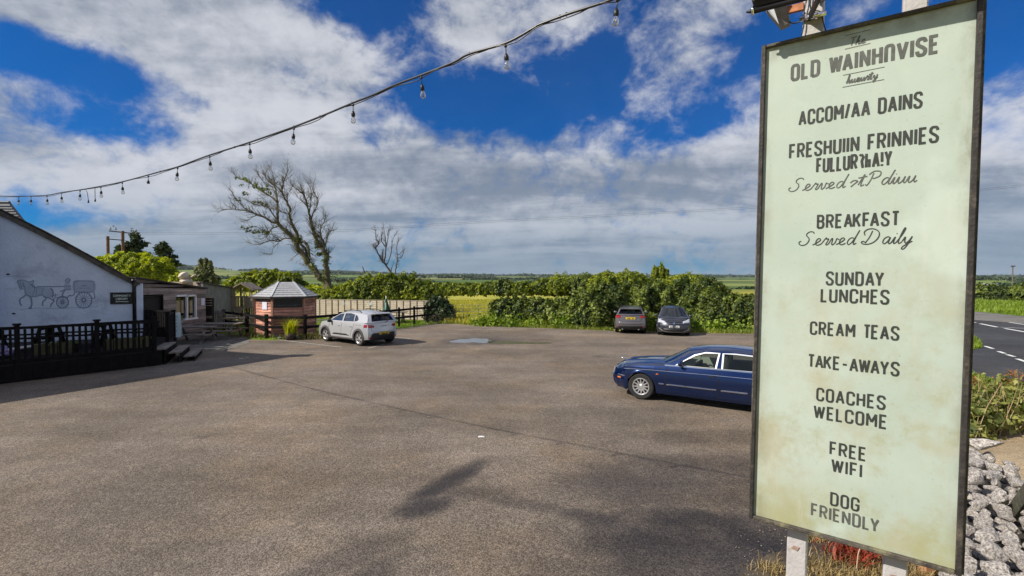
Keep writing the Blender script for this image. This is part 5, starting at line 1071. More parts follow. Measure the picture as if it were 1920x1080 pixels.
JAG = dict(L=5.02, W=1.80, wx=(.93, 3.80), wr=.325, rimr=.212, rt=.315, Ra=.365, low=([0, .3, .6, 1.3, 3.4, 4.3, 5.02], [.30, .22, .20, .20, .20, .24, .36]),
           top=([0, .10, .35, .9, 1.55, 2.5, 3.9, 4.4, 4.85, 5.02], [.66, .725, .775, .835, .885, .90, .91, .90, .85, .80]), sec=([.15, .25, .45, .60, .72, .80, .90, 1.0], [.90, .945, .985, 1.0, .99, .97, .915, .89]),
           F=([.15, .35, .5, .6, .75], [.16, .03, .0, .05, .10]), R=([.2, .45, .6, .9], [.06, 0, .02, .08]), bf=.24, we=(.80, .82), wl=(.7, .7), crown=.06, shr=.05, gx0=1.50, gx1=4.3,
           zb=.90, wb=.80, kt=.55, gh=[(1.50, .89), (2.08, 1.205), (2.36, 1.28), (2.9, 1.305), (3.5, 1.285), (3.95, 1.16), (4.35, .91)],
           win=[[(1.76, .925), (1.98, 1.06), (2.17, 1.17), (2.38, 1.24), (2.68, 1.255), (2.63, .925)], [(2.79, .925), (2.79, 1.255), (3.05, 1.26), (3.38, 1.245), (3.62, 1.13), (3.74, .94)]],
           roof=([2.08, 2.36, 2.9, 3.5, 3.95], [1.205, 1.28, 1.305, 1.285, 1.16]), ws=((1.50, .90), (2.08, 1.205)), rs=((4.35, .91), (3.95, 1.16)), wbow=.16, wbow0=.02, rcrown=.065, seats=(2.55, 3.35), seatm=SEAT, hrz=1.12,
           spokes=12, sv=.27, sw=.02, trim=mat('bright_chrome_trim', (.42, .43, .45), .35, .03, metal=.8), trimw=.034, paint=paint('deep_blue_paint', (.002, .019, .095), .65, .2), glass=GLASSC, details=jag_details)
JAG['wbow0'] = .26
def park(sp, name, nose_to, pos, label):
    e = empty(name, (pos[0], pos[1], 0), math.atan2(-nose_to[1], -nose_to[0]), label, 'car'); c = Car(sp, e); c.build(); return e
# wheel contact of the saloon's near front wheel fixes its place
h = Vector((-.843, .537)); h.normalize(); fw_ = G(1203, 748); sidev = Vector((-h.y, h.x))       # left of heading
ctr = Vector((fw_.x, fw_.y)) - h * (5.02 / 2 - .93) - sidev * .80
park(JAG, 'blue_saloon_car', h, ctr, 'dark blue saloon car with chrome window trim beside the tall sign')

def arch_clad(s, sg, wd, m, ext=.0):
    sd = lambda x, z, o: s.side(x, z, o, sg)
    for xw in s.p['wx']:
        k = MB(); n = 24; a0, a1 = -.25, math.pi + .25
        for i in range(n + 1):
            a = a0 + (a1 - a0) * i / n
            for r_, o_ in ((s.p['Ra'] - .012, .0), (s.p['Ra'] - .008, .022), (s.p['Ra'] + wd, .02), (s.p['Ra'] + wd + .01, -.003)): x, z = xw + r_ * math.cos(a), s.p['rt'] + r_ * math.sin(a); k.v.append(sd(x, max(z, .2), o_))
        for i in range(n):
            for j in range(3): o = i * 4 + j; k.f.append((o, o + 1, o + 5, o + 4)); k.m.append(0)
        k.build('arch_cladding', m, s.root)
CLAD = mat('grey_plastic_cladding', (.085, .08, .085), .6, .15); DARKCLAD = mat('dark_lower_bumper', (.02, .02, .023), .6, .2)
def hatch_rear(s, lampfn, yplate, z_plate, bump_z, col=DARKCLAD, seamz=(.62, .98)):
    s.gpatch(s.rear, -.66, .66, .24, bump_z, .014, 'rear_bumper_insert', col, 12, 4, shape=lambda a, b, y, z: (y * (1 + .12 * (1 - b)), z))
    s.seam(s.rear, [(-.60, seamz[1] - .02), (-.62, seamz[0] + .08), (-.52, seamz[0]), (.52, seamz[0]), (.62, seamz[0] + .08), (.60, seamz[1] - .02)], .012, .003)
    lampfn(s); s.plate(s.rear, z_plate, .52, .11, YPLATE, .022)
    k = MB(); k.tube([s.rear(-.5, .26, -.02), s.rear(.5, .26, -.02)], .03, 6); k.build('tow_bar', BLACK, s.root)
# the silver hatchback (raised, seen from behind)
def sil_details(s):
    L = s.L
    for sg in (-1, 1):
        sd = lambda x, z, o: s.side(x, z, o, sg); arch_clad(s, sg, .075, CLAD)
        s.gpatch(sd, 1.13, 3.02, .235, .34, .012, 'sill_cladding', CLAD, 14, 3); s.gpatch(sd, 1.32, 2.9, .40, .50, .012, 'door_moulding', DARKCLAD, 12, 3, shape=lambda a, b, x, z: (1.32 + .22 * b + a * (1.58 - .62 * b), z))
        s.seam(sd, [(1.20, .95), (1.10, .70), (1.14, .36)]); s.seam(sd, [(2.12, .985), (2.12, .6), (2.10, .35)]); s.seam(sd, [(3.05, 1.0), (3.02, .85), (2.88, .62), (2.82, .36)])
        for hx in (1.86, 2.76): s.gpatch(sd, hx, hx + .17, .82, .86, .022, 'door_handle', s.p['paint'], 4, 3); s.seam(sd, [(hx, .815), (hx + .17, .815)], .014, .003)
        s.mirrorh(1.30, 1.02, BLACK, sg)
        s.seam(sd, [(3.1, .92), (3.6, .93)], .01)
        rail = [s.gside(x, z, -.06, sg) for x, z in ((1.95, 1.44), (2.05, 1.50), (2.5, 1.53), (3.1, 1.50), (3.2, 1.44))]
        k = MB(); k.tube([Vector(r) + Vector((0, 0, .02)) for r in rail], .02, 6); k.build('roof_rail', BLACK, s.root, True)
        s.gpatch(lambda x, z, o: s.side(x, z, o, sg), .05, .45, .72, .84, .012, 'headlight', CLEARLAMP, 6, 3)
    def lamps(s):
        for sg in (-1, 1):
            s.gpatch(lambda x, z, o: s.side(x, z, o, sg), L - .24, L - .02, .82, .96, .018, 'tail_light', REDLAMP, 6, 4, shape=lambda a, b, x, z: (x - .06 * b * (1 - a), z - .0))
            s.gpatch(s.rear, sg * .47, sg * .765, .80, .95, .02, 'tail_light', REDLAMP, 6, 4, shape=lambda a, b, y, z: (y, z + (.5 - b) * .05 * (1 - a)))
            s.gpatch(s.rear, sg * .55, sg * .755, .33, .40, .02, 'reflector', REDLAMP, 4, 2)
    hatch_rear(s, lamps, YPLATE, .50, .60); s.gpatch(s.rear, -.22, .22, .855, .885, .014, 'badge_lettering', CHROME, 6, 2)
    k = MB(); k.box(s.fin((3.90, 0, 1.425)), (.24, .94, .03), M=Matrix.Rotation(.12, 3, 'Y')); k.build('spoiler', s.p['paint'], s.root, bev=.01)
    k = MB(); k.tube([s.fin((3.75, 0, 1.5)), s.fin((3.85, 0, 1.66))], .006, 5); k.build('aerial', BLACK, s.root)
    k = MB(); k.bar(s.fin((4.14, .0, 1.02)), s.fin((4.08, .3, 1.14)), .02, .02); k.build('wiper', BLACK, s.root)
SIL = dict(L=4.10, W=1.80, wx=(.83, 3.43), wr=.325, rimr=.222, rt=.33, Ra=.365, low=([0, .3, .6, 3.6, 4.1], [.28, .22, .25, .25, .30]), top=([0, .08, .3, .8, 1.15, 2.2, 3.2, 3.85, 4.1], [.74, .84, .91, .97, 1.0, 1.02, 1.04, 1.05, 1.03]),
           sec=([.15, .3, .5, .7, .85, .95, 1.05], [.95, .985, 1.0, .99, .975, .95, .915]), F=([.15, .4, .6, .8, .95], [.05, .0, .0, .08, .2]), R=([.2, .45, .62, .85, 1.0, 1.1], [.10, .0, .01, .05, .07, .10]), bf=.17, br=.15, we=(.88, .88), wl=(.5, .4), crown=.05, shr=.04,
           gx0=1.10, gx1=4.05, zb=1.02, wb=.835, kt=.50, gh=[(1.02, 1.0), (1.45, 1.22), (1.78, 1.37), (2.1, 1.43), (2.8, 1.445), (3.35, 1.41), (3.78, 1.36), (3.88, 1.24), (3.98, 1.04)],
           win=[[(1.26, 1.06), (1.50, 1.20), (1.78, 1.32), (2.04, 1.375), (2.09, 1.06)], [(2.22, 1.06), (2.17, 1.385), (2.55, 1.39), (2.86, 1.36), (2.96, 1.07)], [(3.04, 1.08), (2.96, 1.345), (3.10, 1.30), (3.26, 1.18), (3.22, 1.11)]],
           roof=([1.78, 2.1, 2.8, 3.35, 3.78], [1.37, 1.43, 1.445, 1.41, 1.36]), ws=((1.02, 1.0), (1.78, 1.37)), rs=((3.98, 1.03), (3.78, 1.36)), wbow=.14, wbow0=.30, rbow=.06, rbow0=.10, rcrown=.07, rborder=(2, 1, 1), seats=(2.2, 3.05), hrz=1.20, spokes=5, sv=.2, sw=.045,
           paint=paint('silver_white_paint', (.56, .565, .58), .35, .25), glass=glass('grey_car_window', (.30, .34, .33), .22), rglass=GLASSD, details=sil_details)
rl, fl_ = G(675, 649.5), G(614, 639); h = (Vector((fl_.x, fl_.y)) - Vector((rl.x, rl.y))).normalized(); sidev = Vector((-h.y, h.x)); mid = (Vector((fl_.x, fl_.y)) + Vector((rl.x, rl.y))) / 2; h = Vector((-.80, .60)); sidev = Vector((-h.y, h.x))
park(SIL, 'silver_hatchback', h, mid + h * (-(2.05 - .83 - 1.3)) * 1 - sidev * .80, 'silver white hatchback with roof rails parked beside the red timber hut')
# the dark estate-like car seen from behind
def sub_details(s):
    L = s.L
    for sg in (-1, 1):
        sd = lambda x, z, o: s.side(x, z, o, sg); arch_clad(s, sg, .05, DARKCLAD)
        s.seam(sd, [(1.25, .95), (1.22, .35)]); s.seam(sd, [(2.35, 1.0), (2.35, .35)]); s.seam(sd, [(3.35, 1.0), (3.1, .4)])
        for hx in (2.1, 3.05): s.gpatch(sd, hx, hx + .17, .84, .88, .02, 'door_handle', s.p['paint'], 4, 3)
        s.mirrorh(1.42, 1.04, s.p['paint'], sg); k = MB(); k.tube([Vector(s.gside(x, z, -.07, sg)) + Vector((0, 0, .06)) for x, z in ((1.9, 1.42), (2.0, 1.47), (2.9, 1.48), (3.7, 1.42), (3.8, 1.37))], .02, 6); k.build('roof_rail', BLACK, s.root, True)
        s.gpatch(sd, .1, .45, .74, .86, .012, 'headlight', CLEARLAMP, 5, 3)
    def lamps(s):
        for sg in (-1, 1):
            s.gpatch(s.rear, sg * .52, sg * .80, .90, 1.06, .02, 'tail_light', REDLAMP, 5, 4); s.gpatch(lambda x, z, o: s.side(x, z, o, sg), L - .2, L - .02, .90, 1.06, .016, 'tail_light', REDLAMP, 4, 4)
            s.gpatch(s.rear, sg * .62, sg * .76, .42, .47, .02, 'reflector', REDLAMP, 3, 2)
    hatch_rear(s, lamps, YPLATE, .84, .50, seamz=(.72, 1.05)); s.gpatch(s.rear, -.34, .34, .955, .985, .02, 'chrome_strip', CHROME, 6, 2); s.gpatch(s.rear, -.7, .7, .52, .70, .02, 'rear_bumper', s.p['paint'], 12, 4)
    s.gpatch(s.rear, .37, .47, .80, .84, .012, 'badge', CHROME, 3, 2)
    k = MB(); k.box(s.fin((4.12, 0, 1.43)), (.3, 1.05, .035), M=Matrix.Rotation(.1, 3, 'Y')); k.build('spoiler', s.p['paint'], s.root, bev=.01)
    for y0 in (-.45, .45): k = MB(); k.tube([s.rear(y0, .27, -.1), s.rear(y0, .27, .02)], .035, 8); k.build('exhaust_pipe', STEEL, s.root)
SUB = dict(SIL, L=4.45, W=1.78, k=.95, wx=(.9, 3.53), wr=.335, rimr=.22, rt=.335, Ra=.375, low=([0, .3, .6, 3.8, 4.45], [.30, .25, .27, .27, .34]), top=([0, .1, .4, 1.0, 1.3, 2.4, 3.6, 4.2, 4.45], [.72, .84, .92, .99, 1.01, 1.03, 1.06, 1.08, 1.07]),
           gx0=1.25, gx1=4.35, zb=1.05, wb=.80, kt=.46, gh=[(1.15, 1.02), (1.6, 1.25), (1.95, 1.40), (2.4, 1.47), (3.1, 1.48), (3.8, 1.44), (4.05, 1.40), (4.18, 1.25), (4.3, 1.07)],
           win=[[(1.42, 1.08), (1.7, 1.23), (1.98, 1.36), (2.26, 1.41), (2.30, 1.08)], [(2.42, 1.08), (2.38, 1.42), (2.9, 1.42), (3.25, 1.40), (3.3, 1.09)], [(3.4, 1.10), (3.36, 1.39), (3.75, 1.34), (3.92, 1.15)]],
           roof=([1.95, 2.4, 3.1, 3.8, 4.05], [1.40, 1.47, 1.48, 1.44, 1.40]), ws=((1.15, 1.02), (1.95, 1.40)), rs=((4.30, 1.07), (4.05, 1.40)), rborder=(1, 1, 1), seats=(2.4, 3.3), hrz=1.24, rcrown=.06,
           R=([.2, .45, .62, .85, 1.0, 1.1], [.12, .0, .01, .04, .06, .1]), we=(.80, .92), paint=paint('dark_grey_brown_paint', (.15, .14, .145), .45, .3), glass=GLASSD, rglass=GLASSD, spokes=5, sv=.15, sw=.04, details=sub_details)
h = Vector((.24, .97)).normalized(); c0 = G(1182, 627); ctr = Vector((c0.x, c0.y)) + h * (4.45 * .95 / 2 + .1); park(SUB, 'dark_grey_estate_car', h, ctr, 'dark grey estate car parked nose-in to the hedge with yellow rear plate')
# the small grey hatchback facing the camera
def cor_details(s):
    L = s.L
    for sg in (-1, 1):
        sd = lambda x, z, o: s.side(x, z, o, sg)
        s.seam(sd, [(1.15, .95), (1.12, .35)]); s.seam(sd, [(2.1, 1.0), (2.1, .35)]); s.gpatch(sd, 1.85, 2.02, .83, .87, .02, 'door_handle', s.p['paint'], 4, 3); s.mirrorh(1.25, 1.02, s.p['paint'], sg)
        s.gpatch(s.front, sg * .44, sg * .80, .66, .86, .022, 'headlight', CLEARLAMP, 8, 5, shape=lambda a, b, y, z: (y, z - .10 * (1 - a) * b + .02 - .0 + .03 * a)); s.gpatch(sd, .03, .36, .70, .90, .018, 'headlight', CLEARLAMP, 6, 4, shape=lambda a, b, x, z: (x, z + .04 * a - .02 * b * (1 - a)))
        s.gpatch(s.front, sg * .55, sg * .74, .36, .44, .016, 'fog_lamp', BLACK, 4, 3); s.gpatch(s.rear, sg * .5, sg * .75, .8, 1.0, .02, 'tail_light', REDLAMP, 4, 4)
        arch_clad(s, sg, .012, s.p['paint'])
    s.gpatch(s.front, -.40, .40, .655, .735, .012, 'upper_grille', BLACK, 10, 3, shape=lambda a, b, y, z: (y, z - .03 * (1 - (2 * a - 1) ** 2))); s.gpatch(s.front, -.40, .40, .69, .725, .03, 'grille_bar', CHROME, 10, 3, shape=lambda a, b, y, z: (y, z - .03 * (1 - (2 * a - 1) ** 2)))
    k = MB(); n = 16; k.add([s.front(.055 * math.cos(a), .69 + .055 * math.sin(a), .04) for a in np.linspace(0, 2 * math.pi, n, endpoint=False)], [tuple(range(n))]); k.build('round_badge', CHROME, s.root)
    s.gpatch(s.front, -.62, .62, .25, .42, .014, 'lower_grille', BLACK, 12, 3, shape=lambda a, b, y, z: (y * (1 - .25 * (1 - b)), z)); s.seam(s.front, [(-.78, .42), (-.62, .30), (-.4, .235), (.4, .235), (.62, .30), (.78, .42)], .025, .02, 'bumper_lip', STEEL)
    s.plate(s.front, .46, .52, .11, WPLATE, .03); s.seam(s.front, [(-.62, .84), (-.42, .745), (.42, .745), (.62, .84)], .01, .004)
    for y0 in (-.5, .05): k = MB(); k.bar(s.fin((1.02, y0, 1.03)), s.fin((1.14, y0 + .5, 1.08)), .015, .015); k.build('wiper', BLACK, s.root)
COR = dict(SIL, L=3.99, W=1.72, k=.97, wx=(.82, 3.33), wr=.31, rimr=.2, rt=.31, Ra=.345, low=([0, .3, .6, 3.6, 3.99], [.20, .18, .2, .22, .30]), top=([0, .06, .25, .7, 1.05, 2.1, 3.2, 3.8, 3.99], [.72, .80, .88, .96, 1.0, 1.02, 1.05, 1.06, 1.04]), gx0=1.0, gx1=3.9, zb=1.02, wb=.80, kt=.52,
           F=([.15, .3, .55, .75, .95], [.10, .0, .02, .10, .28]), bf=.34, we=(.84, .86), gh=[(.88, 1.0), (1.35, 1.24), (1.68, 1.38), (2.0, 1.44), (2.7, 1.455), (3.3, 1.42), (3.65, 1.36), (3.75, 1.22), (3.85, 1.04)],
           win=[[(1.18, 1.07), (1.42, 1.21), (1.7, 1.33), (1.98, 1.385), (2.05, 1.07)], [(2.16, 1.07), (2.12, 1.39), (2.7, 1.395), (3.1, 1.34), (3.3, 1.14)]], roof=([1.68, 2.0, 2.7, 3.3, 3.65], [1.38, 1.44, 1.455, 1.42, 1.36]), ws=((.88, 1.0), (1.68, 1.38)), rs=((3.85, 1.03), (3.65, 1.36)),
           seats=(2.1, 2.95), hrz=1.18, paint=paint('dark_slate_paint', (.05, .052, .065), .5, .25), wglass=glass('teal_windscreen', (.10, .17, .17), .12), glass=glass('teal_car_window', (.14, .22, .22), .25), rglass=GLASSD, details=cor_details)
h = Vector((-.27, -.96)).normalized(); c0 = G(1264, 631); ctr = Vector((c0.x, c0.y)) - h * (3.99 * .97 / 2); park(COR, 'small_grey_hatchback', h, ctr, 'small dark grey hatchback facing outward with white front plate by the hedge')
# ------------------------------------------------------------------ the tall sign
SC = Vector((1.60190682, 2.254916, 2.96162245)); SM = Matrix.Rotation(-.62180403, 3, 'Z') @ Matrix.Rotation(-.00525213, 3, 'X') @ Matrix.Rotation(.01557875, 3, 'Y')
SX, SN, SZ = SM @ Vector((1, 0, 0)), SM @ Vector((0, -1, 0)), SM @ Vector((0, 0, 1))
def SG(u, v, off=0.0): return SC + SX * u + SZ * v + SN * off
HW, HH = .8153 / 2, 1.22
sign = empty('pub_sign', SC, 0, 'tall weathered pale green sign listing the pub menu and services', 'sign')
def at(mb_, n, m, r=None, **k): return attach(mb_, n, m, r or sign, **k)
# weathered panel: cream green with algae bloom, own shapes of stain
m, n, l, b = ground_nodes('weathered_sign_face'); t = n.new('ShaderNodeTexCoord'); mpg = n.new('ShaderNodeMapping'); l.new(t.outputs['Object'], mpg.inputs[0])
def nzz(sc, det=6, ro=.6, stx=(1, 1, 1), loc=(0, 0, 0)):
    q_ = n.new('ShaderNodeMapping'); l.new(t.outputs['Object'], q_.inputs[0]); q_.inputs[3].default_value = stx; q_.inputs[1].default_value = loc
    z = n.new('ShaderNodeTexNoise'); z.inputs['Scale'].default_value = sc; z.inputs['Detail'].default_value = det; z.inputs['Roughness'].default_value = ro; l.new(q_.outputs[0], z.inputs[0]); return z.outputs[0]
def mrr(s_, a, c, d=0., e=1.):
    r = n.new('ShaderNodeMapRange'); r.interpolation_type = 'SMOOTHSTEP'; l.new(s_, r.inputs[0]); r.inputs[1].default_value = a; r.inputs[2].default_value = c; r.inputs[3].default_value = d; r.inputs[4].default_value = e; return r.outputs[0]
def mxx(f_, a, c):
    x = n.new('ShaderNodeMix'); x.data_type = 'RGBA'; l.new(f_, x.inputs['Factor'])
    for i, q_ in ((6, a), (7, c)):
        if isinstance(q_, tuple): x.inputs[i].default_value = q_ + (1,)
        else: l.new(q_, x.inputs[i])
    return x.outputs[2]
def mll(op, a, c):
    k_ = n.new('ShaderNodeMath'); k_.operation = op; k_.use_clamp = True
    for i, q_ in enumerate((a, c)):
        if isinstance(q_, (int, float)): k_.inputs[i].default_value = q_
        else: l.new(q_, k_.inputs[i])
    return k_.outputs[0]
sp_ = n.new('ShaderNodeSeparateXYZ'); l.new(t.outputs['Object'], sp_.inputs[0])
lowr = mrr(sp_.outputs[2], .75, -1.1, .05, 1)               # algae grows on the lower half and along the bottom edge
bot = mrr(sp_.outputs[2], -.85, -1.25, 0, 1)
c_ = mxx(mrr(nzz(2.0), .3, .7), (.40, .475, .415), (.465, .53, .465))
c_ = mxx(mll('MULTIPLY', mrr(nzz(2.4, 8, .7, loc=(3, 1, 5)), .42, .66), mll('ADD', mll('MULTIPLY', lowr, .85), .12)), c_, (.40, .385, .27))
c_ = mxx(mll('MULTIPLY', mrr(nzz(5, 8, .75, loc=(7, 2, 1)), .50, .72), mll('ADD', mll('MULTIPLY', lowr, .7), .06)), c_, (.34, .345, .20))
c_ = mxx(mll('MULTIPLY', mrr(nzz(3.2, 7, .7, loc=(2, 2, 9)), .35, .62), mll('MULTIPLY', bot, .85)), c_, (.35, .35, .18))
c_ = mxx(mll('MULTIPLY', mrr(nzz(3, 7, .7, (6, 6, .8), (1, 1, 1)), .52, .75), .35), c_, (.55, .54, .46))
c_ = mxx(mll('MULTIPLY', mrr(nzz(60, 3, .6), .62, .75), .30), c_, (.25, .26, .18))
c_ = mxx(mll('MULTIPLY', mrr(nzz(2.0, 5, .6, (1, 1, 1), (11, 3, 4)), .58, .70), .35), c_, (.60, .68, .62))
ab_ = n.new('ShaderNodeMath'); ab_.operation = 'ABSOLUTE'; l.new(sp_.outputs[0], ab_.inputs[0]); edge_ = mrr(ab_.outputs[0], .26, .335, 0, 1)      # grime creeping in from the frame
c_ = mxx(mll('MULTIPLY', edge_, mrr(nzz(9, 7, .7, (1, 1, .5), (5, 5, 5)), .40, .70, 0, .75)), c_, (.22, .21, .13))
c_ = mxx(mll('MULTIPLY', mrr(sp_.outputs[2], 1.10, 1.21, 0, 1), mrr(nzz(12, 7, .7), .35, .65, .1, .8)), c_, (.24, .24, .19))
l.new(c_, b.inputs['Base Color']); b.inputs['Roughness'].default_value = .42
SIGNM = m
k = MB(); k.prism([(-HW + .01, -HH + .01), (HW - .01, -HH + .01), (HW - .01, HH - .01), (-HW + .01, HH - .01)], -.03, 0, lambda x, y, h_: SG(x, y, h_) - SC); k.build('panel', SIGNM, sign)
FRM = mat('lichen_frame', (.07, .06, .05), .7, .5, 20, .4, 60, dirt=(.22, .20, .12), dsc=9, dth=.5); FRD = mat('dark_frame', (.035, .03, .028), .6, .5, 14, .3, 50, dirt=(.16, .13, .10), dsc=7, dth=.56)
def fbar(u0, v0, u1, v1, wd, m_, nm, d0=-.05, d1=.022):
    a_, b_ = SG(u0, v0, (d0 + d1) / 2), SG(u1, v1, (d0 + d1) / 2); k = MB(); k.bar(a_, b_, wd, d1 - d0, up=SN); at(k, nm, m_, bev=.003)
fbar(-HW + .007, -HH, -HW + .007, HH, .016, FRD, 'frame_side'); fbar(HW - .009, -HH, HW - .009, HH, .02, FRD, 'frame_side')
fbar(-HW + .016, HH - .008, HW - .02, HH - .008, .016, FRM, 'frame_top', d1=.02); fbar(-HW + .016, -HH + .008, HW - .02, -HH + .008, .018, FRM, 'frame_bottom', d1=.02)
k = MB(); k.bar(SG(-HW - .004, -HH, -.02), SG(-HW - .004, HH, -.02), .006, .06, up=SN); k.bar(SG(HW + .006, -HH, -.03), SG(HW + .006, HH, -.03), .012, .05, up=SN); at(k, 'frame_edge', FRM)
INK = mat('faded_black_ink', (.035, .04, .035), .6, .35, 40); INK2 = mat('grey_faded_ink', (.09, .095, .085), .6, .3, 40)
def put_text(s_, u0, u1, v, h_, m_=INK, t=None, wf=.43, gap=.28):
    k = MB(); lettering(k, s_, lambda u, vv: SG(u, vv, .0015), u0, u1, v, h_, t or h_ * .138, SN, wf, gap); at(k, 'lettering', m_)
H_ = .068
put_text('OLD WAINHnVISE', -.282, .276, 1.014, .084, INK2, .0135, .43, .30)
put_text('ACCOM/AA DAINS', -.242, .227, .789, .074); put_text('FRESHUIIN FRINNIES', -.279, .285, .630, .074); put_text('FULLUR?hA!Y', -.162, .128, .548, .072)
put_text('BREAKFAST', -.152, .163, .277, H_); put_text('SUNDAY', -.108, .114, .003, H_); put_text('LUNCHES', -.127, .136, -.079, H_)
put_text('CREAM TEAS', -.167, .176, -.240, .066); put_text('TAKE-AWAYS', -.172, .181, -.401, .066); put_text('COACHES', -.132, .136, -.561, .066); put_text('WELCOME', -.141, .144, -.648, .066)
put_text('FREE', -.071, .072, -.813, .066); put_text('WIFI', -.062, .058, -.894, .066); put_text('DOG', -.062, .053, -1.057, .066); put_text('FRIENDLY', -.139, .128, -1.131, .064, INK2)
# flowing script: each letter a pen stroke in its own unit square (x, y), joined along the line
SCR = {'S': (1.15, [[(1.02, .86), (.92, .98), (.66, 1.0), (.46, .86), (.48, .70), (.66, .56), (.74, .36), (.60, .10), (.30, .0), (.04, .10), (.0, .26), (.14, .32)]]), 'e': (.62, [[(-.05, .02), (.2, .14), (.46, .34), (.42, .47), (.26, .46), (.16, .28), (.2, .06), (.38, .0), (.62, .10)]]),
       'r': (.55, [[(.0, .10), (.22, .46), (.28, .52), (.32, .42), (.46, .44), (.42, .25), (.34, .06), (.42, .0), (.58, .12)]]), 'v': (.62, [[(.0, .12), (.14, .44), (.22, .42), (.22, .1), (.3, .0), (.46, .16), (.52, .44), (.62, .40), (.72, .38)]]),
       'd': (.74, [[(.54, .40), (.40, .48), (.2, .38), (.12, .14), (.24, .0), (.42, .12), (.62, .5), (.80, 1.0), (.64, .5), (.56, .12), (.62, .0), (.78, .10)]]), 'D': (1.35, [[(.10, .62), (.0, .86), (.22, 1.04), (.62, 1.05), (1.0, .84), (1.08, .5), (.86, .16), (.5, .0), (.12, .02), (-.04, .14), (.1, .2), (.3, .08)], [(.56, .92), (.46, .5), (.26, .1)]]),
       'a': (.70, [[(.5, .42), (.36, .48), (.16, .36), (.1, .12), (.22, .0), (.4, .14), (.54, .44), (.48, .12), (.56, .0), (.72, .12)]]), 'i': (.32, [[(.0, .12), (.16, .46), (.12, .12), (.18, .0), (.34, .12)], [(.20, .66), (.22, .70)]]), 'l': (.36, [[(.0, .12), (.26, .6), (.38, .98), (.30, 1.02), (.18, .6), (.12, .12), (.2, .0), (.36, .12)]]),
       'y': (.62, [[(.0, .14), (.14, .44), (.16, .16), (.26, .02), (.44, .18), (.58, .46), (.44, .0), (.26, -.34), (.1, -.38), (.12, -.22), (.4, -.02), (.66, .14)]]), 'h': (.62, [[(.0, .12), (.28, .6), (.36, .98), (.28, 1.0), (.14, .4), (.06, .0), (.2, .34), (.36, .46), (.42, .3), (.38, .06), (.48, .0), (.62, .12)]]), 'u': (.66, [[(.0, .14), (.14, .46), (.12, .12), (.22, .0), (.4, .16), (.52, .46), (.48, .12), (.56, .0), (.68, .12)]]),
       'P': (1.0, [[(.4, .9), (.3, .4), (.12, .02), (.0, .12)], [(.1, .8), (.4, 1.02), (.84, .96), (.86, .66), (.52, .5), (.4, .52)]]), 't': (.5, [[(.0, .1), (.3, .86), (.2, .3), (.2, .02), (.42, .1)], [(-.1, .62), (.5, .7)]]), '~': (.5, [[(-.1, .3), (.1, .46), (.4, .4), (.2, .2), (.0, .0)]]), 'T': (.75, [[(.05, .98), (.75, 1.02)], [(.42, 1.0), (.3, .0)]]), ' ': (.42, [])}
def script(s_, u0, u1, v0, h_, t, m_, slant=.18, gap=0.0):
    tot = sum(SCR[c][0] for c in s_); kx = (u1 - u0) / tot; k = MB(); u = 0
    for c in s_:
        wd, sts = SCR[c]
        for st_ in sts:
            P_ = catmull([Vector((u + x, y, 0)) for x, y in st_], 7); seg_ribbon(k, [SG(u0 + p.x * kx + slant * p.y * h_, v0 + p.y * h_, .0015) for p in P_], t, SN)
        u += wd
    at(k, 'script_lettering', m_)
script('Served Daily', -.226, .205, .198, .066, .0042, INK); script('Served ~tPdiuu', -.277, .215, .468, .062, .0042, INK2)
script('The', -.046, .016, 1.128, .036, .0032, INK2); script('hueurty', -.052, .065, .955, .036, .005, INK2, .1)
k = MB(); 
for (a_, b_, v_) in ((-.062, .035, 1.180), (-.062, .035, 1.118), (-.066, .090, .997), (-.066, .090, .941)): seg_ribbon(k, [SG(a_, v_, .0015), SG(b_, v_ + .002, .0015)], .0022, SN)
at(k, 'ruled_line', INK2)
# posts behind the panel
GALV = mat('galvanised_post', (.46, .44, .44), .6, .12, 7, .2, 60, dirt=(.33, .27, .24), dsc=6, dth=.55)
for (u, top_) in ((-.198, 1.62), (.195, 1.60)):
    k = MB(); k.bar(SG(u, -3.05, -.10), SG(u, top_, -.10), .088, .088, up=SN); po = at(k, 'post', GALV, bev=.006)
    k = MB(); P0 = SG(u + .01, -1.30, -.055); k.lathe([(0, .012), (.010, .012), (.014, 0)], c=(0, 0, 0), n=6, M=Matrix((SX, SZ, SN)).transposed()); k.v = [tuple(Vector(v) + P0) for v in k.v]; o_ = k.build('bolt', mat('rust', (.22, .07, .03), .9, .5, 30)); o_.parent = po; o_.matrix_parent_inverse = Matrix.Translation(-SC)
k = MB(); 
for u in (-.198, .195): k.prism([(u - .025, -1.345), (u + .002, -1.352), (u + .012, -1.33), (u - .012, -1.33)], -.052, -.0505, lambda x, y, h_: SG(x, y, h_))
at(k, 'rust_stain', mat('rust_stain', (.33, .22, .17), .9, .4, 40))
# lamp bar, floodlight, bracket, cable above the sign
lb = empty('sign_tube_light', SG(-.3, 1.4, .17), 0, 'long black tube light on a bracket above the tall sign', 'light fitting')
tube_off = .17
def on_sign(px, py, off): p = on_plane(px, py, SC + SN * off, SN); return p
t0, t1 = on_sign(1412, 20, tube_off), on_sign(1545, -14, tube_off); td = (t1 - t0).normalized(); te = t0 + td * .86
k = MB(); k.tube([t0, te], .0155, 12); at(k, 'tube', BLACK, lb, smooth=True)
k = MB(); k.tube([t0 - td * .006, t0 + td * .006], .021, 12); k.tube([te - td * .006, te + td * .006], .021, 12); at(k, 'end_cap', CHROME, lb, smooth=True)
k = MB(); k.tube([t0 - td * .03, t0], [.004, .012], 8); at(k, 'tip', BLACK, lb, smooth=True)
k = MB(); k.bar(t0 + td * .0 + SZ * .045, te + SZ * .045, .085, .035, up=SZ); at(k, 'reflector_hood', BLACK, lb)
pb = on_sign(1524, 20, -.05)
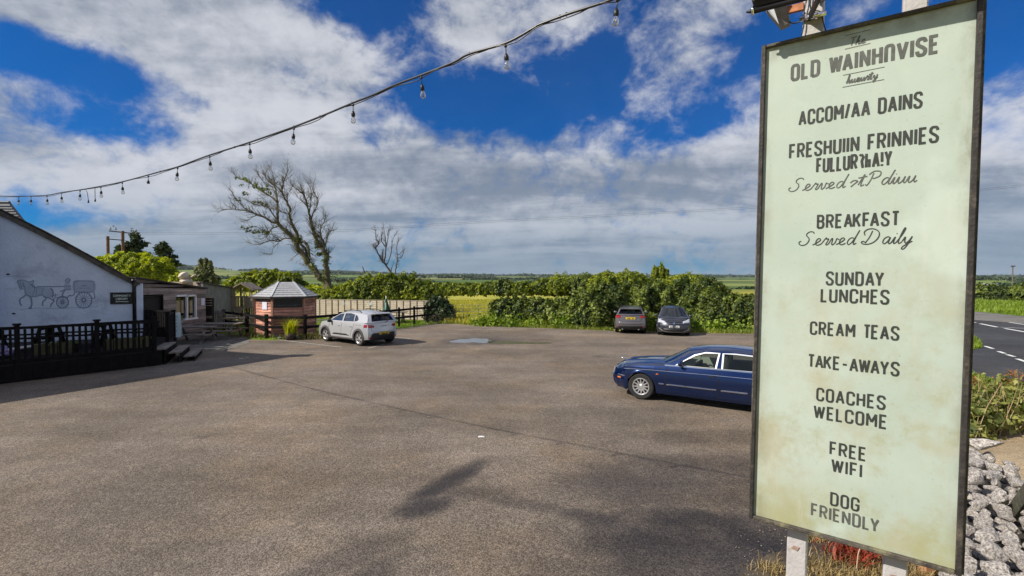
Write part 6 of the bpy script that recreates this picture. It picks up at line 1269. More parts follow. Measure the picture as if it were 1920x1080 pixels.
k = MB(); k.bar(SG(-.215, 1.33, -.05), t0 + td * .28, .014, .03); k.bar(SG(-.17, 1.40, -.05), t0 + td * .34, .014, .02); at(k, 'bracket', BLACK, lb)
k = MB(); k.tube([SG(-.25, 1.335, -.05), SG(-.2, 1.325, -.03), SG(-.145, 1.335, -.05)], .012, 8); at(k, 'clamp', CHROME, lb, smooth=True)
fl2 = empty('floodlight', on_sign(1455, 20, .02), 0, 'grey angled floodlight fixed beside the sign post on a rusty arm', 'light fitting'); FG = mat('grey_cast_metal', (.22, .20, .18), .6, .3, 20); 
f = lambda px, py, off: on_sign(px, py, off)
k = MB(); v = [f(1424, -6, .02), f(1437, 22, .02), f(1463, 51, -.02), f(1452, 14, -.04), f(1470, -12, .0), f(1476, 8, -.08), f(1481, 42, -.08), f(1479, 12, -.12)]
k.add([v[0], v[1], v[2], v[6], v[5], v[4]], [(0, 1, 2, 3, 4, 5)]); k.add([q_ - SN * .04 for q_ in (v[0], v[1], v[2], v[6], v[5], v[4])], [(5, 4, 3, 2, 1, 0)]); k.f += [(i, (i + 1) % 6, 6 + (i + 1) % 6, 6 + i) for i in range(6)]; k.m += [0] * 6; at(k, 'housing', FG, fl2)
k = MB(); g_ = [f(1429, -4, .026), f(1439, 20, .026), f(1461, 47, -.008), f(1451, 16, .004)]; k.add([q_ + SN * .008 for q_ in g_] , [(0, 1, 2, 3)]); at(k, 'glass', mat('lamp_glass_white', (.70, .70, .72), .3, .1, metal=.0, coat=.5), fl2)
k = MB(); k.bar(f(1474, 20, -.06), f(1507, 12, -.06), .035, .02, up=SN); at(k, 'rusty_arm', mat('rusty_orange_arm', (.42, .17, .08), .85, .4, 30), fl2)
k = MB(); k.tube(catmull([f(1476, 36, -.08), f(1484, 43, -.08), f(1496, 42, -.08), f(1505, 36, -.07), f(1508, 22, -.05)], 5), .0035, 6); k.tube(catmull([f(1503, 66, -.04), f(1507, 48, -.04), f(1508, 20, -.04), f(1512, 0, -.04), f(1512, -30, -.04)], 4), .003, 6); k.tube(catmull([f(1549, 60, -.07), f(1543, 40, -.06), f(1538, 22, -.05), f(1520, 16, -.045), f(1522, -20, -.04)], 4), .003, 6); at(k, 'cable', BLACK, fl2, smooth=True)

# ------------------------------------------------------------------ festoon lights from the sign post to the pub
def FLn(px): return 4.03 / (1 + .639 * (px - 960) / F)
CB = [(-60, 366), (0, 367.5), (40, 368), (88, 366), (115, 361), (150, 356), (190, 349), (229, 341), (278, 328), (300, 322), (333, 313), (360, 303), (393, 291), (440, 276), (468, 267), (520, 249), (551, 238), (600, 219), (662, 193), (700, 178), (742, 159), (790, 141), (850, 117), (880, 101), (948, 81), (1000, 53), (1012, 46), (1060, 28), (1100, 15), (1145, 0), (1200, -24), (1290, -58), (1400, -90), (1500, -118)]
def cpt(px, dy=0.0):
    xs_, ys_ = zip(*CB); return A(px, float(np.interp(px, xs_, ys_)) + dy, FLn(px))
fc = empty('festoon_cable', cpt(700), 0, 'twisted black festoon cable strung from the sign across to the pub', 'cable')
cp_ = catmull([cpt(x) for x, _ in CB], 5); k = MB(); k.tube(cp_, .0105, 7); at(k, 'main_cable', mat('black_cable', (.03, .03, .035), .35, .2), fc, smooth=True)
xs2 = list(range(-50, 1200, 17)); k = MB(); k.tube([cpt(x, 0) + Vector((0, math.sin(i * 1.7) * .010, math.cos(i * 1.1) * .012 - .010 - .012 * abs(math.sin(i * .23)))) for i, x in enumerate(xs2)], .0045, 6); at(k, 'second_cable', MC['black_cable'], fc, smooth=True)
BULB = glass('bulb_glass', (.93, .93, .90), 1.0); FILA = mat('filament', (.7, .55, .4), .4, .1, metal=.3)
for px in (742, 880, 1050, 1062, 660, 790, 600, 551, 440, 300): 
    p = cpt(px); k = MB(); k.tube([p + Vector((0, 0, -.012)), p + Vector((0, 0, .016))], .007, 6); at(k, 'cable_tie', MC['black_cable'], fc)
def make_bulb(bare=False, drop=.055):
    e = empty('festoon_bulb')
    k = MB(); k.tube([(0, 0, 0), (0, 0, -drop)], .0035, 6); k.tube([(0, 0, .004), (0, 0, -.012)], .010, 8); k.build('lead', MC['black_cable'], e, True)
    k = MB(); k.lathe([(0, -drop), (.008, -drop), (.013, -drop - .012), (.0165, -drop - .02), (.0165, -drop - .045), (.014, -drop - .048), (0, -drop - .048)], n=12); k.build('socket', BLACK, e, True)
    if not bare:
        z0 = -drop - .046; k = MB(); k.lathe([(.011, z0), (.013, z0 - .010), (.021, z0 - .028), (.0225, z0 - .040), (.018, z0 - .053), (.008, z0 - .060), (.0, z0 - .061)], n=14); k.build('glass_bulb', BULB, e, True)
        k = MB(); k.tube([(-.005, 0, z0 - .006), (-.006, 0, z0 - .034), (0, 0, z0 - .038), (.006, 0, z0 - .034), (.005, 0, z0 - .006)], .0022, 5); k.lathe([(0, z0), (.005, z0), (.004, z0 - .015), (0, z0 - .016)], n=8); k.build('filament', FILA, e, True)
    return e
B0 = make_bulb(); Bb = make_bulb(True)
BP = [(35, 0, 'over the left end of the slate roof'), (58, 0, 'third from the pub end over the slate roof edge'), (88, 0, 'just right of the slate roof'), (115, 0, 'left of the dangling loose wires'), (150, 0, 'in the loop beside two loose wires'), (189, 0, 'just right of the two loose wires'), (229, 0, 'straight above the twin pole line'), (278, 1, ''), (333, 0, 'next right of the empty socket'),
      (393, 0, 'just left of the leaning tree crown'), (468, 0, 'right above the leaning tree crown'), (551, 0, 'above the right limb of the leaning tree'), (662, 0, 'left of the blue gap between the clouds'), (790, 0, 'fourth from the sign end'), (948, 0, 'second nearest to the sign'), (1158, 0, 'nearest the sign, cut by the top edge')]
fb_, fe = True, True
for px, bare, lb_ in BP:
    src = Bb if bare else B0; used = (bare and not fe) or (not bare and not fb_); e = copy_tree(src) if used else src
    if bare: fe = False
    else: fb_ = False
    e.location = cpt(px) + Vector((0, 0, -.018)); e.scale = (1.2,) * 3; e.rotation_euler = (random.uniform(-.12, .12), random.uniform(-.12, .12), random.uniform(0, 3))
    tag(e, 'empty black festoon socket hanging without its bulb' if bare else 'clear festoon bulb ' + lb_, 'light bulb', 'festoon bulbs on the black cable')
for i, (px, dx) in enumerate(((160, 3), (178, 0))):
    p = cpt(px); k = MB(); k.tube([p, p + Vector((.04 * (1 if i == 0 else 0), 0, -.08)), p + Vector((.055 * (1 if i == 0 else 0), 0, -.22))], .005, 6); k.tube([p + Vector((.055 * (1 if i == 0 else 0), 0, -.22)), p + Vector((.055 * (1 if i == 0 else 0), 0, -.27))], .013, 8); o = k.build('loose_wire', MC['black_cable'], smooth=True); tag(o, ['curved loose wire end dangling beside a festoon bulb', 'straight loose wire end dangling from the festoon cable'][i], 'wire', 'loose wire ends on the festoon')

# ------------------------------------------------------------------ stone wall, kerbs and plants on the right
def mkstone():
    m, n, l, b = ground_nodes('white_quartz_stone'); t = n.new('ShaderNodeTexCoord')
    def nq(sc, det=6, ro=.65):
        z = n.new('ShaderNodeTexNoise'); z.inputs['Scale'].default_value = sc; z.inputs['Detail'].default_value = det; z.inputs['Roughness'].default_value = ro; l.new(t.outputs['Object'], z.inputs[0]); return z.outputs[0]
    r = n.new('ShaderNodeValToRGB'); l.new(nq(11), r.inputs[0]); e = r.color_ramp.elements; e[0].position = .32; e[0].color = (.07, .055, .045, 1); e[1].position = .60; e[1].color = (.66, .62, .57, 1); q_ = e.new(.45); q_.color = (.33, .29, .26, 1)
    l.new(r.outputs[0], b.inputs['Base Color']); b.inputs['Roughness'].default_value = .8; bp = n.new('ShaderNodeBump'); bp.inputs['Strength'].default_value = .9; bp.inputs['Distance'].default_value = .03; l.new(nq(16, 8, .7), bp.inputs['Height']); l.new(bp.outputs[0], b.inputs['Normal']); return m
STONE = mkstone()
wall = empty('white_stone_wall', (4.7, 4.8, 0), 0, 'low wall of rough white quartz stones behind the sign', 'wall')
def wpos(t, s_, z): return Vector((3.1, 2.9, 0)).lerp(Vector((5.78, 6.0, 0)), t) + Vector((.76, -.655, 0)) * s_ + Vector((0, 0, z))
Ms = Matrix.Translation(wall.location).inverted()
prot = [rock('stone', (0, 0, 0), (1, .85, .8), STONE, 100 + i, 3, .26) for i in range(9)]
first = set(); cnt = 0; random.seed(4)
for lay, z in ((0, .10), (1, .28), (2, .46), (3, .62), (4, .78)):
    nt2 = 24 - lay; 
    for i in range(nt2):
        for s_ in ([-.24, -.05, .14, .32] if lay < 4 else [-.20, -.02, .14, .30]):
            t = (i + .5 + random.uniform(-.25, .25)) / nt2; 
            if lay < 3 and -.2 < s_ < .28 and .06 < t < .90: continue
            j = random.randrange(9); 
            if j in first: o = prot[j].copy(); COL.objects.link(o)
            else: o = prot[j]; first.add(j)
            sz = random.uniform(.12, .21); o.parent = wall; o.matrix_parent_inverse = Ms; o.location = wpos(t, s_ + random.uniform(-.03, .03), z + random.uniform(-.03, .03)); o.scale = (sz * random.uniform(.9, 1.2), sz * random.uniform(.8, 1.1), sz * random.uniform(.75, 1.05)); o.rotation_euler = (random.uniform(-.5, .5), random.uniform(-.5, .5), random.uniform(0, 6)); cnt += 1
for i, (t, s_, z, sz) in enumerate(((.96, -.05, .90, .52), (.99, -.18, 1.05, .34), (.985, .10, 1.04, .36), (1.02, .02, .72, .5), (1.0, .2, .5, .4), (.90, .0, .86, .38))):
    o = prot[i].copy(); COL.objects.link(o); o.parent = wall; o.matrix_parent_inverse = Ms; o.location = wpos(t, s_, z - .08); o.scale = (sz, sz * .8, sz * .5); o.rotation_euler = (0, .1, i * 1.3)
for j in range(9):
    if j not in first: bpy.data.objects.remove(prot[j])
k = MB(); k.prism([(wpos(0.02, -.22, 0).x, wpos(0.02, -.22, 0).y), (wpos(.98, -.22, 0).x, wpos(.98, -.22, 0).y), (wpos(.98, .30, 0).x, wpos(.98, .30, 0).y), (wpos(.02, .30, 0).x, wpos(.02, .30, 0).y)], .0, .6); at(k, 'earth_core', mat('dark_earth_core', (.03, .025, .02), .95), wall)
# leaning dark plank at the right edge
k = MB(); k.bar(A(1884, 985, 4.9), A(1945, 900, 4.4), .05, .13); o = k.build('leaning_plank', mat('algae_plank', (.05, .045, .035), .85, .5, 6, dirt=(.14, .15, .09), dsc=5)); tag(o, 'dark weathered plank leaning past the stone wall at the picture edge', 'plank')
iv = empty('trailing_weed', A(1905, 1010, 4.9), 0, 'leafy trailing weed under the leaning dark plank', 'plant'); P_, N_ = blob_points([(0, 0, .45, .25, .25, .3)], 160, .3); link('foliage', leaf_mesh('foliage', P_ - np.array([0, 0, .5]), N_, .06, HEDGE), iv)
k = MB(); 
for i in range(9): a_ = Vector((random.uniform(-.1, .1), random.uniform(-.1, .1), -.6)); k.tube([a_, a_ + Vector((random.uniform(-.2, .2), 0, .3)), a_ + Vector((random.uniform(-.3, .3), random.uniform(-.2, .2), .6))], .006, 5)
k.build('stem', DEADBARK, iv)
# grass bank and weeds beside the junction
kb = empty('kerb', G(1830, 706), 0, 'pale concrete kerb between the weeds and the tarmac', 'kerb'); a_, b_ = G(1812, 732), G(1915, 772)
for i in range(5): k = MB(); p, q_ = a_.lerp(b_, i / 5), a_.lerp(b_, (i + .97) / 5); k.bar(p, q_, .14, .13); at(k, 'kerb_stone', CONC, kb)
gb_ = sheet('grass_bank', [g2(1800, 698), g2(1925, 738), g2(1925, 757), g2(1800, 727)], .012, LAWN); gb2 = sheet('grass_island', [g2(1780, 632), g2(1822, 630), g2(1836, 640), g2(1842, 652), g2(1820, 657), g2(1760, 655)], .01, LAWN)
bl_ = np.concatenate([scatter_poly([g2(1800, 698), g2(1925, 738), g2(1925, 757), g2(1800, 727)], 4000), scatter_poly([g2(1780, 632), g2(1822, 630), g2(1836, 640), g2(1842, 652), g2(1820, 657), g2(1760, 655)], 5000)]); tag(blades('verge_grass', bl_, .16, GRASSM, .012, .8), kind='stuff')
farv = [g2(1560, 604), g2(1820, 583), (49, 45), (75, 62), (78, 80), (40, 66), (26, 46)]
fv = sheet('far_verge', [g2(1560, 605), g2(1823, 583.5), g2(1925, 593.5), (112, 76), (115, 110), (40, 75), (22, 42)], .006, LAWN)
tag(blades('far_verge_grass', scatter_poly([g2(1700, 594), g2(1823, 583.5), g2(1925, 593.5), (75, 62), (78, 75), (38, 62)], 22000), .35, GRASSM, .03, .6), kind='stuff')
WEED = leafmat('weed_leaves', (.08, .11, .02), (.42, .42, .12), .35)
wd_ = bush('roadside_weeds', 'tangled green weeds with dry stems beside the junction', [(8.6, 9.15, .25, .8, .45, .5), (9.6, 9.5, .3, .8, .5, .6), (10.6, 9.8, .35, .9, .5, .65), (11.6, 10.1, .3, .9, .5, .6)], 3000, .07, WEED, 'plant', stems=False, spread=1.6)
k = MB()
for i in range(150): x = random.uniform(-1.7, 1.7); a_ = Vector((x, random.uniform(-.5, .3) + x * .25, 0)); d_ = Vector((random.uniform(-.35, .35), random.uniform(-.4, .1), random.uniform(.35, 1.15))); k.tube([a_, a_ + d_ * .6, a_ + d_ + Vector((random.uniform(-.1, .1), 0, -.05))], [.008, .006, .003], 4)
k.build('dry_stem', mat('dry_stem', (.42, .30, .17), .85, .3), wd_)
P_ = []; N_ = []
for (x, y, h_) in ((-.9, .1, .95), (-.6, .2, .85), (.1, .2, .8), (.35, .3, .95), (1.2, .5, .85), (1.45, .5, .7)):
    c_n = 260; q_ = np.stack([x + rng.normal(0, .09, c_n), y + rng.normal(0, .08, c_n), rng.uniform(h_ - .45, h_ + .15, c_n)], 1); P_.append(q_); N_.append(rng.normal(0, 1, (c_n, 3)))
link('seed_heads', leaf_mesh('seed_heads', np.concatenate(P_), np.concatenate(N_), .03, leafmat('rusty_seed_heads', (.20, .08, .03), (.40, .20, .08), .2)), wd_)
# dry grass, rusty plant under the sign
def tuft(name, px, py, n_, h_, m_, r_, label, wd=.004): p = G(px, py); e = empty(name, p, 0, label, 'plant'); blades('blades', np.stack([rng.normal(0, r_, n_), rng.normal(0, r_ * .8, n_), np.zeros(n_)], 1), h_, m_, wd, 1.6, e)['kind'] = 'stuff'; return e
tuft('dry_grass_tuft', 1452, 1072, 260, .07, DRYM, .10, 'straw coloured grass tuft left of the first sign post'); tuft('dry_grass_tuft', 1560, 1076, 800, .07, DRYM, .20, 'wide straw coloured grass tuft between the two sign posts'); tuft('dry_grass_tuft', 1640, 1078, 700, .08, DRYM, .18, 'straw grass tuft just left of the second sign post'); tuft('dry_grass_tuft', 1530, 1012, 160, .05, DRYM, .07, 'tiny straw grass tuft right of the first sign post')
tuft('rusty_weed', 1600, 1046, 420, .12, RUSTM, .13, 'rusty red withered weed under the tall sign', .006); tuft('dry_grass_tuft', 1745, 1085, 500, .1, DRYM, .16, 'straw grass tuft right of the second sign post')
k = MB(); p = G(1605, 1075); k.tube([p, p + Vector((.02, 0, .2)), p + Vector((.06, 0, .34)), p + Vector((.05, .02, .45))], [.007, .006, .005, .002], 5); k.tube([p + Vector((.06, 0, .34)), p + Vector((.14, 0, .28))], .004, 5); o = k.build('bare_stalk', mat('pale_stalk', (.5, .36, .25), .8)); tag(o, 'thin pale bare stalk rising under the sign panel', 'plant')
k = MB(); k.box(G(1738, 1078) + Vector((0, 0, .25)), (.1, .1, .6)); o = k.build('timber_stump_post', mat('orange_cut_timber', (.38, .20, .10), .85, .4, 8)); tag(o, 'short orange brown timber stub right of the second sign post', 'post')

# loose chippings round the foot of the sign
random.seed(31); k = MB()
for i in range(260):
    p = G(random.uniform(1380, 1760), random.uniform(985, 1100)); s_ = random.uniform(.004, .011) * (1.5 if random.random() > .9 else 1); b0 = len(k.v); q_ = [Vector((random.uniform(-1, 1), random.uniform(-1, 1), 0)) for _ in range(5)]
    pts = [Vector((math.cos(a) * s_ * random.uniform(.6, 1.2), math.sin(a) * s_ * random.uniform(.6, 1.2), .012)) + p for a in np.linspace(0, 5.0, 5)]; k.add(pts + [p + Vector((0, 0, .012 + s_ * random.uniform(.5, 1)))], [(0, 1, 5), (1, 2, 5), (2, 3, 5), (3, 4, 5), (4, 0, 5)])
tag(k.build('loose_gravel', mat('brown_chippings', (.22, .18, .14), .9, .5, 30)), kind='stuff')
# ------------------------------------------------------------------ trees and hedges
def limbs_to_tree(name, label, Y, limbs, m, twigs, group=None, leafy=None, seed=1, depthj=1.0, root_px=None):
    """limbs: (pixel polyline, start width px, end width px); their depth wanders about Y so the crown has a body"""
    random.seed(seed); base = A(*root_px, Y); base.z = 0; e = empty(name, base, 0, label, 'tree', group); px2m = Y / F; known = {}; k = MB(); paths = []
    for li, (pts, w0, w1) in enumerate(limbs):
        key = min(known, key=lambda q_: (q_[0] - pts[0][0]) ** 2 + (q_[1] - pts[0][1]) ** 2) if known else None
        dy0 = known[key] if key else 0.0; slope = random.uniform(-depthj, depthj) * (0 if li == 0 else 1); L_ = 0; P_ = []; Wd = []; tot = sum(math.dist(pts[i], pts[i + 1]) for i in range(len(pts) - 1))
        for i, q_ in enumerate(pts):
            if i: L_ += math.dist(pts[i - 1], q_)
            dy = dy0 + slope * L_ * px2m * .7; known[q_] = dy; P_.append(A(q_[0], q_[1], Y + dy) - base); Wd.append((w0 + (w1 - w0) * L_ / tot) * px2m / 2 * .86)
        if li == 0 and P_[0].z > 0.1: P_.insert(0, Vector((P_[0].x * .9, P_[0].y, 0))); Wd.insert(0, Wd[0] * 1.25)
        PP = catmull(P_, 4); WW = [Wd[min(i // 4, len(Wd) - 1)] + (Wd[min(i // 4 + 1, len(Wd) - 1)] - Wd[min(i // 4, len(Wd) - 1)]) * (i % 4) / 4 for i in range(len(PP))]
        PP = [p + Vector((random.uniform(-1, 1), random.uniform(-1, 1), random.uniform(-1, 1))) * w_ * .35 for p, w_ in zip(PP, WW)]
        k.tube(PP, WW, 8 if w0 > 4 else 5); paths.append((PP, WW, w0))
    k.build('trunk', m, e, True)
    k = MB(); tips = []
    def twig(p, d, ln, r, lev):
        n_ = 4; P_ = [p]; q_ = p.copy(); dd = d.copy()
        for i in range(n_): dd = (dd + Vector((random.gauss(0, .2), random.gauss(0, .2), random.gauss(.05, .16)))).normalized(); q_ = q_ + dd * ln / n_; P_.append(q_.copy())
        k.tube(P_, [r * (1 - .6 * i / n_) for i in range(n_ + 1)], 3 if lev else 4, cap=False); tips.append((P_[-1], lev))
        if lev > 0:
            for i in range(twigs['kids']): j = random.randrange(1, n_); dv = (dd + Vector((random.gauss(0, .6), random.gauss(0, .6), random.gauss(.15, .5)))).normalized(); twig(P_[j], dv, ln * random.uniform(.4, .75), r * .5, lev - 1)
    for PP, WW, w0 in paths:
        ln_tot = sum((PP[i + 1] - PP[i]).length for i in range(len(PP) - 1)); nt3 = int(ln_tot * twigs['dens']); 
        for _ in range(nt3):
            i = min(len(PP) - 2, int(len(PP) * random.uniform(twigs.get('from', .15) if w0 < 9 else .5, 1))); d = (PP[i + 1] - PP[i]).normalized(); dv = (d * .9 + Vector((random.gauss(twigs.get('lean', 0), .5), random.gauss(0, .55), random.gauss(.35, .45)))).normalized()
            twig(PP[i], dv, random.uniform(*twigs['len']), min(WW[i] * .5, twigs['r']), twigs['lev'])
    k.build('twigs', m, e)['kind'] = 'stuff'
    if leafy:
        for (px, py, rx, ry, n_) in leafy[1]:
            c = A(px, py, Y) - base; P_, N_ = blob_points([(c.x, c.y, c.z, rx * px2m, ry * px2m * 1.1, ry * px2m)], n_, .1); link('foliage', leaf_mesh('foliage', P_, N_, leafy[2], leafy[0]), e)
    return e
T1 = [([(617.6, 552), (613.7, 537), (600.8, 521), (590.4, 509.5), (577.4, 494), (569.7, 479.6), (560.6, 468), (554, 453.7), (543.7, 439.4), (530.8, 429), (520.4, 418)], 15, 7),
      ([(619, 552), (617.6, 540.6), (613.7, 521), (611, 497.8), (611, 482), (607.3, 469.3), (599.5, 460.2), (591.7, 446), (587.8, 433), (584, 417)], 15, 5.5),
      ([(520.4, 418), (520.6, 396), (519.3, 372.6), (516.7, 354.5), (511.5, 346.7), (502, 337.6), (496, 328)], 6.5, 1), ([(519.3, 380), (510, 370), (496, 361), (483, 354), (472.6, 345.4), (459.6, 339), (445.4, 333), (434, 322)], 4, .6),
      ([(520, 418), (510, 416.7), (496, 407.6), (483, 402.4), (464.8, 396), (442.8, 392.7), (422, 393.4), (408, 398.5)], 4.5, .6), ([(464.8, 396), (449.3, 380.4), (441, 372), (430, 352)], 2.2, .5), ([(483, 403), (472.6, 407.6), (464.8, 412.8), (451.9, 415.4)], 1.8, .5),
      ([(518, 410), (511, 400), (503.7, 389.5), (493.4, 386.2), (477.8, 384), (458, 372)], 3, .6), ([(556, 458), (559.3, 450), (554, 433), (547.6, 420), (545.2, 414), (542.6, 401), (544, 390.8), (537.4, 377.8), (529.7, 363.5), (529.7, 349), (534.8, 332.4), (540, 320)], 8, .8),
      ([(542.6, 402), (524.5, 396), (510, 390.8), (500, 380)], 2.4, .6), ([(537.4, 377), (540, 364.8), (546, 354), (552, 344)], 2, .5), ([(529.7, 363), (522, 352), (514, 345.4), (511.5, 326), (508, 318)], 2.4, .5), ([(511, 350), (498, 345), (486, 330), (478, 320)], 2, .4),
      ([(547.6, 447.2), (533.4, 446.6), (523, 452.4), (507.4, 451), (491.9, 456.3), (478.9, 458.9), (466, 455)], 3.6, .5), ([(522, 455), (511.3, 466.7), (510, 475.8), (498.3, 477)], 1.6, .5), ([(520.4, 424.5), (511.3, 427.8), (504.8, 434.3), (491.9, 435.6), (472.4, 435.6), (455.6, 430)], 3, .5), ([(505, 434), (495, 446), (480, 448)], 1.6, .5),
      ([(584, 417), (580.2, 401), (576.3, 385.6), (572.4, 371.3), (564.7, 361), (553, 351.9), (545.2, 344)], 5, .8), ([(583, 414), (586.7, 399.8), (594.5, 385.6), (595.8, 372.6), (589.3, 363.5), (586.7, 354.5), (588, 342)], 3.2, .6), ([(576, 388), (567.3, 377.8), (558.2, 370), (554, 364)], 2, .5), ([(580, 400), (582.8, 377.8), (582.8, 358), (577, 342)], 2.6, .5), ([(572, 370), (566, 355), (564, 342)], 1.8, .5),
      ([(608, 470), (607.3, 455), (600.8, 444.6), (591.7, 440.7)], 5, 3), ([(604, 450), (601, 437.4), (602.3, 424.5), (608.8, 414), (611, 404)], 3.4, .8), ([(612.4, 471.9), (611.2, 458.9), (613.7, 446), (617.6, 434.3), (626.7, 432.3)], 2.6, 1), ([(617.6, 434.3), (615.7, 429)], 1.6, 1), ([(614, 488), (616, 480), (617, 470)], 3.4, 2.6),
      ([(601, 437), (592, 431), (588, 425)], 2.4, .8), ([(617, 519), (628, 518.5), (630.6, 526.3), (641, 529)], 1.8, 1), ([(561, 474), (557, 477), (555, 479)], 2.2, 1.4), ([(570, 452), (577, 462), (580, 482)], 6, 5), ([(562, 455), (572, 466), (577, 480), (580, 494)], 5, 6)]
limbs_to_tree('leaning_bare_tree', 'large leaning half-bare tree with two ivy-flecked trunks behind the pale fence', 40, T1, BARK, dict(dens=13, len=(.4, 1.15), r=.022, lev=2, kids=2, lean=-.15), leafy=(leafmat('tree_leaves', (.04, .07, .015), (.16, .20, .04), .25), [(445, 335, 7, 5, 16), (458, 336, 6, 4, 12), (466, 340, 6, 5, 16), (478, 350, 8, 6, 26), (490, 357, 8, 6, 24), (500, 355, 6, 8, 22), (506, 362, 6, 5, 14), (452, 348, 4, 4, 8), (444, 375, 7, 5, 16), (482, 380, 12, 4, 24), (494, 384, 8, 4, 16), (462, 366, 5, 5, 14), (457, 362, 4, 3, 8), (470, 432, 12, 9, 34), (488, 436, 14, 8, 40), (500, 438, 8, 6, 20), (455, 428, 5, 5, 10), (560, 452, 8, 12, 150), (597, 462, 5, 12, 120), (600, 478, 12, 5, 60), (612, 490, 6, 20, 160), (612, 520, 6, 18, 150), (588, 505, 5, 14, 70)], .14), seed=3, depthj=.6, root_px=(617, 552))
T2 = [([(741, 548), (740, 534.4), (738.7, 517.6), (729.6, 505.9), (720.5, 493), (715.4, 487.7), (707.6, 472.2), (705, 463), (710, 457), (705, 446.3), (704.3, 433.3), (699, 429.4)], 5.5, 1.1), ([(720.5, 490.3), (723, 474.8), (723.8, 461.8), (727, 448.9), (727.7, 435.9), (731, 430)], 3, .8), ([(722, 462), (715.4, 450.2), (716.6, 433.3), (718, 428)], 2, .7), ([(723, 458), (721.8, 439.8), (718, 421.7)], 1.6, .6),
      ([(725.7, 496), (733.5, 474.8), (734.8, 457.9), (738.7, 443.7), (743, 438)], 2, .6), ([(740, 516.3), (742.6, 500.7), (745.2, 483.9), (743.9, 465.7), (745, 457.9), (748, 447)], 2.4, .7), ([(745.2, 484), (752.9, 482), (756.8, 469.6)], 1.5, .7), ([(746, 478), (752, 474), (757, 466)], 1.2, .6), ([(708, 472), (703, 462), (697, 458)], 1.6, .6), ([(718, 489), (717, 476), (716.5, 473)], 2.6, 2.4), ([(708, 460), (712, 450), (716, 449)], 1.3, .6), ([(733, 508), (735, 500), (738, 494)], 1.5, .7)]
limbs_to_tree('small_dead_tree', 'small bare dead tree rising from the hedge right of the leaning tree', 39, T2, DEADBARK, dict(dens=8.0, len=(.25, .65), r=.02, lev=2, kids=2), seed=5, depthj=.5, root_px=(741, 548))
limbs_to_tree('dead_stump', 'dark dead branchless stump poking out of the hedge', 38.5, [([(700, 548), (698.5, 535.7), (690.7, 524), (684.3, 511), (679.7, 499.4)], 4, 1.8), ([(692, 526), (697, 521)], 2, 1), ([(685, 512), (687, 509)], 1.6, 1)], DEADBARK, dict(dens=.0, len=(.2, .4), r=.01, lev=0, kids=0), seed=6, root_px=(700, 548))
def pb(px, py, Y, rx, rz, ry=None): c = A(px, py, Y); s_ = Y / F; return (c.x, c.y, c.z, rx * s_, (ry or rx) * s_, rz * s_)
# hedge behind the pale fence
bush('fence_hedge', 'yellow green hedge behind the pale fence round the tree trunks', [pb(x, y, 38.5, 34, h_, 22) for x, y, h_ in ((590, 566, 18), (625, 562, 20), (660, 556, 26), (695, 548, 30), (725, 548, 32), (760, 549, 32), (795, 556, 28))], 24000, .14, MIDLEAF, 'hedge')
bush('low_yellow_hedge', 'flat topped bright yellow hedge left of the leaning trunk', [pb(x, 549, 44, 32, 13, 24) for x in (585, 615, 645, 672)], 7000, .15, YELLOWLEAF, 'hedge')
bush('dark_corner_bush', 'dark clipped bush at the right end of the pale fence', [pb(822, 583, 33.4, 22, 27, 20), pb(836, 592, 33.0, 18, 20, 18), pb(806, 590, 33.8, 12, 22, 14)], 5200, .12, DARKLEAF)
k = MB(); c0 = G(838, 606)
for i in range(34): a_ = c0 + Vector((random.uniform(-1.6, .9), random.uniform(-.6, .8), 0)); d_ = Vector((random.uniform(-1.0, 1.2), random.uniform(-.4, .4), random.uniform(.1, 1.2))); k.tube([a_, a_ + d_ * .5, a_ + d_ + Vector((0, 0, -.15))], [.022, .014, .006], 4)
o = k.build('brush_pile', DEADBARK, None); tag(o, 'pile of dead cut branches heaped in front of the dark corner bush', 'brush pile', kind='stuff')
# nearer hedges on the far side of the car park
bush('low_hedge', 'low leafy hedge between the field gate and the tall sycamore hedge', [pb(x, y, Y, 32, h_, 24) for x, y, h_, Y in ((948, 589, 28, 31.5), (980, 587, 30, 31.5), (1015, 588, 27, 31), (1050, 590, 28, 30.5), (1078, 588, 30, 30))], 24000, .115, HEDGE, 'hedge')
bl1 = [pb(x, y, Y, rx, h_, ry) for x, y, rx, h_, ry, Y in ((1105, 580, 36, 38, 30, 29.5), (1150, 572, 40, 42, 32, 30.5), (1195, 574, 40, 40, 32, 30.5), (1110, 600, 32, 22, 24, 29), (1190, 594, 36, 28, 26, 30.2))]
bush('tall_hedge', 'tall broad-leaved hedge behind the dark grey estate car', bl1, 32000, .125, HEDGE, 'hedge')
bush('tall_hedge', 'tall broad-leaved hedge behind the small facing hatchback', [pb(x, y, Y, rx, h_, ry) for x, y, rx, h_, ry, Y in ((1240, 574, 40, 40, 32, 31.0), (1285, 572, 40, 42, 32, 31.0), (1322, 580, 30, 36, 28, 30.5), (1270, 600, 40, 26, 26, 30), (1318, 602, 32, 24, 24, 29))], 29000, .125, HEDGE, 'hedge')
bush('right_hedge', 'lower leafy hedge running behind the left edge of the tall sign', [pb(x, y, Y, 34, h_, 26) for x, y, h_, Y in ((1345, 590, 34, 28.5), (1380, 588, 34, 28), (1415, 588, 34, 27.7), (1450, 590, 32, 27.5), (1490, 590, 32, 27.5))], 26000, .12, HEDGE, 'hedge')
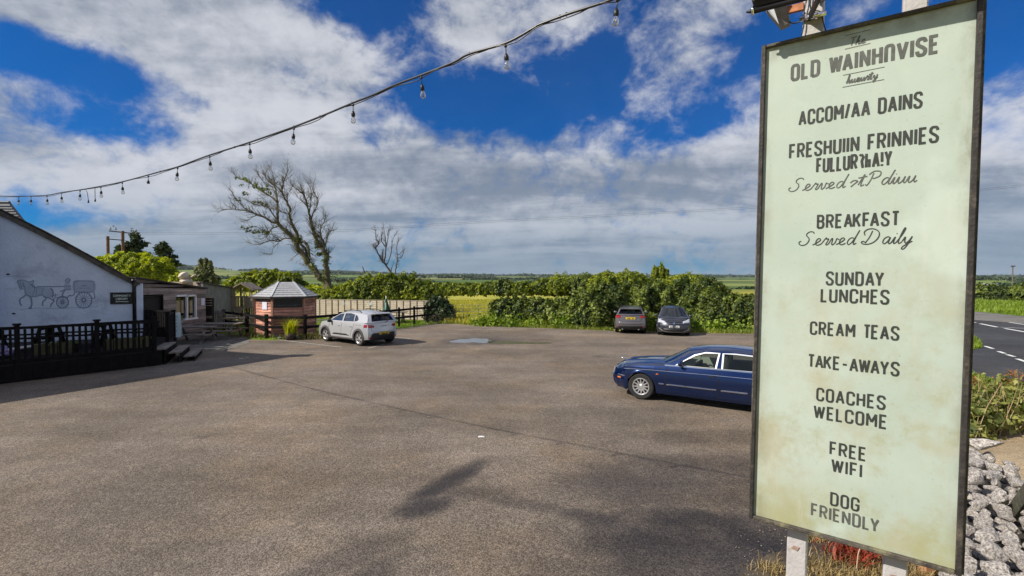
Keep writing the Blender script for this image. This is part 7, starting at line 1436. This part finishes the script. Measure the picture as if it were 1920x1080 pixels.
# far boundary hedge of the meadow: separate shrubs
GH = 'shrubs of the far meadow hedge'
def nm(i): return ['pale rounded shrub', 'dark rounded shrub', 'broad yellow green shrub', 'bushy green shrub'][i % 4]
xs_ = list(range(780, 1120, 34)); LBL = ['next to the tree-side hedge', 'second from the tree-side hedge', 'above the left gate post', 'above the field gate', 'above the right gate post', 'above the left end of the low hedge', 'above the middle of the low hedge', 'above the right half of the low hedge', 'above the right end of the low hedge', 'last before the tall hedge', 'meeting the tall hedge']
for i, x in enumerate(xs_):
    Y = 66 - i * .9; tp = 533 - i * 1.25; bot = 557; cy = (tp + bot) / 2; hh = (bot - tp) / 2
    bl_ = [pb(x + random.uniform(-8, 8), cy + random.uniform(-1, 3), Y + random.uniform(-1, 1), random.uniform(17, 24), hh * random.uniform(.85, 1.12), 18) for _ in range(3)]
    bush('meadow_shrub', nm(i) + ' of the far meadow hedge ' + LBL[i], bl_, 4200, .2, [MIDLEAF, HEDGE, MIDLEAF, MIDLEAF][i % 4], 'shrub', GH, stems=False)
for i, (x, tp, Y, sp_n, lb_) in enumerate(((1098, 513, 60, 24, 'dark treetop left of the tall hedge crest'), (1138, 510, 46, 22, 'round treetop above the left of the estate car'), (1178, 509, 44, 32, 'bushy treetop just left of the two spires'), (1236, 500, 50, 14, 'twin pointed poplar spires over the hedge crest'), (1288, 514, 44, 36, 'broad pale crown right of the twin spires'), (1325, 524, 42, 26, 'sloping crown at the right end of the tall hedge'), (1055, 514, 62, 30, 'pale crown rising over the far meadow hedge'))):
    Ym = Y; bl_ = [pb(x, (tp + 560) / 2, Ym, sp_n, (560 - tp) / 2, sp_n), pb(x - sp_n * .6, (tp + 572) / 2, Ym, sp_n, (560 - tp) / 2.2, sp_n), pb(x + sp_n * .6, (tp + 574) / 2, Ym + .5, sp_n, (560 - tp) / 2.2, sp_n)]
    if i == 3: bl_ = [pb(1228, 520, Ym, 6, 19, 6), pb(1240, 517, Ym, 6, 19, 6), pb(1249, 522, Ym, 5, 16, 6)]
    bush('background_tree', lb_, bl_, 6500, .15, [HEDGE, MIDLEAF, MIDLEAF, MIDLEAF, MIDLEAF, HEDGE, MIDLEAF][i], 'tree', 'trees behind the tall hedge')
# left background
bush('yellow_bush', 'large sunlit yellow green bush behind the cabin roof', [pb(x, y, 46, rx, rz, rx) for x, y, rx, rz in ((232, 498, 26, 22), (262, 503, 34, 26), (292, 508, 30, 24), (250, 520, 40, 20), (305, 522, 24, 16), (205, 492, 22, 12))], 20000, .18, YELLOWLEAF)
bush('small_bush', 'small yellow green bush right of the large sunlit one', [pb(x, 528, 44, rx, rz, rx) for x, rx, rz in ((338, 16, 14), (352, 12, 12))], 1400, .2, YELLOWLEAF)
bush('garden_shrub', 'mixed green shrub behind the play tower roof', [pb(x, y, 44, rx, rz, rx) for x, y, rx, rz in ((450, 534, 24, 14), (478, 528, 26, 18), (508, 526, 26, 19), (538, 530, 26, 18), (560, 540, 20, 12))], 13000, .16, MIDLEAF)
bush('feathery_tree', 'feathery olive tree standing above the block wall', [pb(x, y, 48, rx, rz, rx) for x, y, rx, rz in ((385, 520, 16, 14), (396, 525, 13, 11), (377, 500, 4, 14), (386, 498, 3.6, 14), (394, 502, 4, 12), (370, 512, 5, 10))], 2600, .2, leafmat('olive_leaves', (.06, .08, .03), (.20, .22, .08), .3), 'tree')
def conifer(px, top, bot, Y, wpx, label, sd):
    random.seed(sd); b_ = A(px, bot, Y); s_ = Y / F; H = (bot - top) * s_; base = Vector((b_.x, b_.y, 0)); e = empty('conifer', base, 0, label, 'tree', 'dark conifers behind the cabin'); k = MB(); zt = b_.z + H; k.tube([(0, 0, 0), (0, 0, zt * .6), (0, 0, zt)], [.28, .16, .03], 7); P_ = []; N_ = []
    nb_ = 30
    for i in range(nb_):
        f_ = (i + .5) / nb_; z = b_.z - H * .15 + H * 1.12 * f_; rad = wpx * s_ * (1 - f_) ** .8 * random.uniform(.6, 1.15) + .15; a_ = random.uniform(0, 6.28); d_ = Vector((math.cos(a_), math.sin(a_), .38)); tip = Vector((0, 0, z)) + d_ * rad
        k.tube([(0, 0, z), tip], [.05, .015], 4); n_ = int(30 + 130 * rad / 2); t = rng.uniform(.15, 1.05, n_)[:, None]; q_ = np.array([0, 0, z]) * (1 - t) + np.array(tip) * t + rng.normal(0, .16, (n_, 3)) * np.array([1, 1, .75]); P_.append(q_); N_.append(rng.normal(0, 1, (n_, 3)))
    k.build('trunk', DEADBARK, e); link('needles', leaf_mesh('needles', np.concatenate(P_), np.concatenate(N_), .24, DARKLEAF, aspect=2.4), e)
conifer(255, 436, 500, 62, 30, 'taller dark conifer behind the twin pole line', 11); conifer(309, 455, 522, 60, 30, 'dark conifer right of the sunlit yellow bush', 12); conifer(226, 462, 500, 66, 12, 'small dark conifer between the two line poles', 13)
# twin-pole power line
tp = empty('twin_pole_line', A(216, 480, 60), 0, 'brown twin-pole power line support with two crossbars', 'power pole'); tp.location.z = 0
POLEW = mat('brown_pole', (.17, .085, .055), .85, .35, 5); pt1, pt2 = A(202, 443, 60), A(230, 433, 60)
for p in (pt1, pt2): k = MB(); k.tube([(p.x, p.y, 0), p], .17, 8); at(k, 'pole', POLEW, tp)
k = MB(); k.bar(A(205, 433, 60), A(251, 438, 60), .14, .14); at(k, 'crossbar', BLACK, tp); k = MB(); k.bar(A(200, 448, 59.8), A(231, 450.5, 59.8), .12, .12); at(k, 'crossbar', BLACK, tp); k = MB(); k.bar(A(200, 488, 59.8), A(231, 489, 59.8), .14, .14); at(k, 'crossbar', PALEWOOD, tp)
for px, py in ((207, 431), (217, 431), (250, 436)): k = MB(); c = A(px, py, 60); k.lathe([(0, 0), (.09, 0), (.12, .12), (.05, .2), (.09, .3), (0, .38)], n=8, c=c); at(k, 'insulator', mat('insulator_grey', (.3, .3, .32), .4), tp, smooth=True)
for i, (px, py, lb_) in enumerate(((213, 424, 'small dark bird flying left above the twin poles'), (247, 429, 'small dark bird flying right above the crossbar'))):
    k = MB(); c = A(px, py, 58); k.tube([c + Vector((-.14, 0, 0)), c, c + Vector((.16, 0, .01))], [.02, .07, .01], 6); k.add([c, c + Vector((.02, .3, .06)), c + Vector((.12, .05, .02))], [(0, 1, 2)]); k.add([c, c + Vector((.02, -.3, .06)), c + Vector((.12, -.05, .02))], [(0, 2, 1)]); o = k.build('bird', BLACK); tag(o, lb_, 'bird', 'birds over the poles')
for i, dy in enumerate((0, 3)):
    k = MB(); P_ = [A(x, y + dy, 60 - (x > 800) * (x - 800) / 90) for x, y in ((245, 436), (420, 436), (620, 432), (900, 415), (1170, 401), (1425, 387), (1640, 372), (1840, 354), (1960, 342))]; k.tube(catmull(P_, 6), .011, 4); o = k.build('power_line', mat('wire_grey', (.12, .13, .15), .6)); tag(o, ['upper', 'lower'][i] + ' overhead power line crossing the sky to the right', 'wire', 'overhead power lines')
rp = empty('utility_pole', A(1898, 530, 120), 0, 'distant wooden utility pole above the hedge right of the sign', 'power pole'); rp.location.z = 0; k = MB(); p = A(1899, 498, 120); k.tube([(p.x, p.y, 0), p], .13, 8); at(k, 'pole', mat('grey_pole', (.16, .13, .11), .85), rp); k = MB(); k.bar(A(1896, 499, 120), A(1903, 499, 120), .2, .25); at(k, 'crossbar', BLACK, rp)
# right-hand hedge beyond the road
for i, (x, y, rx, rz, Y, lb_) in enumerate(((1790, 552, 50, 20, 72, 'hedge shrub beyond the road partly behind the sign'), (1845, 552, 34, 19, 68, 'dark hedge shrub just right of the sign edge beyond the road'), (1890, 556, 30, 18, 64, 'rounded hedge shrub below the distant pole'), (1935, 552, 34, 22, 62, 'hedge shrub cut by the right picture edge'))):
    bush('roadside_shrub', lb_, [pb(x, y, Y, rx, rz, 22), pb(x + 18, y + 4, Y, rx * .7, rz * .9, 20), pb(x - 14, y + 3, Y - 1, rx * .7, rz * .8, 20)], 3600, .26, HEDGE if i % 2 else leafmat('olive_hedge_leaves', (.03, .05, .012), (.13, .16, .035), .25), 'shrub', 'shrubs beyond the road', stems=False)
fb2 = empty('distant_white_building', A(1830, 534, 130), 0, 'distant low white building roof behind the roadside hedge', 'building'); k = MB(); c = A(1832, 536, 130); k.box((c.x, c.y, c.z / 2 - .3), (7, 4, c.z)); at(k, 'wall', WHITE, fb2); k = MB(); k.prism([(-3.8, 0), (3.8, 0), (3.4, 1.0), (-3.4, 1.0)], -2.2, 2.2, lambda x, y, h_: (c.x + x, c.y + h_, c.z - .3 + y)); at(k, 'roof', mat('pale_roof', (.5, .5, .5), .7), fb2)
# field gate
fg = empty('field_gate', G(878, 603), 0, 'thin metal field gate standing open to the meadow', 'gate'); GY = 33.5; GM = mat('gate_metal', (.20, .20, .17), .5, .2)
for z in (.25, .48, .7, .92, 1.15): k = MB(); k.tube([A(843, 590, GY) * Vector((1, 1, 0)) if False else Vector((A(843, 590, GY).x, GY, z)), Vector((A(917, 590, GY).x, GY - .3, z))], .014, 6); at(k, 'bar', GM, fg)
for px in (843, 855, 870, 897, 917): k = MB(); x = A(px, 590, GY).x; k.tube([(x, GY - .15, .1), (x, GY - .15, 1.18)], .018, 6); at(k, 'upright', GM, fg)
# meadow grass and verge growth
mg = scatter_poly([g2(832, 606), g2(920, 611), g2(1075, 612), (12, 33), (14, 60), (-14, 62), (-6, 40), (-4.6, 34)], 60000); tag(blades('meadow_grass', mg, .38, FIELDLEAF, .022, .7), kind='stuff')
ve = []
for a_, b_ in (((850, 607), (925, 612)), ((925, 612), (1075, 617)), ((1075, 617), (1150, 620)), ((1212, 621), (1245, 622)), ((1290, 623), (1420, 626)), ((820, 607), (850, 607)), ((1420, 626), (1500, 627))):
    p, q_ = G(*a_), G(*b_); n_ = int((q_ - p).length * 260); t = rng.uniform(0, 1, n_)[:, None]; pts = np.array(p) * (1 - t) + np.array(q_) * t; pts[:, 1] += rng.uniform(-.12, .8, n_) ** 1; pts[:, 2] = 0; ve.append(pts)
tag(blades('verge_growth', np.concatenate(ve), .20, leafmat('verge_grass_green', (.08, .13, .015), (.34, .38, .06), .35), .014, 1.0), kind='stuff')
pl_ = []
for px, n_ in ((925, 300), (905, 200), (958, 160), (1000, 160), (1060, 160), (1120, 200), (1228, 260), (1305, 260), (1350, 200), (1400, 200)): 
    c = G(px, 612 + (px - 900) * .022); pl_.append(np.stack([c.x + rng.normal(0, .4, n_), c.y + .4 + rng.normal(0, .2, n_), np.abs(rng.normal(0, .28, n_)) + .05], 1))
pl_ = np.concatenate(pl_); o = link('verge_weeds', leaf_mesh('verge_weeds', pl_, rng.normal(0, 1, pl_.shape), .13, leafmat('bright_weed', (.12, .2, .02), (.32, .42, .05), .35))); tag(o, kind='stuff')
# lawn edge weeds round the hut
e1 = []
for (px, py), n_ in (((500, 634), 300), (((590), 634), 600), ((620, 632), 500), ((480, 632), 400), ((560, 636), 500)): c = G(px, py); e1.append(np.stack([c.x + rng.normal(0, .5, n_), c.y + .15 + rng.normal(0, .2, n_), np.zeros(n_)], 1))
tag(blades('hut_border_grass', np.concatenate(e1), .25, leafmat('dull_grass', (.05, .07, .015), (.28, .24, .07), .3), .014, .9), kind='stuff')
# far woods and hedgerows on the rising ground
P_ = []; N_ = []
def clump(x, y, rx, ry, rz, n_):
    z = hill(x, y); q_, m_ = blob_points([(0, 0, rz * .5 + .03, rx, ry, rz)], n_, .6); q_ += np.array([x, y, z]); P_.append(q_); N_.append(m_)
random.seed(21)
for r0, n_c, hh in ((190, 22, 1.6), (300, 26, 2), (430, 34, 2), (620, 44, 2.6), (900, 50, 3), (1300, 56, 4), (1900, 60, 5), (2700, 60, 6), (3300, 90, 8)):
    for i in range(n_c):
        th = R_(random.uniform(-50, 50)) if r0 < 2500 else R_(-50 + 100 * i / n_c + random.uniform(-1, 1)); r = r0 * (1 + .10 * math.sin(th * 9 + r0) + random.uniform(-.02, .02)); L_ = r * .022
        if math.sin(th * 23 + r0 * .7) < (-.1 if r0 < 2500 else -.6): continue
        for j in range(3): clump(r * math.sin(th) + (j - 1) * L_, r * math.cos(th) + random.uniform(-1, 1) * r * .004, L_ * .75, L_ * .4, hh * random.uniform(.5, 1.1), 60)
sz = .0; Pn = np.concatenate(P_); Nn = np.concatenate(N_); dist = np.linalg.norm(Pn[:, :2], axis=1)
for lo_, hi_, s_ in ((0, 500, 1.5), (500, 1100, 3.2), (1100, 2300, 7), (2300, 9000, 14)):
    kx = (dist >= lo_) & (dist < hi_)
    if kx.any(): o = link('far_hedgerows', leaf_mesh('far_hedgerows', Pn[kx], Nn[kx], s_, FARLEAF)); tag(o, kind='stuff')
# haze: one even box of air
HAZE = True
if HAZE:
    k = MB(); k.box((0, 1500, 34), (9000, 9000, 80)); hz_ = bpy.data.materials.new('haze'); hz_.use_nodes = True; n = hz_.node_tree.nodes; n.clear(); o_ = n.new('ShaderNodeOutputMaterial'); v = n.new('ShaderNodeVolumePrincipled'); v.inputs['Density'].default_value = .00006; v.inputs['Color'].default_value = (.78, .86, 1, 1); hz_.node_tree.links.new(v.outputs[0], o_.inputs['Volume'])
    o = k.build('haze', hz_); o['kind'] = 'stuff'
